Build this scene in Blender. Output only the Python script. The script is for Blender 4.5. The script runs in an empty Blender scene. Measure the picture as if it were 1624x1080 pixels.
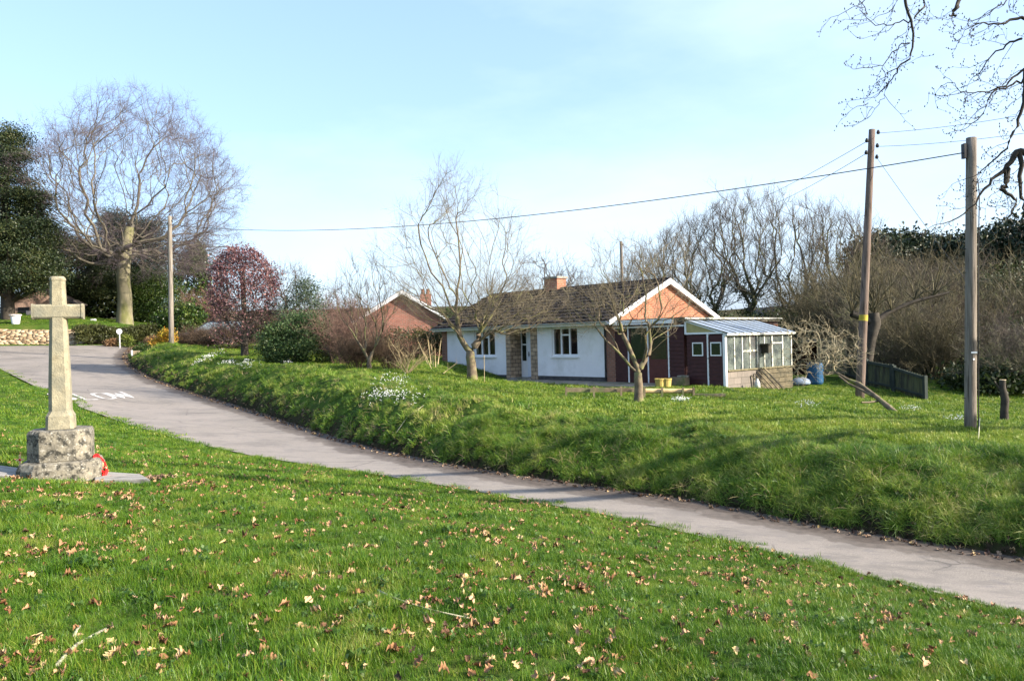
import bpy, bmesh, math, random
import numpy as np
from mathutils import Vector, Matrix
from mathutils.geometry import delaunay_2d_cdt

# ------------------------------------------------------------ camera / light
S = bpy.context.scene
COL = S.collection
ROLL = 0.0244
F = 1240.0
SR, CR = math.sin(ROLL), math.cos(ROLL)
cam_d = bpy.data.cameras.new("camera")
cam_d.sensor_width = 36.0
cam_d.lens = F / 1624 * 36
cam_d.clip_start = 0.05
cam_d.clip_end = 3000
cam = bpy.data.objects.new("camera", cam_d)
COL.objects.link(cam)
cam.matrix_world = Matrix(((CR, SR, 0, 0), (0, 0, -1, 0), (-SR, CR, 0, 0), (0, 0, 0, 1)))
S.camera = cam
SUN = Vector((0.93, -0.30, 0.0)).normalized()
SUN_EL = math.radians(27)
S.view_settings.view_transform = 'Standard'
S.view_settings.look = 'None'
S.view_settings.gamma = 1
S.view_settings.exposure = 1.45
world = bpy.data.worlds.new("World")
S.world = world
world.use_nodes = True
wn = world.node_tree.nodes
wl = world.node_tree.links
wn.clear()
sky = wn.new('ShaderNodeTexSky')
sky.sky_type = 'NISHITA'
sky.sun_disc = False
sky.sun_elevation = SUN_EL
sky.sun_rotation = math.atan2(SUN.x, SUN.y)
sky.air_density = 1.0
sky.dust_density = 2.6
sky.ozone_density = 1.0
sky.altitude = 100
bg = wn.new('ShaderNodeBackground')
bg.inputs[1].default_value = 0.14
wo = wn.new('ShaderNodeOutputWorld')
# thin high cloud, mixed into the sky by direction
tc = wn.new('ShaderNodeTexCoord')
mp = wn.new('ShaderNodeMapping')
mp.inputs['Rotation'].default_value = (0.3, 0.5, 0.4)
mp.inputs['Scale'].default_value = (1.0, 1.6, 3.0)
nz = wn.new('ShaderNodeTexNoise')
nz.inputs['Scale'].default_value = 1.0
nz.inputs['Detail'].default_value = 7
nz.inputs['Roughness'].default_value = 0.55
cr = wn.new('ShaderNodeValToRGB')
cr.color_ramp.elements[0].position = 0.50
cr.color_ramp.elements[1].position = 0.78
cr.color_ramp.elements[1].color = (0.6, 0.6, 0.6, 1)
mx = wn.new('ShaderNodeMix')
mx.data_type = 'RGBA'
mx.inputs['B'].default_value = (3.4, 3.9, 4.1, 1)
wl.new(tc.outputs['Generated'], mp.inputs[0])
wl.new(mp.outputs[0], nz.inputs['Vector'])
wl.new(nz.outputs['Fac'], cr.inputs[0])
wl.new(cr.outputs[0], mx.inputs['Factor'])
veil = wn.new('ShaderNodeMix')
veil.data_type = 'RGBA'
veil.inputs['Factor'].default_value = 0.42
veil.inputs['B'].default_value = (1.45, 2.30, 4.0, 1)
wl.new(sky.outputs[0], veil.inputs['A'])
wl.new(veil.outputs['Result'], mx.inputs['A'])
wl.new(mx.outputs['Result'], bg.inputs[0])
wl.new(bg.outputs[0], wo.inputs[0])
sun_d = bpy.data.lights.new("sun", 'SUN')
sun_d.energy = 4.7
sun_d.angle = math.radians(0.6)
sun_d.color = (1.0, 0.90, 0.76)
sun = bpy.data.objects.new("sun", sun_d)
COL.objects.link(sun)
sv = Vector((SUN.x * math.cos(SUN_EL), SUN.y * math.cos(SUN_EL), math.sin(SUN_EL)))
sun.rotation_euler = sv.to_track_quat('Z', 'Y').to_euler()
S.render.engine = 'CYCLES'
try:
    S.cycles.use_denoising = True
    S.cycles.max_bounces = 6
    S.cycles.diffuse_bounces = 3
    S.cycles.transparent_max_bounces = 12
except Exception:
    pass

# ------------------------------------------------------------ helpers
def P(px, py, d):
    u = (px - 812) / F
    v = (540 - py) / F
    return Vector(((u * CR + v * SR) * d, d, (-u * SR + v * CR) * d))

def ray(px, py):
    return P(px, py, 1.0)

def props(o, label=None, cat=None, group=None, kind=None):
    if label: o['label'] = label
    if cat: o['category'] = cat
    if group: o['group'] = group
    if kind: o['kind'] = kind
    return o

def link(name, me, mat=None, parent=None):
    o = bpy.data.objects.new(name, me)
    COL.objects.link(o)
    if mat is not None and len(me.materials) == 0:
        me.materials.append(mat)
    if parent is not None:
        o.parent = parent
    return o

def empty(name, loc, rz=0, label=None, cat=None, group=None):
    o = bpy.data.objects.new(name, None)
    COL.objects.link(o)
    o.location = loc
    o.rotation_euler = (0, 0, rz)
    o.empty_display_size = 0.3
    return props(o, label, cat, group)

def mesh_np(name, v, f, smooth=False):
    """v (N,3) array, f (M,k) array or a list of such arrays"""
    me = bpy.data.meshes.new(name)
    fs = f if isinstance(f, list) else [f]
    fs = [np.asarray(a, dtype=np.int32) for a in fs if len(a)]
    v = np.asarray(v, dtype=np.float32)
    nl = sum(a.size for a in fs)
    nf = sum(len(a) for a in fs)
    me.vertices.add(len(v))
    me.vertices.foreach_set('co', v.ravel())
    me.loops.add(nl)
    me.loops.foreach_set('vertex_index', np.concatenate([a.ravel() for a in fs]))
    me.polygons.add(nf)
    tot = np.concatenate([np.full(len(a), a.shape[1], dtype=np.int32) for a in fs])
    st = np.concatenate([[0], np.cumsum(tot)[:-1]]).astype(np.int32)
    me.polygons.foreach_set('loop_start', st)
    me.polygons.foreach_set('loop_total', tot)
    if smooth:
        me.polygons.foreach_set('use_smooth', np.ones(nf, dtype=bool))
    me.update(calc_edges=True)
    return me

class MB:
    def __init__(s):
        s.v = []
        s.f = []
    def add(s, vs, fs):
        n = len(s.v)
        s.v += [tuple(a) for a in vs]
        s.f += [tuple(i + n for i in f) for f in fs]
        return s
    def box(s, x0, x1, y0, y1, z0, z1):
        return s.add([(x0, y0, z0), (x1, y0, z0), (x1, y1, z0), (x0, y1, z0), (x0, y0, z1), (x1, y0, z1), (x1, y1, z1), (x0, y1, z1)],
                     [(0, 3, 2, 1), (4, 5, 6, 7), (0, 1, 5, 4), (1, 2, 6, 5), (2, 3, 7, 6), (3, 0, 4, 7)])
    def prism(s, pts, a, b, axis='y'):
        """2D outline (p,q) extruded from a to b along axis: 'y' outline in xz, 'x' outline in yz, 'z' outline in xy"""
        n = len(pts)
        def m(p, q, t):
            return {'y': (p, t, q), 'x': (t, p, q), 'z': (p, q, t)}[axis]
        vs = [m(p, q, a) for p, q in pts] + [m(p, q, b) for p, q in pts]
        fs = [tuple(range(n)), tuple(range(2 * n - 1, n - 1, -1))]
        fs += [(i, i + n, (i + 1) % n + n, (i + 1) % n) for i in range(n)]
        return s.add(vs, fs)
    def rings(s, prof, sides, sx=1, sy=1, cx=0, cy=0, rot=0, cap=True):
        """prof: [(r,z)...]"""
        vs = []
        for r, z in prof:
            for k in range(sides):
                a = rot + 2 * math.pi * k / sides
                vs.append((cx + r * sx * math.cos(a), cy + r * sy * math.sin(a), z))
        fs = []
        for j in range(len(prof) - 1):
            for k in range(sides):
                k2 = (k + 1) % sides
                fs.append((j * sides + k, j * sides + k2, (j + 1) * sides + k2, (j + 1) * sides + k))
        if cap:
            fs.append(tuple(range(sides - 1, -1, -1)))
            fs.append(tuple((len(prof) - 1) * sides + k for k in range(sides)))
        return s.add(vs, fs)
    def tube(s, pts, rad, sides=6):
        pts = [Vector(p) for p in pts]
        if not hasattr(rad, '__len__'):
            rad = [rad] * len(pts)
        vs = []
        for i, p in enumerate(pts):
            t = (pts[min(i + 1, len(pts) - 1)] - pts[max(i - 1, 0)]).normalized()
            ref = Vector((0, 0, 1)) if abs(t.z) < 0.9 else Vector((1, 0, 0))
            a = t.cross(ref).normalized()
            b = t.cross(a)
            for k in range(sides):
                th = 2 * math.pi * k / sides
                vs.append(p + (a * math.cos(th) + b * math.sin(th)) * rad[i])
        fs = []
        for j in range(len(pts) - 1):
            for k in range(sides):
                k2 = (k + 1) % sides
                fs.append((j * sides + k, j * sides + k2, (j + 1) * sides + k2, (j + 1) * sides + k))
        fs.append(tuple(range(sides)))
        fs.append(tuple((len(pts) - 1) * sides + k for k in range(sides - 1, -1, -1)))
        return s.add(vs, fs)
    def bar(s, p, q, w, h):
        p, q = Vector(p), Vector(q)
        t = (q - p).normalized()
        ref = Vector((0, 0, 1)) if abs(t.z) < 0.95 else Vector((0, 1, 0))
        a = t.cross(ref).normalized() * (w / 2)
        b = a.normalized().cross(t) * (h / 2)
        vs = [p - a - b, p + a - b, p + a + b, p - a + b, q - a - b, q + a - b, q + a + b, q - a + b]
        return s.add(vs, [(0, 1, 2, 3), (7, 6, 5, 4), (0, 4, 5, 1), (1, 5, 6, 2), (2, 6, 7, 3), (3, 7, 4, 0)])
    def build(s, name, mat, parent=None, bevel=0, smooth=False):
        me = bpy.data.meshes.new(name)
        me.from_pydata(s.v, [], s.f)
        bm = bmesh.new()
        bm.from_mesh(me)
        bmesh.ops.recalc_face_normals(bm, faces=bm.faces)
        if bevel:
            bmesh.ops.bevel(bm, geom=[e for e in bm.edges if e.is_manifold and e.calc_face_angle(0) > 0.5], offset=bevel,
                            segments=2, affect='EDGES', profile=0.6, clamp_overlap=True)
        bm.to_mesh(me)
        bm.free()
        if smooth:
            me.polygons.foreach_set('use_smooth', np.ones(len(me.polygons), dtype=bool))
        return link(name, me, mat, parent)

def node(nt, t, **kw):
    n = nt.nodes.new(t)
    for k, v in kw.items():
        if k.startswith('i_'):
            n.inputs[k[2:].replace('_', ' ')].default_value = v
        else:
            setattr(n, k, v)
    return n

def ramp(nt, fac, stops):
    r = nt.nodes.new('ShaderNodeValToRGB')
    el = r.color_ramp.elements
    while len(el) < len(stops):
        el.new(0.5)
    for e, (p, c) in zip(el, stops):
        e.position = p
        e.color = (*c, 1)
    nt.links.new(fac, r.inputs[0])
    return r.outputs[0]

def mixc(nt, fac, a, b, mode='MIX'):
    m = nt.nodes.new('ShaderNodeMix')
    m.data_type = 'RGBA'
    m.blend_type = mode
    for sock, val in (('Factor', fac), ('A', a), ('B', b)):
        if isinstance(val, (int, float)):
            m.inputs[sock].default_value = val
        elif isinstance(val, tuple):
            m.inputs[sock].default_value = (*val, 1)
        else:
            nt.links.new(val, m.inputs[sock])
    return m.outputs['Result']

def new_mat(name):
    m = bpy.data.materials.new(name)
    m.use_nodes = True
    nt = m.node_tree
    b = nt.nodes['Principled BSDF']
    b.inputs['Specular IOR Level'].default_value = 0.25
    return m, nt, b

def noise(nt, vec, scale, detail=5, rough=0.55, out='Fac'):
    n = node(nt, 'ShaderNodeTexNoise')
    n.inputs['Scale'].default_value = scale
    n.inputs['Detail'].default_value = detail
    n.inputs['Roughness'].default_value = rough
    if vec is not None:
        nt.links.new(vec, n.inputs['Vector'])
    return n.outputs[out]

def coords(nt, scale=(1, 1, 1), kind='Object'):
    t = node(nt, 'ShaderNodeTexCoord')
    if scale == (1, 1, 1):
        return t.outputs[kind]
    m = node(nt, 'ShaderNodeMapping')
    m.inputs['Scale'].default_value = scale
    nt.links.new(t.outputs[kind], m.inputs[0])
    return m.outputs[0]

def bump(nt, b, h, strength=0.4, dist=0.02):
    n = node(nt, 'ShaderNodeBump')
    n.inputs['Strength'].default_value = strength
    n.inputs['Distance'].default_value = dist
    nt.links.new(h, n.inputs['Height'])
    nt.links.new(n.outputs[0], b.inputs['Normal'])

def mottled(name, c1, c2, scale=4, rough=0.8, scl=(1, 1, 1), c3=None, s3=1.0, t3=(0.5, 0.62), bmp=0.3, metallic=0, spec=0.25):
    m, nt, b = new_mat(name)
    v = coords(nt, scl)
    n1 = noise(nt, v, scale)
    col = ramp(nt, n1, [(0.33, c1), (0.67, c2)])
    if c3 is not None:
        n3 = noise(nt, v, s3, 6, 0.65)
        f = ramp(nt, n3, [(t3[0], (0, 0, 0)), (t3[1], (1, 1, 1))])
        col = mixc(nt, f, col, c3)
    nt.links.new(col, b.inputs['Base Color'])
    b.inputs['Roughness'].default_value = rough
    b.inputs['Metallic'].default_value = metallic
    b.inputs['Specular IOR Level'].default_value = spec
    if bmp:
        bump(nt, b, noise(nt, v, scale * 5, 4), bmp, 0.01)
    return m

def brick_mat(name, c1, c2, mortar, w=0.225, h=0.075, msize=0.012, scale=1.0, soot=None):
    m, nt, b = new_mat(name)
    t = node(nt, 'ShaderNodeTexCoord')
    sp = node(nt, 'ShaderNodeSeparateXYZ')
    nt.links.new(t.outputs['Object'], sp.inputs[0])
    ad = node(nt, 'ShaderNodeMath', operation='ADD')
    nt.links.new(sp.outputs[0], ad.inputs[0])
    nt.links.new(sp.outputs[1], ad.inputs[1])
    cb = node(nt, 'ShaderNodeCombineXYZ')
    nt.links.new(ad.outputs[0], cb.inputs[0])
    nt.links.new(sp.outputs[2], cb.inputs[1])
    bt = node(nt, 'ShaderNodeTexBrick')
    bt.inputs['Color1'].default_value = (*c1, 1)
    bt.inputs['Color2'].default_value = (*c2, 1)
    bt.inputs['Mortar'].default_value = (*mortar, 1)
    bt.inputs['Scale'].default_value = scale
    bt.inputs['Mortar Size'].default_value = msize
    bt.inputs['Brick Width'].default_value = w
    bt.inputs['Row Height'].default_value = h
    bt.inputs['Bias'].default_value = 0.0
    nt.links.new(cb.outputs[0], bt.inputs['Vector'])
    n = noise(nt, t.outputs['Object'], 1.7, 5)
    col = mixc(nt, 0.55, bt.outputs['Color'], ramp(nt, n, [(0.3, (0.55, 0.55, 0.55)), (0.7, (1.25, 1.2, 1.15))]), 'MULTIPLY')
    if soot:
        f = ramp(nt, noise(nt, t.outputs['Object'], 3, 5), [(0.45, (0, 0, 0)), (0.6, (1, 1, 1))])
        col = mixc(nt, f, col, soot)
    nt.links.new(col, b.inputs['Base Color'])
    b.inputs['Roughness'].default_value = 0.9
    bump(nt, b, bt.outputs['Fac'], -0.5, 0.01)
    return m

def leaf_mat(name, stops, rough=0.5, trans=0.25, pos_scale=0.35, spec=0.3, posmix=0.5):
    """per-leaf random colour, with broad patches by place"""
    m, nt, b = new_mat(name)
    g = node(nt, 'ShaderNodeNewGeometry')
    oi = node(nt, 'ShaderNodeObjectInfo')
    n = noise(nt, g.outputs['Position'], pos_scale, 3)
    mth = node(nt, 'ShaderNodeMath', operation='MULTIPLY_ADD')
    nt.links.new(n, mth.inputs[0])
    mth.inputs[1].default_value = posmix * 2
    mth.inputs[2].default_value = -posmix * 0.5
    ad = node(nt, 'ShaderNodeMath', operation='MULTIPLY_ADD')
    nt.links.new(g.outputs['Random Per Island'], ad.inputs[0])
    ad.inputs[1].default_value = 1 - posmix
    nt.links.new(mth.outputs[0], ad.inputs[2])
    col = ramp(nt, ad.outputs[0], stops)
    nt.links.new(col, b.inputs['Base Color'])
    b.inputs['Roughness'].default_value = rough
    b.inputs['Specular IOR Level'].default_value = spec
    if trans:
        tr = node(nt, 'ShaderNodeBsdfTranslucent')
        nt.links.new(col, tr.inputs[0])
        ms = node(nt, 'ShaderNodeMixShader')
        ms.inputs[0].default_value = trans
        nt.links.new(b.outputs[0], ms.inputs[1])
        nt.links.new(tr.outputs[0], ms.inputs[2])
        nt.links.new(ms.outputs[0], nt.nodes['Material Output'].inputs[0])
    return m

def _hash(ix, iy, seed):
    h = (ix.astype(np.int64) * 374761393 + iy.astype(np.int64) * 668265263 + seed * 69069) & 0x7fffffff
    h = ((h ^ (h >> 13)) * 1274126177) & 0x7fffffff
    return ((h ^ (h >> 16)) & 0xffff) / 65535.0

def vnoise(x, y, seed=0):
    ix, iy = np.floor(x), np.floor(y)
    fx, fy = x - ix, y - iy
    fx, fy = fx * fx * (3 - 2 * fx), fy * fy * (3 - 2 * fy)
    a = _hash(ix, iy, seed); b = _hash(ix + 1, iy, seed)
    c = _hash(ix, iy + 1, seed); d = _hash(ix + 1, iy + 1, seed)
    return (a + (b - a) * fx) * (1 - fy) + (c + (d - c) * fx) * fy

def fbm(x, y, seed=0, oct=3):
    r, amp, tot = 0, 1, 0
    for k in range(oct):
        r = r + vnoise(x * 2 ** k, y * 2 ** k, seed + k * 7) * amp
        tot += amp
        amp *= 0.5
    return r / tot - 0.5

# ------------------------------------------------------------ terrain
class TPS:
    def __init__(s, pts, lam=0.02):
        p = np.array(pts, float)
        s.p = p[:, :2]
        n = len(p)
        K = s.k(s.p[:, None, :] - s.p[None, :, :]) + lam * np.eye(n)
        A = np.zeros((n + 3, n + 3))
        A[:n, :n] = K
        A[:n, n] = 1; A[:n, n + 1:] = s.p
        A[n, :n] = 1; A[n + 1:, :n] = s.p.T
        s.w = np.linalg.solve(A, np.concatenate([p[:, 2], [0, 0, 0]]))
    @staticmethod
    def k(d):
        r2 = (d ** 2).sum(-1)
        return 0.5 * r2 * np.log(r2 + 1e-9)
    def __call__(s, x, y):
        q = np.stack([x, y], -1)
        n = len(s.p)
        out = s.w[n] + q @ s.w[n + 1:]
        for i in range(n):
            out = out + s.w[i] * s.k(q - s.p[i])
        return out

FE = [(1624, 885, 9.9), (1300, 832, 11.6), (1100, 793, 13.2), (950, 772, 14.2), (812, 752, 15.2), (700, 733, 16.5), (600, 712, 18.3),
      (500, 683, 21.5), (400, 650, 26.5), (300, 620, 32), (240, 598, 37), (210, 580, 41), (203, 566, 45.5), (212, 553, 51), (232, 548, 57)]
NE = [(1624, 975, 7.6), (1300, 895, 9.4), (1100, 848, 10.9), (950, 815, 12), (812, 790, 12.9), (700, 770, 13.9), (600, 753, 14.9),
      (500, 739, 15.9), (400, 723, 17.1), (300, 701, 18.7), (200, 672, 21.2), (130, 647, 25), (60, 615, 31), (0, 585, 38),
      (-100, 570, 43), (-300, 562, 46), (-700, 560, 46)]
WE = [(-700, 551, 49.5), (-300, 550, 50), (0, 549, 50.5), (130, 548, 52), (200, 547.5, 54.5), (232, 546.5, 60)]   # road edge by the churchyard wall
fe = [P(*a) for a in FE]
ne = [P(*a) for a in NE]
we = [P(*a) for a in WE]
def ext(a, b, L, z=None):
    d = (a - b); d.z = 0; d.normalize()
    q = a + d * L
    if z is not None: q.z = z
    return q
fe = [ext(fe[0], fe[1], 30, -3.3), ext(fe[0], fe[1], 8, -3.05)] + fe
ne = [ext(ne[0], ne[1], 30, -3.2), ext(ne[0], ne[1], 8, -2.95)] + ne
VP_ = [(0, 0, -1.62), (5, 0, -1.95), (-8, 0, -1.4), (0, -15, -1.4), (12, -12, -2.3), (-20, -15, -0.8), (-25, 10, -0.7), (40, -25, -3.2), (-60, 0, 0)]
VPX = [(95, 765, 9.8), (0, 700, 13.5), (0, 620, 25), (400, 765, 11.2), (812, 850, 7.9), (1300, 965, 6.2), (1624, 1080, 3.95), (812, 1080, 3.72),
       (0, 1080, 3.6), (0, 850, 6.5), (300, 850, 6.7), (500, 800, 9)]
Lp = VP_ + [tuple(P(*a)) for a in VPX] + [tuple(p) for p in fe + ne + we]
tL = TPS(Lp)
HO = P(962, 605, 29.6)                       # front right corner of the bungalow
HA = Vector((0.67, -0.742, 0)); HB = Vector((0.742, 0.67, 0))
HROT = math.atan2(HA.y, HA.x)
ZF = -1.64
HO.z = ZF
def H(x, y, z=0):
    q = HO + HA * x + HB * y
    return Vector((q.x, q.y, ZF + z))
GPX = [(2000, 760, 10.5), (1750, 738, 11.8), (1624, 718, 12.8), (1540, 702, 14.2), (1540, 682, 16), (1450, 692, 14.6), (1300, 680, 15.5),
       (1300, 650, 19), (1300, 632, 24), (1200, 665, 16.3), (1200, 634, 23), (1100, 662, 16.9), (1013, 637, 21.5), (1000, 662, 17.5),
       (900, 652, 18), (900, 632, 24), (812, 642, 18.6), (812, 620, 24), (748, 602, 27.5), (700, 622, 20.5), (700, 592, 29),
       (700, 579, 33.5), (600, 605, 23), (600, 585, 31), (500, 587, 28), (500, 572, 35), (400, 572, 34.5), (400, 560, 39), (300, 560, 40),
       (300, 549, 44), (272, 545, 43), (240, 554, 45), (240, 548, 50), (1475, 632, 27), (1370, 602, 30), (1600, 668, 20), (1624, 642, 26),
       (1258, 614, 28.5), (300, 545, 52), (400, 548, 50), (540, 560, 42)]
Gp = [tuple(P(*a)) for a in GPX] + [tuple(H(x, y, -0.05)) for x, y in ((-5, -1.6), (-2.5, -1.6), (0, -1.8), (3, -1.6), (5.1, -1.2), (-5, 3), (0, 4), (-9, 7), (4, 7))]
Gp += [(20, 60, -1.6), (45, 60, -1.2), (45, 95, 2.5), (10, 80, 0), (-10, 70, 0.6), (-25, 62, 1.2), (90, 100, 5), (30, 20, -3.0), (60, 0, -4), (40, -20, -4), (-40, 90, 3),
       (0, 200, 4), (200, 200, 8), (-200, 200, 8)]
tG = TPS(Gp)
CPX = [(-300, 520, 50.5), (0, 521, 51), (100, 520, 51.5), (198, 514, 60), (100, 502, 58), (0, 501, 57), (250, 520, 58), (0, 498, 66), (250, 512, 75)]
Cp = [tuple(P(*a)) for a in CPX] + [(-60, 52, 2), (-60, 90, 4.5), (-20, 110, 4), (-200, 200, 8)]
tC = TPS(Cp)

def sdist(x, y, poly):
    """distance to a polyline, positive to its right when walked in order"""
    best = np.full(x.shape, 1e9)
    sg = np.ones(x.shape)
    for a, b in zip(poly[:-1], poly[1:]):
        dx, dy = b.x - a.x, b.y - a.y
        t = np.clip(((x - a.x) * dx + (y - a.y) * dy) / (dx * dx + dy * dy), 0, 1)
        ex, ey = x - (a.x + t * dx), y - (a.y + t * dy)
        d = np.hypot(ex, ey)
        c = dx * (y - a.y) - dy * (x - a.x)
        m = d < best - 1e-7
        best = np.where(m, d, best)
        sg = np.where(m, -np.sign(c), sg)
    return best * sg
def sm(t):
    t = np.clip(t, 0, 1)
    return t * t * (3 - 2 * t)
FEX = fe + [Vector((-20, 75, 0)), Vector((-15, 120, 0))]
WALL = [P(-700, 546, 50.5), P(-300, 546, 51.2), P(0, 545.5, 51.6), P(130, 545, 53.2), P(200, 545, 55.5), P(252, 544, 58)]
WALLX = WALL + [Vector((-14, 75, 0))]
road_poly = np.array([(p.x, p.y) for p in ne] + [(p.x, p.y) for p in we] + [(p.x, p.y) for p in reversed(fe)])
def inpoly(x, y, poly):
    ins = np.zeros(x.shape, bool)
    n = len(poly)
    for i in range(n):
        x1, y1 = poly[i]; x2, y2 = poly[(i + 1) % n]
        if y1 == y2: continue
        c = ((y1 > y) != (y2 > y)) & (x < (x2 - x1) * (y - y1) / (y2 - y1) + x1)
        ins ^= c
    return ins
def smooth_T(x, y):
    x = np.asarray(x, float); y = np.asarray(y, float)
    L = tL(x, y); G = tG(x, y); C = tC(x, y)
    s = sdist(x, y, FEX)
    W = 2.15
    t = np.clip(s / W, 0, 1)
    w = np.sin(t * math.pi / 2) ** 0.72
    T = L + (G - L) * w
    s2 = -sdist(x, y, WALLX)
    wc = sm(s2 / 0.35) * sm((-14.5 - x) / 4.0 + 0.0 * y) 
    return T + (C - T) * wc, s
def T(x, y):
    x = np.asarray(x, float); y = np.asarray(y, float)
    z, s = smooth_T(x, y)
    b = np.clip(s / 0.5, 0, 1) * np.clip((5.5 - s) / 3.0, 0.25, 1)          # lumpy bank
    z = z + b * (fbm(x * 1.3, y * 1.3, 3, 3) * 0.42)
    near_edge = np.clip(np.abs(sdist(x, y, ne)) / 0.6 - 0.15, 0, 1)
    z = z + (s < 0) * near_edge * (fbm(x * 0.9, y * 0.9, 9, 3) * 0.07 + fbm(x * 2.6, y * 2.6, 19, 2) * 0.085 * (y < 20))
    # flatten round the bungalow
    hx = (x - HO.x) * HA.x + (y - HO.y) * HA.y
    hy = (x - HO.x) * HB.x + (y - HO.y) * HB.y
    m = sm((hx + 5.6) / 1.5) * sm((8.0 - hx) / 3.0) * sm((hy + 2.4) / 1.0) * sm((12 - hy) / 2)
    z = z + (np.minimum(z, ZF - 0.05) - z) * m
    return z
def T1(x, y):
    return float(T(np.array([x]), np.array([y]))[0])
DS = 3.0 * (120 / 3.0) ** (np.arange(1500) / 1499)
def hit(px, py, dmin=3.0):
    r = ray(px, py)
    z = T(DS * r.x, DS * r.y)
    below = np.where((z > DS * r.z) & (DS >= dmin))[0]
    if len(below) == 0:
        i = len(DS) - 1
    else:
        i = below[0]
    d = DS[i]
    q = r * d
    return Vector((q.x, q.y, T1(q.x, q.y)))
def on(px, py, d):
    """ground point in the direction of a photo column, d metres off"""
    q = P(px, py, d)
    return Vector((q.x, q.y, T1(q.x, q.y)))

def axis(lo, hi, s0, k, c=0.0):
    out = [c]
    p = c
    while p < hi:
        p += s0 + k * abs(p - c); out.append(p)
    p = c
    neg = []
    while p > lo:
        p -= s0 + k * abs(p - c); neg.append(p)
    return np.array(neg[::-1] + out)
xs = axis(-400, 400, 0.10, 0.0105, -1.0)
ys = axis(-40, 600, 0.10, 0.006, 9.0)
X, Y = np.meshgrid(xs, ys)
Z = T(X, Y)
inr = inpoly(X, Y, road_poly)
de = np.minimum(np.minimum(np.abs(sdist(X, Y, fe)), np.abs(sdist(X, Y, ne))), np.abs(sdist(X, Y, we)))
Z = Z - inr * np.clip(de / 0.12, 0, 1) * 0.09
nx, ny = len(xs), len(ys)
vi = np.arange(nx * ny).reshape(ny, nx)
fq = np.stack([vi[:-1, :-1], vi[:-1, 1:], vi[1:, 1:], vi[1:, :-1]], -1).reshape(-1, 4)
me = mesh_np("ground", np.stack([X, Y, Z], -1).reshape(-1, 3), fq, True)
at = me.attributes.new("soil", 'FLOAT', 'POINT')
sfe = sdist(X, Y, FEX)
soil = np.clip(1 - np.abs(sfe - 0.12) / 0.28, 0, 1)
soil = np.maximum(soil, inr * (np.abs(sdist(X, Y, ne)) > 0.3) * 1.0)
hx_ = (X - HO.x) * HA.x + (Y - HO.y) * HA.y
at.data.foreach_set('value', soil.astype(np.float32).ravel())
at2 = me.attributes.new("wood", 'FLOAT', 'POINT')
wd = sm((Y - 31) / 4) * sm((X - 13.0) / 3) + sm((Y - 62) / 8)
at2.data.foreach_set('value', np.clip(wd, 0, 1).astype(np.float32).ravel())
m, nt, b = new_mat("turf")
v = coords(nt)
n1 = noise(nt, v, 0.8, 6)
n2 = noise(nt, v, 14, 5)
col = ramp(nt, n1, [(0.35, (0.030, 0.065, 0.010)), (0.55, (0.05, 0.095, 0.012)), (0.7, (0.085, 0.105, 0.022))])
col = mixc(nt, ramp(nt, n2, [(0.4, (0, 0, 0)), (0.75, (0.7, 0.7, 0.7))]), col, (0.045, 0.038, 0.018))
a1 = node(nt, 'ShaderNodeAttribute', attribute_name='soil')
col = mixc(nt, a1.outputs['Fac'], col, ramp(nt, n2, [(0.35, (0.012, 0.009, 0.006)), (0.7, (0.05, 0.036, 0.024))]))
a2 = node(nt, 'ShaderNodeAttribute', attribute_name='wood')
col = mixc(nt, a2.outputs['Fac'], col, ramp(nt, noise(nt, v, 0.6, 5), [(0.35, (0.035, 0.026, 0.014)), (0.7, (0.05, 0.055, 0.02))]))
nt.links.new(col, b.inputs['Base Color'])
b.inputs['Roughness'].default_value = 1
b.inputs['Specular IOR Level'].default_value = 0.05
bump(nt, b, noise(nt, v, 30, 4), 0.8, 0.03)
props(link("ground", me, m), kind='structure')

# road sheet
rp = [Vector((p[0], p[1])) for p in road_poly]
rng = np.random.default_rng(5)
gx, gy = [], []
for (s0, lo, hi) in ((0.35, 0, 32), (1.0, 32, 70)):
    a, b_ = np.meshgrid(np.arange(-60 if lo else -22, 34, s0), np.arange(max(lo, -25) if lo else -22, hi, s0))
    gx.append(a.ravel()); gy.append(b_.ravel())
gx = np.concatenate(gx) + 0.013; gy = np.concatenate(gy) + 0.017
k = inpoly(gx, gy, road_poly) & (np.abs(sdist(gx, gy, fe)) > 0.1) & (np.abs(sdist(gx, gy, ne)) > 0.1) & (np.abs(sdist(gx, gy, we)) > 0.2)
pts2 = rp + [Vector((a, b_)) for a, b_ in zip(gx[k], gy[k])]
n = len(rp)
vo, eo, fo = delaunay_2d_cdt(pts2, [(i, (i + 1) % n) for i in range(n)], [], 1, 1e-4)[:3]
xa = np.array([p[0] for p in vo]); ya = np.array([p[1] for p in vo])
def road_z(x, y):
    return tL(x, y) + 0.01
za = road_z(xa, ya)
me = mesh_np("road", np.stack([xa, ya, za], -1), np.array(fo), True)
at = me.attributes.new("edge", 'FLOAT', 'POINT')
at.data.foreach_set('value', np.abs(sdist(xa, ya, fe)).astype(np.float32))
m, nt, b = new_mat("asphalt")
v = coords(nt)
a1 = node(nt, 'ShaderNodeAttribute', attribute_name='edge')
nd = noise(nt, v, 1.6, 5)
col = ramp(nt, noise(nt, v, 90, 3), [(0.32, (0.11, 0.098, 0.085)), (0.68, (0.30, 0.265, 0.228))])
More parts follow.
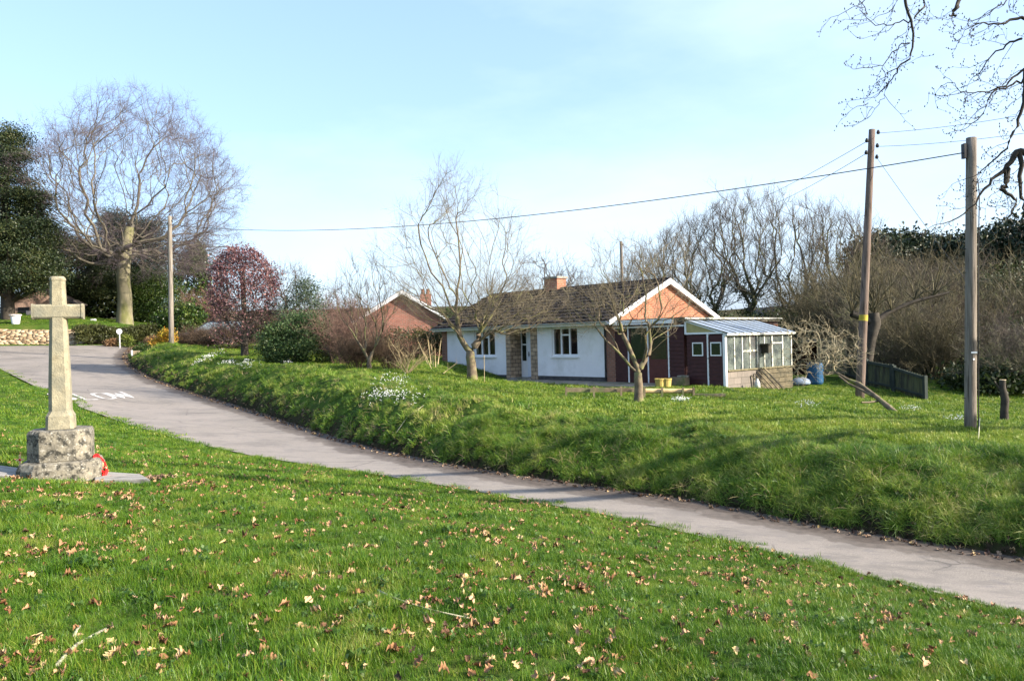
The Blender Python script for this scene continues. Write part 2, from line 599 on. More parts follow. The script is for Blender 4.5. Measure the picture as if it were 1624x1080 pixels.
# long worn patches running with the lane
mpn = node(nt, 'ShaderNodeMapping')
mpn.inputs['Rotation'].default_value = (0, 0, math.radians(40))
mpn.inputs['Scale'].default_value = (0.6, 1.5, 1)
nt.links.new(v, mpn.inputs[0])
n5 = noise(nt, mpn.outputs[0], 0.8, 9, 0.72)
col = mixc(nt, ramp(nt, n5, [(0.50, (0, 0, 0)), (0.58, (0.65, 0.65, 0.65))]), col, (0.105, 0.096, 0.087))
n6 = noise(nt, v, 0.35, 4)
col = mixc(nt, ramp(nt, n6, [(0.4, (0, 0, 0)), (0.65, (0.55, 0.55, 0.55))]), col, (0.28, 0.245, 0.215))
col = mixc(nt, ramp(nt, noise(nt, mpn.outputs[0], 5.5, 6, 0.7), [(0.55, (0, 0, 0)), (0.66, (0.7, 0.7, 0.7))]), col, (0.13, 0.12, 0.12))
vo_ = node(nt, 'ShaderNodeTexVoronoi', feature='DISTANCE_TO_EDGE')
vo_.inputs['Scale'].default_value = 0.55
wv = mixc(nt, 0.12, v, noise(nt, v, 2.5, 4, 0.6, 'Color'))
nt.links.new(wv, vo_.inputs['Vector'])
ck = ramp(nt, vo_.outputs['Distance'], [(0.0, (0.75, 0.75, 0.75)), (0.012, (0, 0, 0))])
ckm = ramp(nt, noise(nt, v, 0.4, 2), [(0.5, (0, 0, 0)), (0.56, (1, 1, 1))])
col = mixc(nt, mixc(nt, 1.0, ck, ckm, 'MULTIPLY'), col, (0.05, 0.045, 0.042))
# mud along the foot of the bank
ad = node(nt, 'ShaderNodeMath', operation='MULTIPLY_ADD')
nt.links.new(nd, ad.inputs[0]); ad.inputs[1].default_value = -0.9
nt.links.new(a1.outputs['Fac'], ad.inputs[2])
f = ramp(nt, ad.outputs[0], [(0.0, (0.95, 0.95, 0.95)), (0.12, (0.72, 0.72, 0.72)), (0.30, (0.62, 0.62, 0.62)), (0.37, (0.12, 0.12, 0.12)), (0.6, (0, 0, 0))])
col = mixc(nt, f, col, ramp(nt, noise(nt, v, 9, 4), [(0.3, (0.040, 0.031, 0.025)), (0.7, (0.10, 0.079, 0.064))]))
nt.links.new(col, b.inputs['Base Color'])
b.inputs['Roughness'].default_value = 0.75
bump(nt, b, noise(nt, v, 130, 3), 0.5, 0.006)
props(link("road", me, m), kind='structure')

# ------------------------------------------------------------ plant makers
def tubes_np(chains, sides=4):
    """chains: list of (pts (n,3), rad (n,)) -> verts, quads (open tubes)"""
    if not chains:
        return np.zeros((0, 3)), np.zeros((0, 4), int)
    P_ = np.concatenate([c[0] for c in chains])
    R_ = np.concatenate([c[1] for c in chains])
    ln = np.array([len(c[0]) for c in chains])
    cid = np.repeat(np.arange(len(chains)), ln)
    n = len(P_)
    nx_ = np.minimum(np.arange(n) + 1, n - 1); pv = np.maximum(np.arange(n) - 1, 0)
    nx_ = np.where(cid[nx_] == cid, nx_, np.arange(n)); pv = np.where(cid[pv] == cid, pv, np.arange(n))
    t = P_[nx_] - P_[pv]
    t /= np.linalg.norm(t, axis=1, keepdims=True) + 1e-9
    ref = np.where(np.abs(t[:, 2:3]) < 0.92, np.array([[0, 0, 1.0]]), np.array([[1.0, 0, 0]]))
    a = np.cross(t, ref); a /= np.linalg.norm(a, axis=1, keepdims=True) + 1e-9
    b = np.cross(t, a)
    th = 2 * np.pi * np.arange(sides) / sides
    V = P_[:, None] + R_[:, None, None] * (a[:, None] * np.cos(th)[None, :, None] + b[:, None] * np.sin(th)[None, :, None])
    i = np.arange(n - 1)
    i = i[cid[i] == cid[i + 1]]
    k = np.arange(sides); k2 = (k + 1) % sides
    f = np.stack([i[:, None] * sides + k, i[:, None] * sides + k2, (i[:, None] + 1) * sides + k2, (i[:, None] + 1) * sides + k], -1).reshape(-1, 4)
    return V.reshape(-1, 3), f

def join(parts):
    vs, fs, n = [], {}, 0
    for v, f in parts:
        if len(v) == 0: continue
        vs.append(v)
        fs.setdefault(f.shape[1], []).append(f + n)
        n += len(v)
    return np.concatenate(vs), [np.concatenate(x) for x in fs.values()]

def grow(root, targets, bf=0.35, kd=0.8, attach=1, rng=None):
    root = np.array(root, float)
    nr, nt_ = len(root), len(targets)
    N = nr + nt_
    pos = np.zeros((N, 3)); par = np.full(N, -1); plen = np.zeros(N); dr = np.zeros((N, 3))
    pos[:nr] = root
    for i in range(1, nr):
        par[i] = i - 1
        plen[i] = plen[i - 1] + np.linalg.norm(root[i] - root[i - 1])
        dr[i] = (root[i] - root[i - 1]) / (np.linalg.norm(root[i] - root[i - 1]) + 1e-9)
    dr[0] = dr[1]
    Tg = targets.copy()
    best = np.full(nt_, 1e18); bn = np.zeros(nt_, int)
    alive = np.ones(nt_, bool)
    def add(i):
        d = Tg - pos[i]
        L = np.linalg.norm(d, axis=1) + 1e-6
        c = (d @ dr[i]) / L
        cost = L * (1 + kd * (1 - c)) + bf * plen[i]
        m = alive & (cost < best)
        best[m] = cost[m]; bn[m] = i
    for i in range(attach, nr):
        add(i)
    for j in range(nt_):
        k = int(np.argmin(np.where(alive, best, 1e18)))
        i = nr + j
        pos[i] = Tg[k]; par[i] = bn[k]
        d = Tg[k] - pos[par[i]]
        L = np.linalg.norm(d) + 1e-6
        dr[i] = dr[par[i]] * 0.35 + d / L * 0.65
        dr[i] /= np.linalg.norm(dr[i]) + 1e-9
        plen[i] = plen[par[i]] + L
        alive[k] = False
        add(i)
    return pos, par, dr, nr

def skeleton(root, targets, rtrunk, rtip, bf=0.35, kd=0.8, attach=1, seed=0, wob=0.12, taper=None):
    rng = np.random.default_rng(seed)
    pos, par, dr, nr = grow(root, targets, bf, kd, attach, rng)
    N = len(pos)
    tips = np.zeros(N); has = np.zeros(N, bool)
    for i in range(N - 1, 0, -1):
        if not has[i]: tips[i] += 1
        has[par[i]] = True
        tips[par[i]] += tips[i]
    p = math.log(max(tips[0], 2)) / math.log(rtrunk / rtip)
    rad = rtip * np.maximum(tips, 1) ** (1 / p)
    for i in range(nr):
        f = 1 + 0.45 * math.exp(-3.0 * i / max(1, nr - 1) * 2)
        rad[i] = max(rad[i], rtrunk * (1 - 0.25 * i / nr)) * (f if taper is None else taper[i])
    ch = [[] for _ in range(N)]
    for i in range(1, N): ch[par[i]].append(i)
    main = [max(c, key=lambda q: tips[q]) if c else -1 for c in ch]
    for i in range(nr - 1): main[i] = i + 1
    chains = []
    starts = [0]
    while starts:
        s = starts.pop()
        idx = [s]
        while main[idx[-1]] >= 0: idx.append(main[idx[-1]])
        for q in idx:
            for c in ch[q]:
                if c != main[q]: starts.append(c)
        full = ([par[s]] if par[s] >= 0 else []) + idx
        chains.append((s, full))
    out_trunk, out_crown = [], []
    for s, full in chains:
        pts = pos[full]; r = rad[full].copy()
        if par[s] >= 0: r[0] = min(r[0], r[1] * 1.15)
        n = len(pts)
        if n < 2: continue
        # catmull-rom, one extra point in the middle
        a = np.concatenate([pts[:1], pts[:-1]]); b = pts; c = np.concatenate([pts[1:], pts[-1:]]); d = np.concatenate([pts[2:], pts[-1:], pts[-1:]])
        mid = (-a + 9 * b + 9 * c - d)[:-1] / 16
        L = np.linalg.norm(c - b, axis=1)[:-1]
        jit = rng.normal(0, 1, mid.shape) * (L * wob)[:, None]
        if s == 0: jit[:nr] *= 0.0
        mid = mid + jit
        q = np.empty((2 * n - 1, 3)); q[0::2] = pts; q[1::2] = mid
        rr = np.empty(2 * n - 1); rr[0::2] = r; rr[1::2] = (r[:-1] + r[1:]) / 2
        for _ in range(2):
            rr[1:-1] = rr[1:-1] * 0.5 + (rr[:-2] + rr[2:]) * 0.25
        (out_trunk if s == 0 else out_crown).append((q, rr))
    return pos, par, dr, rad, nr, out_trunk, out_crown

def twigs(base, dirs, L, r0, k, seed=0, spread=0.8, up=0.15, out=None, nseg=3, curl=0.25):
    """k twigs from each base point; returns chains as (M,nseg+1,3) arrays"""
    rng = np.random.default_rng(seed)
    M = len(base) * k
    b = np.repeat(base, k, 0); d = np.repeat(dirs, k, 0)
    d = d + rng.normal(0, spread, (M, 3)); d[:, 2] += up
    d /= np.linalg.norm(d, axis=1, keepdims=True) + 1e-9
    ll = L * rng.uniform(0.45, 1.25, M)
    pts = [b]
    for s in range(nseg):
        d = d + rng.normal(0, curl, (M, 3)); d[:, 2] += up * 0.4
        d /= np.linalg.norm(d, axis=1, keepdims=True)
        pts.append(pts[-1] + d * (ll / nseg)[:, None])
    A = np.stack(pts, 1)
    R = r0 * np.linspace(1, 0.35, nseg + 1)[None, :] * rng.uniform(0.7, 1.2, (M, 1))
    return A, R, d

def twig_mesh(A, R, sides=3):
    M, n, _ = A.shape
    return tubes_np([(A[i], R[i]) for i in range(M)], sides) if M else (np.zeros((0, 3)), np.zeros((0, 4), int))

def ellip(n, c, r, shell=0.5, seed=0, zmin=None):
    rng = np.random.default_rng(seed)
    v = rng.normal(size=(n, 3)); v /= np.linalg.norm(v, axis=1, keepdims=True)
    u = rng.uniform(size=(n, 1)) ** (1 / 3.0)
    u = u * (1 - shell) + shell * (0.75 + 0.25 * rng.uniform(size=(n, 1)))
    lump = 1 + 0.13 * np.sin(v[:, :1] * 5 + seed) + 0.1 * np.sin(v[:, 1:2] * 7 + v[:, 2:3] * 6 + seed * 2)
    q = np.array(c) + v * u * lump * np.array(r)
    if zmin is not None:
        q = q[q[:, 2] > zmin]
    return q

def leaves_np(c, size, seed=0, aspect=0.55, up=0.0, fold=False):
    rng = np.random.default_rng(seed)
    n = len(c)
    a = rng.normal(size=(n, 3)); a /= np.linalg.norm(a, axis=1, keepdims=True)
    nn = rng.normal(size=(n, 3)); nn[:, 2] += up
    b = np.cross(a, nn); b /= np.linalg.norm(b, axis=1, keepdims=True) + 1e-9
    s = size * rng.uniform(0.6, 1.35, (n, 1))
    a = a * s * 0.5; b = b * s * 0.5 * aspect
    V = np.stack([c - a, c + b - a * 0.1, c + a, c - b - a * 0.1], 1).reshape(-1, 3)
    return V, np.arange(4 * n).reshape(-1, 4)

def clumps(centres, per, r, seed=0, flat=0.7):
    rng = np.random.default_rng(seed)
    q = np.repeat(centres, per, 0)
    return q + rng.normal(0, 1, q.shape) * np.array([r, r, r * flat])

BARK = {}
BARK['apple'] = mottled('apple_bark', (0.08, 0.062, 0.042), (0.20, 0.155, 0.10), 6, c3=(0.17, 0.17, 0.06), s3=3, bmp=0.6)
BARK['beech'] = mottled('beech_bark', (0.15, 0.13, 0.085), (0.26, 0.235, 0.145), 1.5, scl=(1, 1, 0.3), c3=(0.14, 0.14, 0.05), s3=1.2, bmp=0.5)
BARK['twig'] = mottled('twig_bark', (0.055, 0.045, 0.04), (0.11, 0.088, 0.07), 3, bmp=0)
BARK['beechtwig'] = mottled('beech_twig_bark', (0.08, 0.064, 0.075), (0.14, 0.108, 0.115), 1, bmp=0)
BARK['dark'] = mottled('dark_bark', (0.022, 0.018, 0.014), (0.06, 0.05, 0.038), 6, bmp=0.5)
BARK['grey'] = mottled('grey_bark', (0.075, 0.065, 0.048), (0.16, 0.14, 0.095), 4, c3=(0.12, 0.13, 0.05), s3=2, bmp=0.4)
BARK['brown'] = mottled('brown_stems', (0.042, 0.03, 0.021), (0.12, 0.08, 0.05), 2, bmp=0)
BARK['red'] = mottled('purplish_stems', (0.10, 0.062, 0.052), (0.19, 0.115, 0.085), 2, bmp=0)
BARK['olive'] = mottled('olive_stems', (0.045, 0.04, 0.022), (0.125, 0.105, 0.055), 2, bmp=0)
BARK['straw'] = mottled('straw_stems', (0.32, 0.24, 0.13), (0.45, 0.36, 0.20), 2, bmp=0)

BARK['beechlimb'] = mottled('beech_limb_bark', (0.085, 0.075, 0.055), (0.16, 0.14, 0.10), 2, bmp=0.3)
def bare_tree(name, base, root, targets, rtrunk, rtip, label, cat, group=None, bark='apple', twigbark='twig', seed=0, bf=0.35, kd=0.8,
              tw=(0.5, 0.005, 4, 1), tw2=None, sides=7, csides=5, attach=1, wob=0.12, up=0.15, zcut=None, twr=0.03, spread=0.8):
    """root and targets are relative to base; tw = twig length, radius, count at each fine node, seed"""
    t = empty(name, base, 0, label, cat, group)
    pos, par, dr, rad, nr, tr, cr_ = skeleton(root, targets, rtrunk, rtip, bf, kd, attach, seed, wob)
    v, f = tubes_np(tr, 12)
    link('trunk', mesh_np('trunk', v, f, True), BARK[bark], t)
    thick = [c for c in cr_ if c[1].max() > rtrunk * 0.22]
    thin = [c for c in cr_ if c[1].max() <= rtrunk * 0.22]
    parts = [tubes_np(thick, 7), tubes_np(thin, csides)]
    v, fl = join(parts)
    me = mesh_np('crown', v, fl, True)
    cr_o = link('limbs', me, BARK.get(bark + 'limb', BARK[bark]), t)
    m = np.where((rad < twr) & (np.arange(len(rad)) >= nr))[0]
    A, R, d = twigs(pos[m], dr[m], tw[0], tw[1], tw[2], seed + 1, spread, up)
    ps = [twig_mesh(A, R)]
    if tw2:
        rng = np.random.default_rng(seed + 5)
        base2 = A[:, 1:3].reshape(-1, 3); d2 = np.repeat(d, 2, 0)
        A2, R2, _ = twigs(base2, d2, tw2[0], tw2[1], tw2[2], seed + 2, spread, up, nseg=2)
        ps.append(twig_mesh(A2, R2))
    v, fl = join(ps)
    link('crown', mesh_np('crown', v, fl, True), BARK[twigbark], t)
    return t, pos, dr, rad

def bush_stems(n, h, r, rng, lean=0.5, nseg=5, droop=0.0, r0=0.012, base_r=0.15, curl=0.12):
    out = []
    for i in range(n):
        a = rng.uniform(0, 2 * math.pi)
        p = np.array([math.cos(a), math.sin(a), 0]) * base_r * rng.uniform(0, 1)
        d = np.array([math.cos(a) * lean * rng.uniform(0.1, 1.2), math.sin(a) * lean * rng.uniform(0.1, 1.2), 1.0])
        L = h * rng.uniform(0.6, 1.1)
        pts = [p]
        for s in range(nseg):
            d = d / np.linalg.norm(d)
            pts.append(pts[-1] + d * L / nseg)
            d = d + rng.normal(0, curl, 3); d[2] -= droop
        pts = np.array(pts)
        out.append((pts, r0 * rng.uniform(0.7, 1.2) * np.linspace(1, 0.3, nseg + 1)))
    return out

def shrub_mesh(seed, n, h, lean, droop=0.05, r0=0.012, k=6, tl=0.4, tr=0.005, k2=0, base_r=0.3, curl=0.14, spread=0.7, up=0.1):
    rng = np.random.default_rng(seed)
    st = bush_stems(n, h, 1, rng, lean, 6, droop, r0, base_r, curl)
    base = np.concatenate([s[0][2:] for s in st]); dirs = np.concatenate([np.repeat((s[0][-1] - s[0][1])[None], len(s[0]) - 2, 0) for s in st])
    dirs /= np.linalg.norm(dirs, axis=1, keepdims=True)
    A, R, d = twigs(base, dirs, tl, tr, k, seed + 1, spread, up)
    ps = [tubes_np(st, 5), twig_mesh(A, R)]
    if k2:
        A2, R2, _ = twigs(A[:, 2], d, tl * 0.6, tr * 0.7, k2, seed + 2, spread, up, nseg=2)
        ps.append(twig_mesh(A2, R2))
    return join(ps)

LEAF = {}
LEAF['yew'] = leaf_mat('yew_leaves', [(0.15, (0.006, 0.013, 0.006)), (0.5, (0.020, 0.036, 0.012)), (0.72, (0.05, 0.062, 0.018)), (0.95, (0.09, 0.085, 0.03))], pos_scale=0.5, trans=0.1)
LEAF['conifer'] = leaf_mat('conifer_leaves', [(0.2, (0.008, 0.018, 0.010)), (0.6, (0.020, 0.042, 0.016)), (0.9, (0.05, 0.075, 0.025))], pos_scale=0.6, trans=0.1)
LEAF['green'] = leaf_mat('evergreen_leaves', [(0.2, (0.012, 0.03, 0.006)), (0.55, (0.04, 0.075, 0.014)), (0.9, (0.12, 0.15, 0.03))], pos_scale=0.8, rough=0.35)
LEAF['holly'] = leaf_mat('holly_leaves', [(0.2, (0.016, 0.040, 0.012)), (0.55, (0.050, 0.092, 0.028)), (0.95, (0.16, 0.19, 0.08))], pos_scale=1.5, rough=0.5, spec=0.25)
LEAF['blue'] = leaf_mat('grey_green_leaves', [(0.2, (0.03, 0.05, 0.03)), (0.6, (0.07, 0.10, 0.06)), (0.95, (0.14, 0.17, 0.11))], pos_scale=1.2)
LEAF['lime'] = leaf_mat('yellow_green_leaves', [(0.2, (0.05, 0.08, 0.012)), (0.6, (0.12, 0.15, 0.02)), (0.95, (0.26, 0.26, 0.06))], pos_scale=1.5)
LEAF['gold'] = leaf_mat('golden_leaves', [(0.15, (0.10, 0.12, 0.015)), (0.45, (0.38, 0.29, 0.03)), (0.85, (0.60, 0.24, 0.03))], pos_scale=1.3)
LEAF['copper'] = leaf_mat('copper_leaves', [(0.15, (0.065, 0.032, 0.042)), (0.5, (0.165, 0.08, 0.09)), (0.9, (0.36, 0.19, 0.15))], pos_scale=1.2, trans=0.3)
LEAF['ivy'] = leaf_mat('ivy_leaves', [(0.2, (0.012, 0.022, 0.006)), (0.6, (0.03, 0.048, 0.012)), (0.95, (0.08, 0.10, 0.025))], pos_scale=0.8)
LEAF['hedge'] = leaf_mat('hedge_leaves', [(0.2, (0.03, 0.035, 0.012)), (0.6, (0.06, 0.07, 0.02)), (0.95, (0.13, 0.12, 0.04))], pos_scale=1.0)
LEAF['dead'] = leaf_mat('dead_leaves', [(0.2, (0.10, 0.055, 0.03)), (0.6, (0.26, 0.15, 0.07)), (0.95, (0.5, 0.32, 0.16))], pos_scale=0.8)
LEAF['far'] = leaf_mat('distant_tree_leaves', [(0.2, (0.012, 0.022, 0.012)), (0.6, (0.025, 0.04, 0.016)), (0.95, (0.055, 0.065, 0.025))], pos_scale=0.4, trans=0.1)

def leafy(name, base, blobs, nclump, per, lsize, mat, label, cat, group=None, trunk=None, seed=0, cr=0.45, bark='dark', stems=0, partname='foliage', flat=0.7, shell=0.75):
    """blobs: (centre, radii, share) relative to base"""
    t = empty(name, base, 0, label, cat, group)
    tot = sum(b[2] for b in blobs)
    cs = []
    for i, (c, r, w) in enumerate(blobs):
        cs.append(ellip(int(nclump * w / tot), c, r, shell, seed + i))
    cs = np.concatenate(cs)
    cs = cs[cs[:, 2] > cr * 0.3]
    rng = np.random.default_rng(seed)
    q = clumps(cs, per, cr, seed + 20, flat)
    q = q[q[:, 2] > 0.0]
    v, f = leaves_np(q, lsize, seed + 30)
    link(partname, mesh_np(partname, v, f), mat, t)
    ch = []
    hmax = max(b[0][2] + b[1][2] * 0.5 for b in blobs)
    if trunk:
        for (x, y, r) in trunk:
            z = np.linspace(-0.3, hmax, 7)
            pts = np.stack([x + 0.05 * np.sin(z), y + 0.05 * np.cos(z * 1.3), z], -1)
            ch.append((pts, r * np.linspace(1.15, 0.35, 7)))
    # limbs from the stem to a share of the clumps
    o = np.array([trunk[0][0], trunk[0][1]]) if trunk else np.zeros(2)
    pick = cs[rng.integers(0, len(cs), max(14, nclump // 14))]
    for c in pick:
        z0 = max(0.15, c[2] * rng.uniform(0.35, 0.7))
        a = np.array([o[0], o[1], z0]); mid = (a + c) / 2 + rng.normal(0, 0.08, 3) * np.linalg.norm(c - a)
        rr = (trunk[0][2] if trunk else 0.05)
        ch.append((np.stack([a, mid, c]), rr * np.array([0.35, 0.22, 0.08])))
    v, f = tubes_np(ch, 6)
    link('trunk' if trunk else 'stems', mesh_np('trunk', v, f, True), BARK[bark], t)
    return t

def copy_thing(src, loc, rz=0, scl=1, label=None):
    c = src.copy(); COL.objects.link(c)
    c.location = loc; c.rotation_euler = (0, 0, rz); c.scale = (scl, scl, scl) if not hasattr(scl, '__len__') else scl
    if label: c['label'] = label
    for ch in list(src.children):
        d = ch.copy(); COL.objects.link(d); d.parent = c
        for g in ch.children:
            e = g.copy(); COL.objects.link(e); e.parent = d
    return c

# ------------------------------------------------------------ the trees of the photograph
# big bare beech in the churchyard
bb = on(198, 512, 60)
tg = np.concatenate([ellip(1900, (0.7, 0, 10.2), (9.0, 8.6, 7.1), 0.5, 13), ellip(200, (5.6, -1, 5.4), (3.6, 4, 1.9), 0.2, 4), ellip(170, (-5.4, -1, 6.2), (3.2, 4, 2.2), 0.2, 5)])
tg = tg[(tg[:, 2] > 3.6)]
root = [(0, 0, -0.4), (0, 0, 0.8), (0.05, 0, 2.2), (-0.05, 0, 3.6), (0.1, 0, 4.9), (0.3, 0, 6.2), (0.45, 0.1, 7.4)]
bare_tree('beech_tree', bb, root, tg, 0.47, 0.011, 'huge bare beech tree with domed crown in the churchyard behind the stone wall', 'tree',
          bark='beech', twigbark='beechtwig', seed=11, bf=0.42, kd=1.3, tw=(1.15, 0.0062, 5, 1), tw2=(0.6, 0.0042, 2), attach=4, twr=0.045, wob=0.07, spread=0.6, up=0.04)

# bare fruit trees on the lawn
ab = on(748, 602, 27.5)
# trunk forks low: a left stem that climbs upright and a right stem that spreads
tg = np.concatenate([ellip(270, (-0.2, 0, 4.2), (3.0, 2.4, 2.7), 0.35, 7), ellip(240, (1.4, -0.2, 2.5), (2.2, 1.7, 1.0), 0.2, 8), ellip(50, (-0.6, 0, 6.4), (1.1, 1.0, 1.0), 0.1, 9),
                     ellip(60, (-1.3, 0, 3.0), (1.3, 1.4, 1.0), 0.1, 10),
                     np.array([(-0.28, 0, 1.35), (-0.42, 0.02, 1.8), (-0.46, 0.05, 2.3), (-0.44, 0.05, 2.9), (-0.36, 0.05, 3.5), (-0.3, 0, 4.1),
                               (0.26, 0, 1.35), (0.34, 0, 1.7), (0.1, -0.1, 2.0), (-0.35, -0.2, 2.35), (0.6, 0, 2.0), (0.9, 0.1, 2.5), (1.4, 0.1, 3.3), (1.9, 0.2, 4.2)])])
root = [(0.02, 0, -0.2), (0.02, 0, 0.2), (0.0, 0, 0.6), (-0.02, 0, 1.0)]
BARK['appletwig'] = mottled('fruit_tree_twigs', (0.12, 0.10, 0.075), (0.23, 0.19, 0.12), 2, bmp=0)
bare_tree('fruit_tree', ab, root, tg, 0.16, 0.006, 'tall bare fruit tree with low forked trunk before the white bungalow wall', 'tree', 'bare fruit trees on the lawn', twigbark='appletwig',
          seed=21, bf=0.45, kd=1.7, tw=(0.75, 0.003, 4, 1), tw2=(0.4, 0.0022, 2), attach=3, wob=0.05, twr=0.02, spread=0.6)
ab2 = on(1013, 637, 21.5)
tg = np.concatenate([ellip(230, (0.15, 0, 3.1), (1.7, 1.5, 1.5), 0.25, 17), ellip(80, (-1.0, 0, 2.7), (1.0, 1.0, 0.9), 0.2, 18),
                     np.array([(-0.22, 0, 1.0), (-0.5, 0.03, 1.35), (-0.85, 0.03, 1.7), (-1.15, 0, 2.1), (-0.1, 0, 1.15), (-0.42, 0, 1.9), (-0.6, 0, 2.5), (-0.95, 0, 3.1),
                               (0.14, 0, 1.05), (0.32, 0, 1.3), (0.36, 0, 1.7), (0.26, 0, 2.2), (0.28, 0.02, 2.9), (0.2, 0.05, 3.5), (0.55, 0, 1.9), (0.8, 0, 2.4)])])
root = [(0.0, 0, -0.2), (0.0, 0, 0.15), (0.01, 0, 0.45), (0.0, 0, 0.8)]
bare_tree('fruit_tree', ab2, root, tg, 0.115, 0.005, 'smaller bare fruit tree with three spreading limbs before the brown garage', 'tree', 'bare fruit trees on the lawn', twigbark='appletwig',
          seed=23, bf=0.4, kd=1.6, tw=(0.5, 0.0032, 3, 1), tw2=(0.25, 0.0022, 2), attach=3, wob=0.06, twr=0.016, spread=0.65)

# small multi-stemmed tree left of the bungalow
ms = on(586, 582, 28.5)
rng = np.random.default_rng(31)
tg = np.concatenate([ellip(150, (0.0, 0, 2.7), (1.5, 1.2, 1.3), 0.3, 27),
                     np.array([(-0.15, 0, 0.6), (-0.45, 0, 1.1), (-0.75, 0, 1.6), (-0.05, 0.0, 1.0), (0.0, 0, 1.6), (0.25, 0, 0.9), (0.5, 0, 1.4), (0.6, 0, 2.0)])])
bare_tree('garden_tree', ms, [(0, 0, -0.2), (0, 0, 0.1), (0, 0, 0.3)], tg, 0.075, 0.006, 'small bare tree with several thin upright stems left of the bungalow', 'tree',
          bark='apple', seed=33, bf=0.5, kd=2.0, tw=(0.6, 0.004, 4, 1), attach=1, wob=0.04, twr=0.02, spread=0.45, up=0.3)

# coppiced stems
cs_ = on(690, 598, 26)
t = empty('coppiced_shrub', cs_, 0, 'pale cut stems fanning up from one stool left of the tall fruit tree', 'shrub')
st = []
for (x0, x1, h, r) in ((-0.1, -0.55, 1.25, .016), (-0.08, -0.2, 1.3, .02), (-0.03, -0.1, 1.1, .022), (0.03, 0.02, 1.0, .018), (0.05, 0.22, 1.25, .024), (0.0, -0.35, 0.9, .014), (0.12, 0.75, 0.5, .016)):
    z = np.linspace(-0.05, h, 6)
    st.append((np.stack([x0 + (x1 - x0) * (z / h) ** 1.2, rng.uniform(-.1, .1) + 0 * z, z], -1), r * np.linspace(1, 0.6, 6)))
v, f = tubes_np(st, 6)
link('stems', mesh_np('stems', v, f, True), BARK['straw'], t)
A, R, d = twigs(np.concatenate([s[0][3:] for s in st]), np.tile([0, 0, 1.0], (len(st) * 3, 1)), 0.35, 0.003, 2, 3, 0.6, 0.2)
v, f = twig_mesh(A, R)
link('twigs', mesh_np('twigs', v, f), BARK['straw'], t)

# copper-leaved clipped hornbeam
hb = on(388, 555, 37)
t = empty('copper_beech', hb, 0, 'clipped dome-shaped beech holding purple and copper leaves at the top of the bank', 'tree')
tg = np.concatenate([ellip(700, (0.0, 0, 3.0), (1.72, 1.5, 1.95), 0.55, 41), ellip(260, (0, 0, 1.5), (1.65, 1.4, 1.1), 0.5, 42)])
tg = tg[tg[:, 2] > 0.35]
root = [(0, 0, -0.2), (0, 0, 0.5), (0, 0, 1.2), (0.02, 0, 2.0), (0, 0, 2.9), (0, 0, 3.8)]
pos, par, dr, rad, nr, tr, crn = skeleton(root, tg, 0.14, 0.008, 0.3, 0.8, 1, 43)
v, f = tubes_np(tr, 10)
link('trunk', mesh_np('trunk', v, f, True), BARK['dark'], t)
v, f = tubes_np(crn, 4)
A, R, d = twigs(pos[nr:], dr[nr:], 0.3, 0.006, 3, 44, 0.9, 0.1)
vf = join([(v, f), twig_mesh(A, R)])
link('limbs', mesh_np('limbs', vf[0], vf[1], True), BARK['twig'], t)
e = A[:, -1]
rng = np.random.default_rng(45)
# dome with upright sides; leaves held mostly over the top
th = rng.uniform(0, 2 * np.pi, 6800); hz = rng.uniform(0, 1, 6800) ** 0.8
keepn = np.sin(th * 2 + 1) * np.sin(hz * 9 + 2 * np.cos(th * 3)) > -0.72
rad_ = 1.68 * (0.93 + 0.09 * np.sin(th * 3 + hz * 4)) * np.where(hz < 0.55, 1.0, np.sqrt(np.clip(1 - ((hz - 0.55) / 0.47) ** 2, 0, 1))) * rng.uniform(0.72, 1.0, 6800) ** 0.6 * (1 + 0.05 * np.sin(th * 5) + 0.05 * np.sin(hz * 19 + th * 3))
dome = np.stack([rad_ * np.cos(th), 0.9 * rad_ * np.sin(th), 0.35 + hz * 4.65], 1)[keepn]
e = np.concatenate([np.repeat(e, 3, 0), np.repeat(dome, 2, 0)])
dens = (sm((e[:, 2] - 1.8) / 1.6) * 0.66 + 0.16) * (0.75 + 0.5 * (np.sin(e[:, 0] * 4.1) * np.sin(e[:, 2] * 3.7 + e[:, 1] * 3) > -0.2))
e = e[rng.uniform(size=len(e)) < dens]
e = e + rng.normal(0, 0.14, e.shape)
v, f = leaves_np(e, 0.105, 46)
link('foliage', mesh_np('foliage', v, f), LEAF['copper'], t)

# evergreens of the churchyard
G_ev = 'dark evergreens behind the churchyard wall'
leafy('yew_tree', on(12, 505, 55), [((0, 0, 7.4), (2.3, 2.3, 5.2), 3), ((1.6, 0, 6.0), (1.9, 2.2, 1.3), 1.2), ((1.9, 0, 8.3), (1.2, 1.3, 0.7), .5), ((0.5, 0, 11.8), (1.0, 1.1, 2.1), .7), ((-3.2, 0, 6.2), (2.6, 2.6, 4.4), 2), ((0.8, -0.5, 3.6), (3.4, 3.0, 1.9), 1.8)], 600, 230, 0.13, LEAF['yew'],
      'tall dark yew tree at the left edge of the photo', 'tree', G_ev, trunk=[(0, 0, 0.4)], seed=51, cr=0.55, flat=0.28, shell=0.6)
leafy('yew_tree', on(112, 504, 65), [((0, 0, 4.0), (3.6, 3, 2.9), 3), ((-2.8, 0, 3.4), (2.4, 2.4, 1.9), 1), ((2.6, 0, 3.6), (2.0, 2.2, 2.4), 1)], 480, 200, 0.13, LEAF['yew'],
      'broad low yew just right of the stone cross arm in the churchyard', 'tree', G_ev, trunk=[(-1.4, 0, 0.25), (0.4, 0.5, 0.2)], seed=52, cr=0.5, flat=0.3)
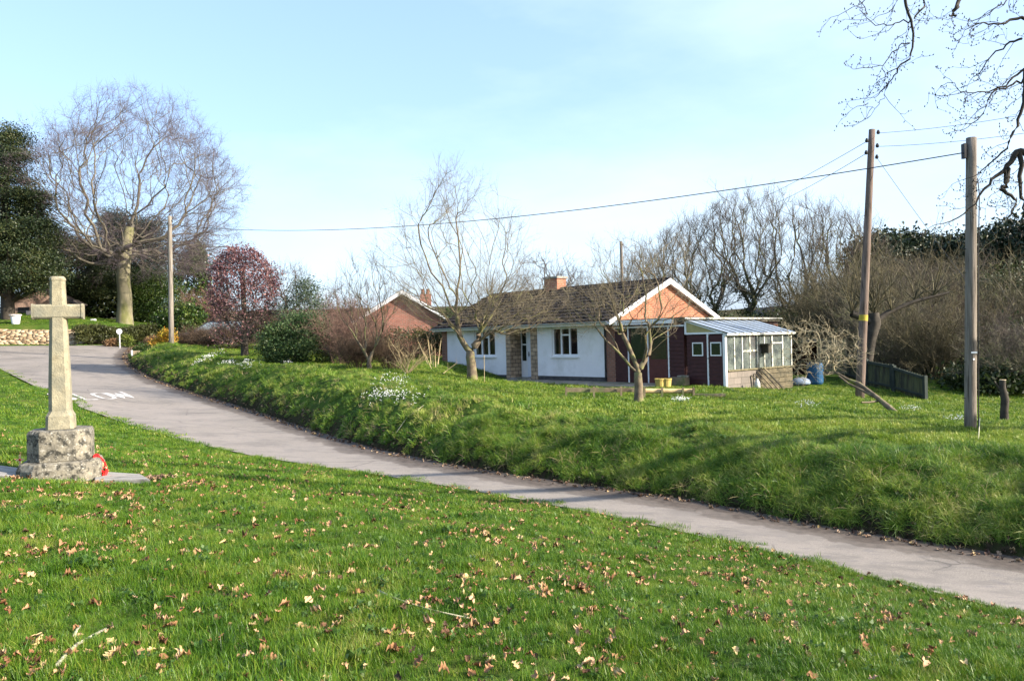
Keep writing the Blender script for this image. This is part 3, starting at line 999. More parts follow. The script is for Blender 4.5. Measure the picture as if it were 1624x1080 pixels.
leafy('conifer_tree', on(207, 508, 70), [((0, 0, 4.5), (3.0, 2.6, 5.0), 3), ((-1.0, 0, 7.0), (1.7, 1.6, 3.3), 1.3), ((1.6, 0, 6.2), (1.6, 1.6, 3.3), 1.3)], 460, 190, 0.13, LEAF['conifer'],
      'dark upright conifer standing directly behind the beech trunk', 'tree', G_ev, trunk=[(0, 0, 0.3)], seed=53, cr=0.5)
leafy('evergreen_shrub', on(250, 516, 67), [((0, 0, 1.8), (2.3, 1.8, 2.2), 3), ((-0.6, 0, 3.2), (1.5, 1.3, 1.6), 1)], 260, 130, 0.12, LEAF['green'],
      'green laurel-like shrub between the beech trunk and the left utility pole', 'shrub', seed=54, cr=0.4)
leafy('evergreen_shrub', on(158, 508, 67), [((0, 0, 1.6), (2.6, 1.8, 1.8), 3)], 170, 50, 0.26, LEAF['yew'],
      'low dark shrub left of the beech trunk foot', 'shrub', seed=55, cr=0.4)
leafy('conifer_tree', on(307, 540, 74), [((0, 0, 3.6), (1.7, 1.5, 3.6), 3), ((0.4, 0, 6.0), (0.9, 0.9, 1.6), 1)], 200, 50, 0.26, LEAF['green'],
      'loose pale green conifer right of the left utility pole', 'tree', seed=56, cr=0.38)
leafy('laurel_bush', on(292, 540, 57), [((0, 0, 1.1), (1.7, 1.2, 1.2), 1)], 110, 50, 0.2, LEAF['green'],
      'bright green laurel bush behind the dark car bonnet', 'shrub', seed=57, cr=0.3)
leafy('yew_tree', on(-60, 505, 62), [((0, 0, 4.5), (4, 3, 4.5), 1)], 240, 50, 0.34, LEAF['yew'],
      'dark yew mass leaving the left side of the photo', 'tree', G_ev, trunk=[(0, 0, 0.3)], seed=58, cr=0.55)
leafy('holly_bush', on(475, 573, 33.5), [((0.15, 0, 0.85), (1.6, 1.2, 0.95), 3), ((-0.85, 0, 0.9), (0.8, 0.8, 0.85), 1), ((0.5, 0, 1.6), (0.7, 0.6, 0.45), .5), ((-0.3, 0, 1.7), (0.5, 0.4, 0.4), .3)], 330, 56, 0.085, LEAF['holly'],
      'round dark green holly bush at the top of the bank right of the copper beech', 'shrub', seed=61, cr=0.2)
leafy('grey_green_shrub', on(482, 565, 37), [((0, 0, 1.7), (1.1, 1.0, 1.6), 3), ((0.1, 0, 3.0), (0.6, 0.6, 0.7), 1)], 170, 46, 0.085, LEAF['blue'],
      'loose grey-green shrub rising behind the holly bush', 'shrub', seed=62, cr=0.24)
leafy('variegated_bush', on(516, 572, 33.5), [((0, 0, 0.55), (0.6, 0.5, 0.6), 1)], 90, 42, 0.07, LEAF['lime'],
      'yellow-green bush at the right foot of the holly', 'shrub', seed=63, cr=0.14)
leafy('variegated_bush', on(430, 570, 33.5), [((0, 0, 0.75), (0.42, 0.4, 0.8), 1)], 80, 40, 0.07, LEAF['lime'],
      'narrow yellow-green bush at the left side of the holly', 'shrub', seed=64, cr=0.13)
leafy('golden_bush', on(262, 547, 43.5), [((0.1, 0, 0.45), (0.42, 0.4, 0.5), 1), ((-0.45, 0, 0.2), (0.4, 0.3, 0.22), .4)], 80, 40, 0.10, LEAF['gold'],
      'golden orange euonymus bush left of the left utility pole', 'shrub', seed=65, cr=0.14)
leafy('garden_hedge', on(655, 575, 41), [((0, 0, 0.7), (2.6, 0.7, 0.8), 1), ((1.6, 0, 0.9), (0.8, 0.6, 0.7), .3)], 260, 46, 0.10, LEAF['hedge'],
      'mixed dark garden hedge below the neighbouring brick gable', 'hedge', seed=66, cr=0.22)
leafy('conifer_tree', on(722, 560, 43), [((0, 0, 1.2), (0.7, 0.6, 1.9), 1)], 90, 46, 0.12, LEAF['green'],
      'small green conifer squeezed between neighbour gable and bungalow eaves', 'shrub', seed=67, cr=0.18)

def shrub(name, base, seed, bark, label, cat='shrub', group=None, leaves=None, **kw):
    v, fl = shrub_mesh(seed, **kw)
    t = link(name, mesh_np(name, v, fl, True), BARK[bark])
    t.location = base
    props(t, label, cat, group)
    return t
G_br = 'leafless shrubs left of the bungalow'
shrub('bare_shrub', on(545, 572, 33), 71, 'red', 'reddish leafless shrub right of the holly bush', group=G_br, n=46, h=2.1, lean=0.55, k=9, tl=0.5, tr=0.006, k2=1, base_r=0.5)
shrub('bare_shrub', on(578, 565, 39), 72, 'red', 'taller purplish leafless shrub behind the small multi-stemmed tree', group=G_br, n=30, h=2.2, lean=0.55, k=6, tl=0.6, tr=0.006, k2=1, base_r=0.7)
shrub('bare_shrub', on(625, 578, 30.5), 73, 'brown', 'dense brown rounded leafless shrub right of the small multi-stemmed tree', group=G_br, n=50, h=1.3, lean=0.75, k=8, tl=0.42, tr=0.005, k2=1, base_r=0.4)
shrub('bare_shrub', on(568, 578, 30), 74, 'brown', 'low brown leafless shrub at the foot of the small multi-stemmed tree', group=G_br, n=50, h=1.3, lean=0.7, k=10, tl=0.4, tr=0.005, k2=1, base_r=0.4)
shrub('arching_shrub', on(645, 592, 27), 75, 'straw', 'straw-coloured arching shrub left of the coppiced stems', group=G_br, n=16, h=1.25, lean=0.8, k=3, tl=0.35, tr=0.004, base_r=0.1)
shrub('bare_shrub', on(320, 545, 45), 76, 'brown', 'low tangled brown shrub in front of the parked car', n=70, h=1.25, lean=1.1, k=10, tl=0.5, tr=0.007, k2=1, base_r=0.7, droop=0.16)
shrub('bare_shrub', on(372, 552, 43), 77, 'brown', 'tangled brown shrub behind the copper beech trunk', n=60, h=1.5, lean=0.9, k=9, tl=0.5, tr=0.007, k2=1, base_r=0.7, droop=0.12)
shrub('bare_shrub', on(335, 542, 62), 78, 'red', 'russet leafless shrub above the parked car roof', n=60, h=3.0, lean=0.8, k=9, tl=0.8, tr=0.012, k2=1, base_r=0.8)
shrub('bare_shrub', on(440, 560, 44), 79, 'brown', 'brown leafless shrub between copper beech and holly', n=50, h=2.4, lean=0.7, k=9, tl=0.6, tr=0.008, k2=1, base_r=0.8)
shrub('bare_shrub', on(515, 566, 46), 80, 'red', 'purplish leafless shrub rising over the holly bush', n=50, h=3.4, lean=0.6, k=9, tl=0.7, tr=0.009, k2=1, base_r=0.8)
shrub('bare_shrub', on(556, 570, 46), 81, 'red', 'purplish leafless shrub left of the neighbour gable', group=G_br, n=40, h=3.3, lean=0.6, k=7, tl=0.7, tr=0.008, k2=1, base_r=0.8)

# the wood behind the bungalow: ivy-clad bare trees
G_wd = 'bare trees behind the bungalow'
wood = [(1335, 0.9, 48, 8.9, 'right-most bare tree of the group, thinning toward the nearer brown scrub'),
        (1262, 1, 52, 10.4, 'tall bare tree above the greenhouse roof, ivy on its lower stem'),
        (1185, 1, 50, 10.6, 'tallest bare tree right of the brick gable peak'),
        (1128, 1, 50, 9.4, 'bare tree with ivy trunk just right of the gable peak'),
        (1072, 1, 60, 9.2, 'bare tree rising directly behind the gable peak'),
        (1022, 1, 66, 7.6, 'smaller bare tree above the roof right of the far pole')]
for i, (px, s_, d, h, lab) in enumerate(wood):
    b0 = on(px, 540, d)
    top = h * 1.06
    tg = np.concatenate([ellip(430, (0, 0, top * 0.66), (2.9, 2.6, top * 0.36), 0.3, 91 + i)])
    root = [(0, 0, -0.3), (0.1, 0, 1.0), (0.05, 0, 2.2), (0.2, 0, 3.3)]
    t, pos, dr, rad = bare_tree('bare_tree', b0, root, tg, 0.24, 0.012, lab, 'tree', G_wd, bark='grey', twigbark='twig', seed=101 + i, bf=0.45, kd=1.7,
              tw=(0.85, 0.007, 4, 1), tw2=(0.45, 0.005, 1), attach=2, twr=0.04, wob=0.06, spread=0.45, up=0.32)
    # ivy over the trunk and the lower limbs
    m = (rad > 0.055) & (pos[:, 2] < h * 0.55)
    q = clumps(pos[m], 70, 0.26, 120 + i)
    zz = np.linspace(0.2, 3.3, 26)
    q = np.concatenate([q, clumps(np.stack([0.1 + 0 * zz, 0 * zz, zz], -1), 60, 0.33, 130 + i)])
    v, f = leaves_np(q, 0.15, 140 + i)
    link('ivy', mesh_np('ivy', v, f), LEAF['ivy'], t)

# undergrowth and scrub to the right
mats_s = ['brown', 'olive', 'twig', 'grey', 'olive']
protos = []
for i in range(5):
    v, fl = shrub_mesh(200 + i, n=46 + 6 * i, h=3.9, lean=[0.35, 0.6, 0.5, 0.8, 0.45][i], droop=[0.0, 0.03, 0.05, 0.06, 0.0][i], r0=0.022, k=8, tl=0.85, tr=0.008, k2=1, base_r=0.9, curl=0.16)
    me = mesh_np('scrub_shrub', v, fl, True)
    me.materials.append(BARK[mats_s[i]])
    protos.append(me)
rng = np.random.default_rng(7)
sp = []
for row, (d0, n0, x0, x1, sc) in enumerate(((32, 5, 1400, 1700, 0.8), (36, 6, 1360, 1740, 1.0), (41, 8, 1290, 1760, 1.15), (47, 8, 1270, 1760, 1.3), (55, 8, 1230, 1780, 1.5))):
    for k in range(n0):
        px = x0 + (x1 - x0) * (k + rng.uniform(0.2, 0.8)) / n0
        sp.append((px, d0 + rng.uniform(-1.5, 1.5) - (2.5 if px > 1560 and row == 0 else 0), sc * rng.uniform(0.85, 1.1), row))
rown = ['front row', 'second row', 'third row', 'fourth row', 'rear row']
for i, (px, d, sc, row) in enumerate(sp):
    o = bpy.data.objects.new('scrub_shrub', protos[int(rng.integers(0, 5))])
    COL.objects.link(o)
    o.location = on(px, 560, d)
    o.rotation_euler = (0, 0, rng.uniform(0, 6.28))
    o.scale = (sc, sc, sc * rng.uniform(0.85, 1.1))
    where = 'behind the fence' if px < 1480 else ('behind the near utility pole' if px < 1580 else 'at the right edge')
    kk = sum(1 for q in sp[:i] if q[3] == row) + 1
    onum = ['first', 'second', 'third', 'fourth', 'fifth', 'sixth', 'seventh', 'eighth', 'ninth'][kk - 1]
    props(o, 'leafless brown shrub, %s from left in the %s %s' % (onum, rown[row], where), 'shrub', 'tangled leafless scrub right of the garden')
for i, (px, d, h, w, lab) in enumerate(((1345, 44, 6.6, 2.6, 'bare olive-stemmed tree standing left of the leaning pole in the scrub'), (1440, 38, 5.4, 2.4, 'pale-stemmed bare tree rising behind the fence'),
                                   (1505, 40, 5.6, 2.6, 'bare tree in the scrub left of the near utility pole'), (1585, 37, 5.6, 2.6, 'bare tree in the scrub right of the near utility pole'))):
    b0 = on(px, 560, d)
    tg = ellip(260, (0, 0, h * 0.62), (w, w, h * 0.4), 0.3, 450 + i)
    bare_tree('scrub_tree', b0, [(0, 0, -0.3), (0.1, 0, 0.8), (0.0, 0, 1.6)], tg, 0.12, 0.010, lab, 'tree', 'bare trees in the scrub', bark='grey', twigbark='olive', seed=460 + i, bf=0.4, kd=1.3,
              tw=(0.8, 0.007, 3, 1), attach=1, twr=0.04, spread=0.5, up=0.2)
# low evergreen undergrowth that closes the foot of the scrub
for i, (px, d, w, h, lab) in enumerate(((1300, 44, 3.2, 2.6, 'dark evergreen thicket behind the greenhouse right end'), (1215, 46, 3.2, 3.0, 'dark ivy thicket behind the greenhouse roof'),
                                   (1135, 44, 2.6, 2.6, 'ivy thicket right of the brick gable'), (1400, 46, 3.5, 2.4, 'dark undergrowth behind the pollard'), (1480, 43, 3.4, 2.6, 'dark undergrowth behind the tilted fence end'),
                                   (1570, 38, 3.2, 2.2, 'dark undergrowth right of the near utility pole'), (1650, 34, 3.0, 2.4, 'dark ivy undergrowth at the right edge of the photo'), (1335, 47, 2.6, 4.6, 'tall ivy mass standing in the scrub left of the leaning pole'), (1435, 48, 2.4, 4.4, 'tall ivy mass rising behind the fence scrub'), (1520, 45, 2.8, 5.0, 'tall ivy mass behind the near utility pole'), (1600, 42, 2.6, 5.0, 'tall ivy mass near the right edge of the scrub'),
                                   (1520, 33, 1.6, 0.9, 'low bramble patch left of the near utility pole'), (1590, 29, 2.0, 0.7, 'low bramble patch behind the short stump'))):
    leafy('undergrowth_shrub', on(px, 560, d), [((0, 0, h * 0.5), (w, w * 0.6, h * 0.55), 1)], 190, 44, 0.17, LEAF['ivy'], lab, 'shrub', 'ivy undergrowth', seed=300 + i, cr=0.32)
# dark conifers on the far skyline
for i, (px, d, w, h, lab) in enumerate(((1398, 88, 4.2, 9.2, 'flat-topped dark conifer on the skyline between the two poles'), (1452, 90, 3.8, 9.2, 'dark rounded conifer on the skyline right of the leaning pole'),
                                   (1548, 84, 4.4, 8.8, 'dark conifer on the skyline behind the near utility pole'), (1612, 80, 5.0, 9.8, 'large dark conifer on the skyline at the right edge'),
                                   (1670, 78, 4.0, 10.0, 'dark conifer just past the right edge of the scrub'))):
    leafy('skyline_conifer', on(px, 540, d), [((0, 0, h * 0.62), (w, w * 0.7, h * 0.4), 3)], 210, 46, 0.45, LEAF['far'], lab, 'tree', 'dark conifers on the skyline', trunk=[(0, 0, 0.3)], seed=330 + i, cr=0.7)
# faint bare trees far behind the roofs
for i, (px, d, h, w, lab) in enumerate(((868, 75, 8.6, 3.2, 'faint distant bare tree left of the bungalow chimney'), (905, 90, 7.5, 3, 'faint distant bare tree right of the bungalow chimney'),
                                   (455, 80, 6.5, 3, 'faint distant bare tree above the grey-green shrub'))):
    b0 = on(px, 540, d)
    tg = ellip(220, (0, 0, h * 0.65), (w, w, h * 0.35), 0.3, 350 + i)
    bare_tree('distant_tree', b0, [(0, 0, -0.3), (0, 0, 1.2), (0, 0, 2.4)], tg, 0.2, 0.014, lab, 'tree', 'faint distant bare trees', bark='twig', twigbark='twig', seed=360 + i, bf=0.4,
              tw=(1.0, 0.010, 4, 1), attach=1, twr=0.05, spread=0.5, up=0.2)

# pollard behind the leaning pole
pb = on(1374, 600, 29.5)
t = empty('pollard_tree', pb, 0, 'knobbly dark pollard trunk with thin whips behind the leaning pole', 'tree')
v, f = tubes_np([(np.array([(0, 0, -0.2), (0.05, 0, 0.8), (0.2, 0, 1.6), (0.35, 0, 2.2), (0.32, 0, 2.6)]), np.array([0.24, 0.2, 0.19, 0.24, 0.2])),
                 (np.array([(0.3, 0, 2.2), (-0.1, 0, 2.45), (-0.5, 0, 2.6)]), np.array([0.16, 0.13, 0.14])),
                 (np.array([(0.35, 0, 2.2), (0.9, 0.1, 2.6), (1.9, 0, 3.0), (3.2, 0, 3.3)]), np.array([0.13, 0.09, 0.07, 0.04]))], 9)
link('trunk', mesh_np('trunk', v, f, True), BARK['dark'], t)
kn = np.array([(-0.5, 0, 2.6), (-0.45, 0.1, 2.65), (0.3, 0, 2.65), (0.4, 0.1, 2.6), (0.25, -0.1, 2.7), (1.0, 0, 2.7), (1.9, 0, 3.05), (2.6, 0, 3.2)])
rngp = np.random.default_rng(4)
st = []
for q in np.repeat(kn, 9, 0):
    d = np.array([rngp.normal(0.1, 0.5), rngp.normal(0, 0.4), 1.0]); L = rngp.uniform(1.2, 3.4)
    pts = [q]
    for s_ in range(5):
        d = d / np.linalg.norm(d); pts.append(pts[-1] + d * L / 5); d = d + rngp.normal(0, 0.16, 3)
    st.append((np.array(pts), 0.022 * np.linspace(1, 0.25, 6)))
A, R, d = twigs(np.concatenate([s[0][2:] for s in st]), np.tile([0, 0, 1.0], (len(st) * 4, 1)), 0.6, 0.006, 2, 5, 0.5, 0.2)
v, fl = join([tubes_np(st, 5), twig_mesh(A, R)])
link('crown', mesh_np('crown', v, fl, True), BARK['olive'], t)

# pruned leaning bough: the base lies at the right, the tangle of twigs hangs left
fb = on(1432, 666, 20.0)
def fr(px, py, d): 
    q = P(px, py, d) - fb
    return (q.x, q.y, q.z)
t = empty('leaning_bough', fb, 0, 'fallen bough propped on the lawn with a pale twiggy tangle at its raised left end', 'branch')
main = np.array([fr(1434, 668, 19.9), fr(1410, 646, 20.3), fr(1388, 628, 20.7), fr(1362, 608, 21.2), fr(1345, 602, 21.5), fr(1324, 590, 21.8)])
sec = np.array([fr(1388, 630, 20.7), fr(1365, 618, 21.0), fr(1345, 608, 21.3), fr(1330, 596, 21.6)])
v, fl = tubes_np([(main, np.array([0.085, 0.075, 0.06, 0.05, 0.042, 0.036])), (sec, np.array([0.04, 0.03, 0.028, 0.02])), (np.array([fr(1392, 636, 20.6), fr(1378, 638, 20.5), fr(1366, 638, 20.4)]), np.array([.03, .025, .022]))], 8)
link('trunk', mesh_np('trunk', v, fl, True), BARK['apple'], t)
cen = np.array(fr(1305, 555, 22.2))
tg = np.concatenate([ellip(150, cen, (0.9, 0.9, 0.8), 0.3, 380), ellip(70, np.array(fr(1265, 575, 22.6)), (0.7, 0.6, 0.7), 0.2, 381), ellip(30, np.array(fr(1262, 520, 23)), (0.6, 0.5, 0.2), 0.2, 382), ellip(30, np.array(fr(1345, 560, 21.6)), (0.5, 0.5, 0.4), 0.2, 383)])
pos, par, dr, rad, nr, tr, crn = skeleton(main[2:], tg, 0.045, 0.005, 0.15, 0.9, 2, 385, wob=0.18)
A, R, d = twigs(pos[nr:], dr[nr:], 0.42, 0.005, 2, 386, 0.9, -0.05, curl=0.4)
v, fl = join([tubes_np(crn, 5), twig_mesh(A, R)])
link('crown', mesh_np('crown', v, fl, True), BARK['straw'] if False else mottled('pale_twig', (0.22, 0.18, 0.11), (0.36, 0.31, 0.2), 3, bmp=0), t)

# short stump
sb = on(1593, 668, 20.0)
t = empty('tree_stump', sb, 0, 'short upright sawn stump right of the near utility pole', 'stump')
v, f = tubes_np([(np.array([(0, 0, -0.1), (0.0, 0, 0.25), (0.03, 0, 0.55), (-0.03, 0, 0.85), (-0.02, 0, 1.05)]), np.array([0.12, 0.095, 0.10, 0.08, 0.075])),
                 (np.array([(0.0, 0, 0.6), (-0.12, 0, 0.85), (-0.24, 0, 1.02)]), np.array([0.035, 0.028, 0.02]))], 10)
link('trunk', mesh_np('trunk', v, f, True), BARK['dark'], t)
mb = MB(); mb.rings([(0.078, 1.045), (0.074, 1.06)], 12, cx=-0.02)
mb.build('cut_face', mottled('sawn_wood', (0.4, 0.3, 0.18), (0.55, 0.43, 0.28), 12), t)

# old oak standing right of the photographed verge; its boughs hang into the top right
oakb = Vector((18.5, 15.0, T1(18.5, 15.0)))
t = empty('oak_tree', oakb, 0, 'dark gnarled oak boughs hanging into the top right corner', 'tree')
def ob(px, py, d):
    q = P(px, py, d) - oakb
    return np.array((q.x, q.y, q.z))
tops = oakb
L_ = [(np.array([(0, 0, -0.3), (0.05, 0, 1.2), (0, 0, 2.6), (0.1, 0.1, 4.0), (0.3, 0.3, 5.6), (0.2, 0.6, 7.4)]), np.array([0.46, 0.33, 0.29, 0.27, 0.22, 0.16]))]
link('trunk', mesh_np('trunk', *tubes_np(L_, 16), True), BARK['dark'], t)
fork1 = np.array((0.1, 0.1, 4.0)); fork2 = np.array((0.25, 0.25, 5.3))
D = 8.6
limbs = [
    # (points, radii)
    ([fork1, ob(1800, 120, 8.0), ob(1700, 200, D), ob(1655, 262, D), ob(1618, 240, D), ob(1598, 262, D), ob(1572, 285, D), ob(1552, 312, D), ob(1520, 345, D), ob(1482, 357, D)], [0.14, 0.10, 0.065, 0.045, 0.034, 0.028, 0.016, 0.011, 0.007, 0.003]),
    ([ob(1598, 262, D), ob(1596, 290, D), ob(1592, 302, D), ob(1612, 318, D), ob(1600, 345, D)], [0.034, 0.03, 0.022, 0.012, 0.006]),
    ([ob(1618, 240, D), ob(1618, 290, D), ob(1622, 330, D), ob(1640, 350, D)], [0.03, 0.02, 0.012, 0.008]),
    ([fork1, ob(1850, -60, 8), ob(1720, 20, D), ob(1655, 60, D), ob(1628, 105, D), ob(1624, 150, D), ob(1614, 190, D), ob(1600, 225, D), ob(1575, 255, D), ob(1545, 280, D)], [0.14, 0.1, 0.06, 0.04, 0.022, 0.02, 0.016, 0.012, 0.008, 0.004]),
    ([ob(1655, 60, D), ob(1620, 28, D), ob(1590, 38, D), ob(1560, 36, D), ob(1530, 48, D)], [0.03, 0.018, 0.011, 0.007, 0.004]),
    ([ob(1620, 62, D), ob(1595, 72, D), ob(1570, 92, D), ob(1550, 118, D), ob(1545, 122, D)], [0.014, 0.01, 0.007, 0.005, 0.003]),
    ([ob(1624, 110, D), ob(1600, 130, D), ob(1572, 150, D), ob(1555, 185, D), ob(1530, 205, D)], [0.014, 0.01, 0.008, 0.006, 0.003]),
    ([ob(1624, 125, D), ob(1600, 137, D), ob(1575, 143, D), ob(1545, 148, D), ob(1520, 143, D), ob(1510, 130, D)], [0.014, 0.010, 0.008, 0.006, 0.004, 0.002]),
    ([fork2, ob(1650, -250, 8.2), ob(1480, -120, D), ob(1440, -20, D), ob(1437, 10, D), ob(1446, 40, D), ob(1444, 86, D), ob(1424, 108, D), ob(1411, 130, D), ob(1388, 155, D)], [0.12, 0.07, 0.04, 0.018, 0.016, 0.013, 0.010, 0.008, 0.006, 0.003]),
    ([ob(1443, 69, D), ob(1426, 73, D), ob(1410, 92, D), ob(1396, 104, D), ob(1380, 108, D)], [0.008, 0.006, 0.005, 0.004, 0.002]),
    ([ob(1424, 108, D), ob(1404, 118, D), ob(1392, 130, D)], [0.006, 0.004, 0.002]),
    ([ob(1411, 130, D), ob(1402, 150, D), ob(1395, 165, D), ob(1384, 170, D), ob(1368, 168, D)], [0.005, 0.004, 0.003, 0.002, 0.0015]),
    ([ob(1445, 30, D), ob(1420, 37, D), ob(1395, 40, D), ob(1376, 30, D), ob(1372, 12, D), ob(1350, -2, D)], [0.009, 0.006, 0.005, 0.004, 0.004, 0.004]),
    ([ob(1480, -60, D), ob(1420, -20, D), ob(1418, 10, D), ob(1405, 22, D)], [0.012, 0.009, 0.006, 0.003]),
    ([ob(1480, -60, D), ob(1465, 0, D), ob(1450, 30, D)], [0.02, 0.012, 0.008]),
    ([ob(1560, -80, D), ob(1525, -5, D), ob(1512, 18, D), ob(1514, 28, D)], [0.03, 0.022, 0.02, 0.008]),
    ([ob(1480, -120, D), ob(1400, -40, D), ob(1370, 2, D), ob(1352, 12, D)], [0.02, 0.009, 0.005, 0.003]),
    ([ob(1560, -80, D), ob(1600, -10, D), ob(1575, 15, D), ob(1555, 30, D)], [0.014, 0.008, 0.005, 0.003]),
    ([fork2, ob(1560, -250, 8.2), ob(1400, -230, D), ob(1250, -200, D)], [0.12, 0.07, 0.04, 0.02]),
]
chains = []
for pts, r in limbs:
    pts = np.array(pts); r = np.array(r, float)
    n = len(pts)
    a = np.concatenate([pts[:1], pts[:-1]]); c = np.concatenate([pts[1:], pts[-1:]]); d = np.concatenate([pts[2:], pts[-1:], pts[-1:]])
    out, ro = [], []
    rngo = np.random.default_rng(n)
    for i in range(n - 1):
        for u_ in (0, 0.25, 0.5, 0.75):
            p0, p1, p2, p3 = a[i], pts[i], c[i], d[i]
            q = 0.5 * (2 * p1 + (p2 - p0) * u_ + (2 * p0 - 5 * p1 + 4 * p2 - p3) * u_ ** 2 + (-p0 + 3 * p1 - 3 * p2 + p3) * u_ ** 3)
            out.append(q + (rngo.normal(0, 0.012, 3) if 0 < u_ else 0)); ro.append(r[i] * (1 - u_) + r[i + 1] * u_)
    out.append(pts[-1]); ro.append(r[-1])
    chains.append((np.array(out), np.array(ro)))
big = [c for c in chains]
v, f = tubes_np(big, 7)
link('limbs', mesh_np('limbs', v, f, True), BARK['dark'], t)
bp, bd = [], []
for c in chains:
    m = np.where((c[1] < 0.05))[0]
    dd = np.gradient(c[0], axis=0)
    for i in m:
        if i % (4 if c[0][i][0] + oakb.x < 4.9 else 2) == 0: bp.append(c[0][i]); bd.append(dd[i] / np.linalg.norm(dd[i]) + np.array([-0.35, 0, -0.15]))
bp, bd = np.array(bp), np.array(bd)
vis = (bp[:, 2] < 8)
A, R, d = twigs(bp, bd, 0.40, 0.0036, 1, 401, 0.55, -0.05, nseg=5, curl=0.28)
A2, R2, d2 = twigs(A[:, 2:6].reshape(-1, 3), np.repeat(d, 4, 0), 0.13, 0.0024, 1, 402, 0.7, 0.25, nseg=3, curl=0.35)
bud = np.concatenate([A2[:, -1], A2[:, 2], A[:, -1]])
rngb = np.random.default_rng(8)
mB = [np.stack([bud, bud + rngb.normal(0, 0.006, bud.shape) + np.array([0, 0, 0.012])], 1)]
Rb = np.tile(np.array([[0.0065, 0.003]]), (len(bud), 1))
v, fl = join([twig_mesh(A, R, 4), twig_mesh(A2, R2, 3), twig_mesh(mB[0], Rb, 5)])
link('crown', mesh_np('crown', v, fl, True), BARK['dark'], t)

# ------------------------------------------------------------ materials for made things
M_render = mottled('white_render', (0.74, 0.73, 0.74), (0.82, 0.81, 0.81), 1.2, rough=0.9, c3=(0.62, 0.61, 0.58), s3=1.1, t3=(0.5, 0.75), bmp=0.5)
M_white = mottled('white_paint', (0.70, 0.71, 0.72), (0.80, 0.80, 0.80), 3, rough=0.5, c3=(0.55, 0.54, 0.5), s3=4, t3=(0.6, 0.8), bmp=0.1)
M_upvc = mottled('white_plastic', (0.78, 0.79, 0.80), (0.84, 0.84, 0.84), 3, rough=0.35, bmp=0)
M_black = mottled('black_paint', (0.012, 0.012, 0.013), (0.03, 0.03, 0.03), 5, rough=0.5, bmp=0.1)
M_brick = brick_mat('orange_brick', (0.38, 0.12, 0.058), (0.27, 0.08, 0.04), (0.30, 0.21, 0.15))
M_brick2 = brick_mat('red_brick', (0.36, 0.125, 0.085), (0.28, 0.09, 0.06), (0.30, 0.23, 0.19))
M_brickd = brick_mat('pier_brick', (0.27, 0.11, 0.07), (0.19, 0.075, 0.05), (0.23, 0.18, 0.14))
M_stone = brick_mat('stone_blocks', (0.50, 0.38, 0.26), (0.30, 0.22, 0.15), (0.12, 0.095, 0.07), w=0.31, h=0.165, msize=0.014)
M_tile = mottled('roof_tile', (0.008, 0.006, 0.006), (0.022, 0.017, 0.017), 6, rough=0.9, c3=(0.045, 0.038, 0.026), s3=2.4, t3=(0.6, 0.78), bmp=0.6)
M_tile2 = mottled('slate_tile', (0.045, 0.038, 0.035), (0.09, 0.078, 0.07), 5, rough=0.85, bmp=0.4)
M_clad = mottled('brown_cladding', (0.035, 0.010, 0.010), (0.062, 0.018, 0.016), 5, rough=0.55, scl=(1, 1, 4), bmp=0.2)
M_cladl = mottled('red_brown_panel', (0.08, 0.025, 0.02), (0.11, 0.035, 0.028), 4, rough=0.6, bmp=0.1)
M_felt = mottled('roof_felt', (0.10, 0.09, 0.075), (0.17, 0.15, 0.12), 2, rough=0.95, c3=(0.08, 0.09, 0.03), s3=1.5, bmp=0.4)
M_conc = mottled('concrete', (0.22, 0.20, 0.17), (0.33, 0.31, 0.27), 5, rough=0.95, c3=(0.12, 0.12, 0.07), s3=2, bmp=0.4)
M_block = brick_mat('concrete_blocks', (0.22, 0.19, 0.165), (0.17, 0.15, 0.13), (0.11, 0.10, 0.085), w=0.44, h=0.215, msize=0.01)
M_weather = mottled('weathered_wood', (0.13, 0.10, 0.065), (0.26, 0.21, 0.13), 4, rough=0.9, scl=(1, 1, 1), c3=(0.12, 0.13, 0.06), s3=3, bmp=0.4)
M_oldwhite = mottled('flaking_white_paint', (0.40, 0.40, 0.36), (0.62, 0.62, 0.58), 7, rough=0.8, c3=(0.16, 0.15, 0.09), s3=6, t3=(0.5, 0.62), bmp=0.4)
M_fence = mottled('mossy_fence_boards', (0.05, 0.055, 0.035), (0.10, 0.11, 0.055), 3, rough=0.9, scl=(4, 4, 0.6), c3=(0.035, 0.037, 0.03), s3=1.2, bmp=0.4)
M_metal = mottled('galvanised_metal', (0.35, 0.36, 0.37), (0.5, 0.5, 0.5), 6, rough=0.5, metallic=0.4, bmp=0.1)

def glass_mat(name, tint, alpha, rough=0.08, dirt=(0.30, 0.29, 0.22), dlo=0.5, dhi=0.8, dmax=0.5):
    m, nt, b = new_mat(name)
    v = coords(nt)
    b.inputs['Base Color'].default_value = (*tint, 1)
    b.inputs['Roughness'].default_value = rough
    b.inputs['Specular IOR Level'].default_value = 0.6
    tr = node(nt, 'ShaderNodeBsdfTransparent')
    ms = node(nt, 'ShaderNodeMixShader')
    ms.inputs[0].default_value = 1 - alpha
    nt.links.new(b.outputs[0], ms.inputs[1]); nt.links.new(tr.outputs[0], ms.inputs[2])
    df = node(nt, 'ShaderNodeBsdfDiffuse'); df.inputs[0].default_value = (*dirt, 1)
    m2 = node(nt, 'ShaderNodeMixShader')
    f = ramp(nt, noise(nt, v, 1.6, 6, 0.7), [(dlo, (0, 0, 0)), (dhi, (dmax,) * 3)])
    nt.links.new(f, m2.inputs[0])
    nt.links.new(ms.outputs[0], m2.inputs[1]); nt.links.new(df.outputs[0], m2.inputs[2])
    nt.links.new(m2.outputs[0], nt.nodes['Material Output'].inputs[0])
    return m
M_glass = glass_mat('window_glass', (0.02, 0.02, 0.022), 0.25, 0.04, dmax=0.06)
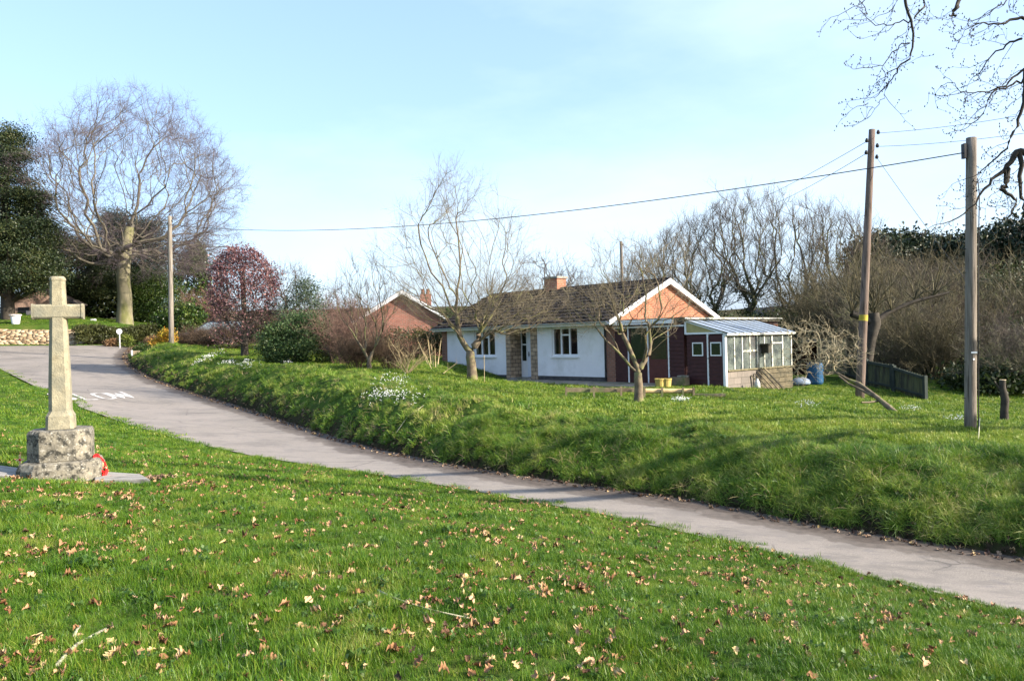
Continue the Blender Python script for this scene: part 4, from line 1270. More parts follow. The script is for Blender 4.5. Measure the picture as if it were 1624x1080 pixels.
M_darkglass = glass_mat('dark_green_glass', (0.012, 0.020, 0.014), 0.92, 0.12, dirt=(0.05, 0.06, 0.04), dmax=0.3)
M_ghglass = glass_mat('dirty_greenhouse_glass', (0.09, 0.11, 0.11), 0.45, 0.10, dirt=(0.22, 0.25, 0.21), dlo=0.42, dhi=0.7, dmax=0.6)
M_roofglass = glass_mat('corrugated_roof_sheet', (0.22, 0.27, 0.34), 0.94, 0.35, dirt=(0.16, 0.16, 0.14), dlo=0.5, dhi=0.75, dmax=0.5)

def part(name, mb, mat, parent, bevel=0, label=None):
    o = mb.build(name, mat, parent, bevel)
    if label: o['label'] = label
    return o

# ------------------------------------------------------------ bungalow
bg_ = empty('bungalow', (HO.x, HO.y, ZF), HROT, 'low white rendered bungalow with dark tiled roof, brick gable and brown timber garage', 'bungalow')
XL, DEP = -9.85, 6.6
# outer wall with openings: front is y=0
wins = [(-7.85, -6.40), (-2.88, -1.44)]
rec = (-5.37, -4.11)
zs, zh, ze = 0.97, 2.12, 2.30
mb = MB()
TH = 0.25
def wallrun(x0, x1, z0, z1): mb.box(x0, x1, 0, TH, z0, z1)
for k_, (xa_, xb_) in enumerate(((XL, rec[0] - 0.29), (rec[1] + 0.38, 0))):
    mb = MB()
    a, b_ = wins[k_]
    wallrun(xa_, a, 0.16, ze); wallrun(b_, xb_, 0.16, ze); wallrun(a, b_, 0.16, zs); wallrun(a, b_, zh, ze)
    part('wall', mb, M_render, bg_)
M_pl = mottled('dark_plinth', (0.05, 0.05, 0.055), (0.09, 0.085, 0.08), 6)
for xa_, xb_ in ((XL + 0.003, rec[0] - 0.29), (rec[1] + 0.38, 0.0)):
    mb = MB(); mb.box(xa_, xb_, 0.02, TH, -0.6, 0.158)
    part('plinth', mb, M_pl, bg_)
# stone porch piers and returns
mb = MB()
mb.box(rec[0] - 0.287, rec[0], -0.03, 0.66, -0.3, ze - 0.02)
part('stone_pier', mb, M_stone, bg_)
mb = MB(); mb.box(rec[1], rec[1] + 0.377, -0.03, 0.66, -0.3, ze - 0.02)
part('stone_pier', mb, M_stone, bg_)
# brick side/back shell
mb = MB()
mb.box(XL, XL + TH, TH + .002, DEP - TH, -0.6, ze); mb.box(XL, 0, DEP - TH, DEP, -0.6, ze); mb.box(-TH, 0, TH + .002, DEP - TH - .002, -0.6, ze)
zr = ze + 1.50
mb.prism([(0.002, ze + .002), (DEP - .002, ze + .002), (DEP / 2, zr)], XL, XL + TH, 'x')
part('side_wall', mb, M_brickd, bg_)
# right hand gable in orange brick
mb = MB(); mb.prism([(-0.05, ze + 0.0), (DEP + 0.05, ze + 0.0), (DEP / 2, zr + 0.02)], 0.16, 0.42, 'x')
part('gable_wall', mb, M_brick, bg_)
# brick pier right of the render, black downpipe
mb = MB(); mb.box(0.06, 0.48, -0.03, 0.24, -0.3, ze - 0.02)
part('brick_pier', mb, M_brickd, bg_)
mb = MB(); mb.box(XL - 0.40, XL - 0.003, -0.01, DEP, -0.6, ze - 0.025)
part('brick_pier', mb, M_brickd, bg_)
mb = MB(); mb.tube([(0.02, -0.06, 0.05), (0.02, -0.06, ze - 0.15), (0.02, -0.22, ze - 0.02)], 0.035, 8)
part('downpipe', mb, M_black, bg_)
# roof: overlapping courses of tiles, front and back
pitch = math.atan2(zr + 0.08 - ze, DEP / 2 + 0.35)
def slope(front):
    rng = np.random.default_rng(3 if front else 4)
    y0, z0 = (-0.42, ze - 0.03) if front else (DEP + 0.42, ze - 0.03)
    yr, zrr = DEP / 2, zr + 0.16
    n = 12
    xs_ = np.arange(XL - 0.65, 0.62, 0.165)
    V, Fc = [], []
    for j in range(n):
        t0, t1 = j / n, (j + 1.25) / n
        if j == n - 1: t1 = 1.0
        ya, za_ = y0 + (yr - y0) * t0, z0 + (zrr - z0) * t0
        yb, zb_ = y0 + (yr - y0) * t1, z0 + (zrr - z0) * t1
        for i in range(len(xs_) - 1):
            xa_, xb_ = xs_[i] + (0.0825 if j % 2 else 0), xs_[i + 1] + (0.0825 if j % 2 else 0) - 0.006
            if j % 2 and i == len(xs_) - 2: xb_ = xs_[-1]
            l1, l2 = rng.uniform(0.05, 0.11, 2)
            sag = rng.normal(0, 0.006)
            k = len(V)
            yj = ya + rng.normal(0, 0.008)
            V += [(xa_, yj, za_ + l1), (xb_, yj, za_ + l2), (xb_, yb, zb_ + 0.012 + sag), (xa_, yb, zb_ + 0.012 + sag),
                  (xa_, yj, za_ - 0.005), (xb_, yj, za_ - 0.005), (xb_, yb, zb_ - 0.03), (xa_, yb, zb_ - 0.03)]
            Fc += [(k, k + 1, k + 2, k + 3), (k + 4, k + 5, k + 1, k), (k + 1, k + 5, k + 6, k + 2), (k + 4, k, k + 3, k + 7), (k + 7, k + 6, k + 5, k + 4)]
    mb = MB(); mb.add(V, Fc)
    return mb
mb = slope(True)
b2 = slope(False); mb.add(b2.v, b2.f)
# ridge tiles
for i in range(24):
    x0 = XL - 0.65 + i * (1.27 - XL) / 24
    x1 = x0 + (1.27 - XL) / 24 - 0.012
    if x0 > 0.55: break
    x1 = min(x1, 0.6)
    prof = [(DEP / 2 + 0.13 * math.cos(a), zr + 0.13 + 0.10 * math.sin(a)) for a in np.linspace(-0.3, math.pi + 0.3, 9)]
    mb.prism(prof, x0, x1, 'x')
roof = part('roof', mb, M_tile, bg_)
# chimney
cxp = -5.85
mb = MB(); mb.box(cxp - 0.40, cxp + 0.40, DEP / 2 - 0.3, DEP / 2 + 0.3, zr - 0.3, zr + 0.62)
ch = part('chimney', mb, brick_mat('chimney_brick', (0.40, 0.13, 0.07), (0.30, 0.09, 0.05), (0.3, 0.22, 0.16)), roof)
mb = MB(); mb.box(cxp - 0.46, cxp + 0.46, DEP / 2 - 0.36, DEP / 2 + 0.36, zr + 0.622, zr + 0.72)
part('chimney_cap', mb, M_conc, roof, 0.015)
# fascia + gutter
mb = MB(); mb.box(XL - 0.62, 0.50, -0.42, -0.395, ze - 0.16, ze - 0.045)
part('fascia', mb, M_white, bg_)
mb = MB(); mb.box(XL - 0.62, 0.42, -0.39, -0.002, ze - 0.02, ze - 0.001)
part('soffit', mb, M_white, bg_)
mb = MB()
pr = [(-0.48 + 0.06 * math.cos(a), ze - 0.03 + 0.06 * math.sin(a)) for a in np.linspace(math.pi, 2 * math.pi, 8)]
pr += [(-0.48 + 0.05 * math.cos(a), ze - 0.03 + 0.05 * math.sin(a)) for a in np.linspace(2 * math.pi, math.pi, 8)]
mb.prism(pr, XL - 0.65, 0.5, 'x')
part('gutter', mb, mottled('grey_gutter', (0.36, 0.38, 0.40), (0.5, 0.52, 0.54), 3, bmp=0), bg_)
# bargeboards
for s in (0, 1):
    y0 = -0.48 if s == 0 else DEP + 0.48
    mb = MB()
    zA, zB = ze - 0.06, zr + 0.13
    mb.add([(0.60, y0, zA - 0.12), (0.60, y0, zA + 0.05), (0.60, DEP / 2, zB + 0.05), (0.60, DEP / 2, zB - 0.17),
            (0.635, y0, zA - 0.12), (0.635, y0, zA + 0.05), (0.635, DEP / 2, zB + 0.05), (0.635, DEP / 2, zB - 0.17)],
           [(0, 1, 2, 3), (7, 6, 5, 4), (0, 4, 5, 1), (1, 5, 6, 2), (2, 6, 7, 3), (3, 7, 4, 0)])
    part('bargeboard', mb, M_white, bg_)
    mb = MB()
    mb.add([(0.422, y0, zA - 0.07), (0.598, y0, zA - 0.07), (0.598, DEP / 2, zB - 0.12), (0.422, DEP / 2, zB - 0.12),
            (0.422, y0, zA - 0.05), (0.598, y0, zA - 0.05), (0.598, DEP / 2, zB - 0.10), (0.422, DEP / 2, zB - 0.10)],
           [(0, 1, 2, 3), (7, 6, 5, 4), (0, 4, 5, 1), (1, 5, 6, 2), (2, 6, 7, 3), (3, 7, 4, 0)])
    part('verge_soffit', mb, M_white, bg_)
# windows
for (a, b_) in wins:
    w = MB(); fw = 0.07
    y0, y1 = 0.05, 0.12
    w.box(a, b_, y0, y1, zs, zs + fw); w.box(a, b_, y0, y1, zh - fw, zh); w.box(a, a + fw, y0 + .003, y1 - .003, zs + fw, zh - fw); w.box(b_ - fw, b_, y0 + .003, y1 - .003, zs + fw, zh - fw)
    t1, t2 = a + (b_ - a) * 0.34, a + (b_ - a) * 0.66
    w.box(t1 - 0.035, t1 + 0.035, y0 + .003, y1 - .003, zs + fw, zh - fw); w.box(t2 - 0.035, t2 + 0.035, y0 + .003, y1 - .003, zs + fw, zh - fw)
    w.box(t1 + 0.035, t2 - 0.035, y0 + .006, y1 - .006, zh - 0.34, zh - 0.28)
    wo_ = part('window', w, M_upvc, bg_)
    g = MB(); g.box(a + 0.02, b_ - 0.02, 0.088, 0.096, zs + 0.02, zh - 0.02); part('pane', g, M_glass, wo_)
    g = MB(); g.box(a - 0.06, b_ + 0.06, -0.07, 0.05, zs - 0.075, zs - 0.003); part('sill', g, M_upvc, wo_, 0.008)
    for (u0, u1) in ((a + 0.05, a + 0.33), (b_ - 0.33, b_ - 0.05)):
        g = MB()
        n = 14
        V = []
        for i in range(n + 1):
            x = u0 + (u1 - u0) * i / n
            V += [(x, 0.34 + 0.03 * math.sin(i * 1.9), zs - 0.05), (x, 0.34 + 0.02 * math.sin(i * 1.9), zh)]
        g.add(V, [(2 * i, 2 * i + 2, 2 * i + 3, 2 * i + 1) for i in range(n)])
        part('curtain', g, mottled('brown_curtain', (0.42, 0.24, 0.17), (0.56, 0.36, 0.26), 5, bmp=0), wo_)
# dark room behind the glass
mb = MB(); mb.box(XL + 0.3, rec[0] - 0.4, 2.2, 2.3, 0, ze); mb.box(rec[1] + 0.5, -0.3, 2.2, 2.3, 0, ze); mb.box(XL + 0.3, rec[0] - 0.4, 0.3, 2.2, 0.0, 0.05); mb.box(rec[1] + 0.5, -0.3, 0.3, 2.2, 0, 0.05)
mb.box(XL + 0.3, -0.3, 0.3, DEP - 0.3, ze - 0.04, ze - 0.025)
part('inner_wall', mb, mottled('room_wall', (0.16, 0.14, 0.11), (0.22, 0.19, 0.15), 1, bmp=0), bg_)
# front door in its recess
DY = 0.60
mb = MB(); x0, x1 = rec
mb.box(x0, x0 + 0.05, DY, DY + 0.08, 0.05, 2.2); mb.box(x1 - 0.05, x1, DY, DY + 0.08, 0.05, 2.2); mb.box(x0 + 0.05, x1 - 0.05, DY + .003, DY + 0.077, 2.12, 2.2)
xm = x0 + 0.36
mb.box(xm - 0.03, xm + 0.03, DY + .003, DY + .077, 0.05, 2.12)
mb.box(x0 + 0.05, xm - 0.03, DY + .01, DY + .07, 0.05, 0.75)
mb.box(x0 + 0.05, xm - 0.03, DY + .006, DY + .074, 1.42, 1.48)
part('door_frame', mb, M_upvc, bg_)
mb = MB(); mb.box(x0 + 0.05, xm - 0.03, DY + 0.03, DY + 0.04, 0.75, 2.12)
part('side_window', mb, M_darkglass, bg_)
mb = MB(); mb.box(xm + 0.03, x1 - 0.05, DY + 0.02, DY + 0.065, 0.06, 2.11)
door = part('door', mb, mottled('white_door', (0.72, 0.75, 0.82), (0.78, 0.80, 0.86), 2, rough=0.35, bmp=0), bg_)
mb = MB(); mb.box(x1 - 0.26, x1 - 0.14, DY + 0.012, DY + 0.0195, 1.12, 1.95); mb.box(x1 - 0.26, x1 - 0.14, DY + 0.012, DY + 0.0195, 0.4, 0.95)
part('door_glass', mb, M_darkglass, door)
mb = MB(); mb.tube([(xm + 0.11, DY + 0.02, 1.02), (xm + 0.11, DY - 0.04, 1.02), (xm + 0.22, DY - 0.04, 1.02)], 0.012, 8); mb.box(xm + 0.09, xm + 0.13, DY + 0.008, DY + 0.0195, 0.92, 1.14)
part('handle', mb, M_black, door)
mb = MB(); mb.box(x0, x1, -0.1, DY + 0.08, -0.2, 0.05)
part('doorstep', mb, M_conc, bg_)
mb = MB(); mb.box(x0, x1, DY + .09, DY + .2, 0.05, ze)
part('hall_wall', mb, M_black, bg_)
# flat roofed garage extension: x .5 .. 3.57, 6.3 deep
GX = 3.57
mb = MB()
def shiplap(mb, x0, x1, y, z0, z1, step=0.135, side=None):
    n = max(1, int(round((z1 - z0) / step)))
    for i in range(n):
        za = z0 + (z1 - z0) * i / n; zb = z0 + (z1 - z0) * (i + 1) / n
        if side is None:
            mb.prism([(y - 0.028, za), (y - 0.008, zb), (y + 0.02, zb), (y + 0.02, za)], x0, x1, 'x')
        else:
            mb.prism([(side + 0.028, za), (side + 0.008, zb), (side - 0.02, zb), (side - 0.02, za)], x0, x1, 'y')
shiplap(mb, 0.48, 1.10, 0.0, -0.1, 1.98)
shiplap(mb, 2.95, GX, 0.0, -0.1, 1.98)
mb.box(0.48, GX, 0.02, 0.08, 1.98, 2.14)
shiplap(mb, 0.02, 6.3, 0, -0.3, 2.14, side=GX - 0.03)
part('cladding', mb, M_clad, bg_)
mb = MB(); mb.box(0.48, GX + 0.02, -0.05, 0.02, 1.985, 2.04); mb.box(1.10, 1.14, -0.045, 0.04, -0.08, 1.98); mb.box(2.90, 2.945, -0.045, 0.04, -0.08, 1.98); mb.box(2.0, 2.04, -0.045, 0.04, -0.08, 1.98)
part('garage_frame', mb, M_white, bg_)
for (a, b_) in ((1.142, 1.998), (2.042, 2.898)):
    mb = MB(); mb.box(a, b_, -0.01, 0.03, -0.06, 0.85); mb.box(a, a + 0.07, -0.012, 0.032, 0.852, 1.97); mb.box(b_ - 0.07, b_, -0.012, 0.032, 0.852, 1.97)
    gd = part('garage_door', mb, M_cladl if a > 2 else M_clad, bg_)
    mb = MB(); mb.box(a + 0.07, b_ - 0.07, 0.0, 0.008, 0.852, 1.97)
    part('pane', mb, M_darkglass, gd)
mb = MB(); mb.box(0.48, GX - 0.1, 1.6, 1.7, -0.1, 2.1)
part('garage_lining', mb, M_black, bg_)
mb = MB(); mb.box(0.44, GX + 0.14, -0.16, 6.36, 2.245, 2.30); mb.box(0.44, GX + 0.10, -0.10, 6.32, 2.14, 2.243)
part('flat_roof', mb, M_felt, bg_)
mb = MB(); mb.box(0.50, GX - 0.30, -0.19, -0.162, 2.10, 2.27)
part('garage_fascia', mb, M_white, bg_)
mb = MB(); mb.box(GX + .142, GX + .175, -0.16, 6.36, 2.235, 2.275); 
part('edge_batten', mb, M_oldwhite, bg_)
mb = MB(); mb.box(GX - 0.02, GX + 0.06, 5.0, 6.2, 1.2, 2.0)
part('back_pier', mb, M_brick, bg_)

# ------------------------------------------------------------ lean-to greenhouse
gh = empty('greenhouse', H(GX + 0.1, 0, 0), HROT, 'old white lean-to greenhouse with blue-grey sloping glass roof against the brown garage', 'greenhouse')
X0, X1, GD = 0.06, 1.52, 4.3        # local x outward, y back
zt, zl = 2.16, 1.66
mb = MB()
shiplap(mb, X0 - 0.04, X0 + 0.12, 0.0, -0.15, 1.70)
shiplap(mb, X0 + 0.12, X0 + 0.79, -0.015, -0.12, 1.66)
shiplap(mb, X0 + 0.83, X1 - 0.06, -0.015, -0.12, 1.66)
part('doors', mb, M_clad, gh)
for (a, b_) in ((X0 + 0.20, X0 + 0.63), (X0 + 0.92, X0 + 1.34)):
    mb = MB()
    z0, z1 = 0.96, 1.42
    y0 = -0.062
    mb.box(a, b_, y0, y0 + .02, z0, z0 + 0.04); mb.box(a, b_, y0, y0 + .02, z1 - 0.04, z1); mb.box(a, a + 0.04, y0, y0 + .02, z0 + .04, z1 - .04); mb.box(b_ - 0.04, b_, y0, y0 + .02, z0 + .04, z1 - .04)
    wf = part('door_window', mb, M_white, gh)
    mb = MB(); mb.box(a + 0.03, b_ - 0.03, y0 + .004, y0 + 0.016, z0 + .03, z1 - .03); part('pane', mb, M_darkglass, wf)
mb = MB(); mb.box(X0 + 0.785, X0 + 0.835, -0.058, 0.02, -0.15, 1.69)
part('door_strip', mb, M_white, gh)
mb = MB(); mb.tube([(X0 + 0.81, -0.06, 0.88), (X0 + 0.81, -0.1, 0.88), (X0 + 0.87, -0.1, 0.88)], 0.012, 6); part('handle', mb, M_black, gh)
# frame: corner posts, triangle frame
mb = MB()
mb.box(X1 - 0.06, X1 + 0.04, -0.07, 0.03, -0.35, zl)
mb.box(X0 - 0.06, X1 - 0.06, -0.06, 0.02, 1.695, 1.755)
mb.box(X0 - 0.10, X0 - 0.04, -0.06, 0.02, 1.70, zt)
mb.bar((X0 - 0.07, -0.02, zt + 0.0), (X1 + 0.02, -0.02, zl + 0.03), 0.05, 0.06)
part('frame', mb, M_white, gh)
mb = MB(); mb.prism([(X0 - 0.04, 1.755), (X1 - 0.15, 1.755), (X0 - 0.04, zt - 0.02)], -0.02, -0.012, 'y')
part('gable_pane', mb, glass_mat('yellowed_glass', (0.35, 0.31, 0.14), 0.75, 0.2, dirt=(0.42, 0.36, 0.16), dlo=0.35, dhi=0.6, dmax=0.8), gh)
# sill wall: blocks, then boards
mb = MB(); mb.box(X1 - 0.10, X1 + 0.03, 0.04, 2.1, -0.6, 0.44)
part('block_wall', mb, M_block, gh)
mb = MB()
for i in range(5):
    z0 = -0.42 + i * 0.172
    mb.box(X1 - 0.04 - 0.0 * i, X1 + 0.03 + 0.008 * (i % 2), 2.102, GD, z0, z0 + 0.155)
part('board_wall', mb, mottled('dark_weathered_boards', (0.055, 0.048, 0.03), (0.14, 0.115, 0.07), 5, bmp=0.4), gh)
mb = MB(); mb.box(X1 - 0.10, X1 + 0.08, 0.04, GD + 0.05, 0.442, 0.49)
part('sill', mb, mottled('mossy_sill', (0.10, 0.09, 0.045), (0.2, 0.17, 0.10), 8), gh)
mb = MB()
bars = [0.04, 0.50, 0.98, 1.46, 1.94, 2.40]
for y in bars[1:]: mb.box(X1 - 0.02, X1 + 0.03, y - 0.025, y + 0.025, 0.49, zl - 0.05)
for y in (2.9, 3.62, 4.25): mb.box(X1 - 0.02, X1 + 0.045, y - 0.035, y + 0.035, 0.49, zl - 0.05)
mb.box(X1 - 0.018, X1 + 0.028, 0.98, 1.94, 1.06, 1.12); mb.box(X1 - 0.018, X1 + 0.042, 2.93, 3.59, 1.30, 1.35)
mb.box(X1 - 0.04, X1 + 0.05, 0.04, GD + 0.05, zl - 0.05, zl + 0.03)
part('side_frame', mb, M_oldwhite, gh)
mb = MB(); mb.box(X1, X1 + 0.008, 0.04, GD, 0.49, zl - 0.05)
part('side_glass', mb, M_ghglass, gh)
mb = MB(); mb.box(X0, X1, GD, GD + 0.02, 0.0, zl); 
part('end_glass', mb, M_ghglass, gh)
# roof sheet with glazing bars
mb = MB(); sl = (zl + 0.05 - zt) / (X1 + 0.14 - X0)
nb = 9
ybs = [0 - 0.08 + (GD + 0.16) * i / nb for i in range(nb + 1)]
rs = MB()
rs.add([(X0 - 0.06, ybs[0], zt + 0.03), (X1 + 0.14, ybs[0], zl + 0.05), (X1 + 0.14, ybs[-1], zl + 0.05), (X0 - 0.06, ybs[-1], zt + 0.03),
        (X0 - 0.06, ybs[0], zt + 0.022), (X1 + 0.14, ybs[0], zl + 0.042), (X1 + 0.14, ybs[-1], zl + 0.042), (X0 - 0.06, ybs[-1], zt + 0.022)],
       [(0, 1, 2, 3), (7, 6, 5, 4), (0, 4, 5, 1), (1, 5, 6, 2), (2, 6, 7, 3), (3, 7, 4, 0)])
rs = part('roof', rs, M_roofglass, gh)
for y in ybs: mb.bar((X0 - 0.06, y, zt + 0.037), (X1 + 0.16, y, zl + 0.055), 0.035, 0.018)
part('glazing_bars', mb, mottled('dark_glazing_bar', (0.03, 0.035, 0.03), (0.09, 0.10, 0.08), 8, bmp=0), rs)
mb = MB(); mb.box(X1 + 0.05, X1 + 0.15, -0.1, GD + 0.1, zl - 0.03, zl + 0.035)
part('gutter', mb, M_oldwhite, gh)
mb = MB(); mb.box(X0, X1 - 0.12, 2.0, 2.5, 0.0, 0.75); mb.box(X0, X0 + 0.5, 0.5, 2.0, 0.0, 0.7)
part('staging', mb, M_weather, gh)

def hp(x, y, z=0):
    q = H(GX + 0.1 + x, y, z)
    return q
def ground(q, dz=0):
    return Vector((q.x, q.y, T1(q.x, q.y) + dz))
# hanging box on the greenhouse side
q = hp(X1 + 0.16, 2.35, 1.0)
nbx = MB(); nbx.box(-0.11, 0.11, -0.13, 0.13, 0.0, 0.26); nbx.prism([(-0.17, 0.26), (0.17, 0.26), (0.17, 0.29), (-0.17, 0.34)], -0.14, 0.14, 'x')
t = nbx.build('hanging_box', mottled('dark_wood', (0.03, 0.028, 0.02), (0.06, 0.055, 0.04), 5)); t.location = q; t.rotation_euler = (0.1, 0, HROT)
props(t, 'dark wooden box hanging on the greenhouse side glass', 'box')
# things leaning by the greenhouse
q = ground(hp(X1 + 0.45, 1.15))
sk = MB(); sk.rings([(0.10, 0), (0.14, 0.10), (0.13, 0.25), (0.09, 0.36), (0.05, 0.42), (0.07, 0.46)], 9)
t = sk.build('white_sack', mottled('sack_cloth', (0.38, 0.38, 0.35), (0.55, 0.55, 0.52), 9), smooth=True); t.location = q; t.scale = (0.75, 0.75, 0.8)
props(t, 'small grubby white sack on the grass by the greenhouse wall', 'sack')
for i in range(5):
    q0 = ground(hp(X1 + 0.35 + 0.12 * i, 1.75 + 0.12 * i)); q1 = hp(X1 + 0.06, 1.45 + 0.2 * i, 0.25 + 0.06 * i)
    pm = MB(); pm.bar((0, 0, 0.02), q1 - q0, 0.07, 0.03)
    t = pm.build('plank', M_weather); t.location = q0
    props(t, 'weathered plank leaning on the greenhouse block wall', 'plank', 'planks leaning on the greenhouse')

# patio
mb = MB(); n = 14
V, Fc = [], []
for i in range(n + 1):
    x = -6.0 + i * 9.2 / n
    V += [(x, -1.75 - 0.12 * math.sin(i * 1.3), -0.5), (x, -1.75 - 0.12 * math.sin(i * 1.3), -0.02), (x, 0.03, -0.004)]
Fc += [(3 * i, 3 * i + 3, 3 * i + 4, 3 * i + 1) for i in range(n)] + [(3 * i + 1, 3 * i + 4, 3 * i + 5, 3 * i + 2) for i in range(n)]
mb.add(V, Fc)
t = mb.build('patio', mottled('patio_concrete', (0.20, 0.17, 0.14), (0.33, 0.28, 0.23), 3, c3=(0.10, 0.12, 0.04), s3=1.0, t3=(0.48, 0.66), bmp=0.4))
t.location = (HO.x, HO.y, ZF); t.rotation_euler = (0, 0, HROT); props(t, kind='structure')

# timber edging of the patio: rails on posts
def edging(pxs, yt, yb, d, lab, logs=False):
    b0 = P(pxs[0], yb, d)
    t = empty('timber_edging', (b0.x, b0.y, P(pxs[0], yb, d).z), 0, lab, 'timber edging', 'timber edging between lawn and patio')
    mp_, mr = MB(), MB()
    for i in range(len(pxs) - 1):
        a, c = P(pxs[i], yt, d + 0.02 * i) - b0, P(pxs[i + 1], yt + 0.4, d) - b0
        if logs:
            mr.tube([a - Vector((0, 0, 0.06)), c - Vector((0.03, 0, 0.06))], [0.075, 0.07], 10)
        else:
            mr.bar(a - Vector((0, 0, 0.06)), c - Vector((0, 0, 0.06)), 0.05, 0.13)
    for x in pxs:
        a = P(x, yt - 2, d - 0.1) - b0; c = P(x, yb + 3, d - 0.1) - b0
        mp_.bar(c, a, 0.06, 0.06)
    part('rails', mr, M_weather if not logs else mottled('pale_log', (0.42, 0.30, 0.15), (0.56, 0.42, 0.22), 4), t)
    part('posts', mp_, M_weather, t)
    return t
edging([898, 942, 985, 1010], 615, 628, 24.0, 'low dark timber rail on short posts left of the smaller fruit tree')
edging([1022, 1050, 1083, 1100], 616.5, 630, 23.2, 'pale log edging right of the smaller fruit tree', True)
mb = MB(); mb.bar((0, 0, 0.04), (0.9, -0.1, 0.03), 0.12, 0.08)
t = mb.build('loose_log', M_weather); t.location = on(1101, 630, 23.3); props(t, 'thin loose log lying in the grass past the log edging', 'log')
# pots and box by the garage
for i, (px, sx) in enumerate(((1047, .15), (1057, .15))):
    q = P(px, 614, 25.9); 
    pm = MB(); pm.rings([(0.15, 0.0), (0.17, 0.22), (0.185, 0.23), (0.185, 0.27), (0.16, 0.27), (0.15, 0.2)], 14)
    t = pm.build('plant_pot', mottled('ochre_pot', (0.35, 0.26, 0.07), (0.48, 0.37, 0.11), 6), smooth=False); t.location = (q.x, q.y, ZF - 0.01)
    props(t, ['left of the two yellow-brown pots before the garage door', 'right of the two yellow-brown pots before the garage door'][i], 'plant pot', 'yellow-brown pots on the patio')
q = P(1077, 612, 26.6)
pm = MB(); pm.box(-0.32, 0.32, -0.16, 0.16, 0, 0.27); 
t = pm.build('wooden_planter', M_weather, None, 0.01); t.location = (q.x, q.y, ZF - 0.02); t.rotation_euler = (0, 0, HROT)
props(t, 'mossy wooden trough planter against the brown garage wall', 'planter')
pm = MB(); pm.box(-0.15, 0.17, -0.13, 0.13, 0, 0.06)
t = pm.build('paving_stone', M_conc, None, 0.01); t.location = (q.x + 0.12, q.y - 0.05, ZF + 0.253); t.rotation_euler = (0, 0, HROT + 0.2)
props(t, 'grey paving stone resting on the wooden trough planter', 'stone')
# bits standing on the lawn
q = on(768, 596, 26.5)
mb = MB(); mb.tube([(0, 0, -0.1), (0.01, 0, 0.95)], 0.012, 6)
t = mb.build('garden_cane', BARK['straw']); t.location = q; props(t, 'thin upright cane in the lawn right of the tall fruit tree', 'cane')

# ------------------------------------------------------------ neighbour's house
nb_ = P(640, 560, 47)
nh = empty('neighbour_house', (nb_.x, nb_.y, P(640, 575, 47).z), 0.08, 'red brick house gable with white bargeboards behind the garden hedge', 'house')
zb = nh.location.z
hw = 2.75
ap = P(640, 461, 47).z - zb; ft = P(712, 506, 47).z - zb
mb = MB(); mb.prism([(-hw, -0.5), (hw, -0.5), (hw, ft), (0, ap - 0.15), (-hw, ft)], 0, 5.5, 'y')
part('brick_wall', mb, M_brick2, nh)
rf = MB()
for s in (-1, 1):
    rf.add([(0, -0.3, ap - 0.04), (s * (hw + 0.45), -0.3, ft - 0.20), (s * (hw + 0.45), 5.8, ft - 0.20), (0, 5.8, ap - 0.04),
            (0, -0.3, ap + 0.06), (s * (hw + 0.45), -0.3, ft - 0.10), (s * (hw + 0.45), 5.8, ft - 0.10), (0, 5.8, ap + 0.06)],
           [(0, 1, 2, 3), (7, 6, 5, 4), (0, 4, 5, 1), (1, 5, 6, 2), (2, 6, 7, 3), (3, 7, 4, 0)])
rf = part('roof', rf, M_tile2, nh)
for s in (-1, 1):
    mb = MB()
    mb.add([(0, -0.34, ap - 0.22), (s * (hw + 0.45), -0.34, ft - 0.40), (s * (hw + 0.45), -0.34, ft - 0.14), (0, -0.34, ap + 0.03),
            (0, -0.305, ap - 0.22), (s * (hw + 0.45), -0.305, ft - 0.40), (s * (hw + 0.45), -0.305, ft - 0.14), (0, -0.305, ap + 0.03)],
           [(0, 1, 2, 3), (7, 6, 5, 4), (0, 4, 5, 1), (1, 5, 6, 2), (2, 6, 7, 3), (3, 7, 4, 0)])
    part('bargeboard', mb, M_white, nh)
mb = MB(); mb.box(0.95, 1.65, 3.4, 4.0, ap - 1.2, ap - 0.02)
chn = part('chimney', mb, M_brick2, rf)
for x in (1.12, 1.45):
    mb = MB(); mb.rings([(0.12, ap - 0.02), (0.10, ap + 0.26), (0.12, ap + 0.28), (0.12, ap + 0.32), (0.09, ap + 0.32)], 10, cx=x, cy=3.7)
    part('chimney_pot', mb, mottled('clay_pot', (0.16, 0.07, 0.05), (0.25, 0.11, 0.07), 4), rf)

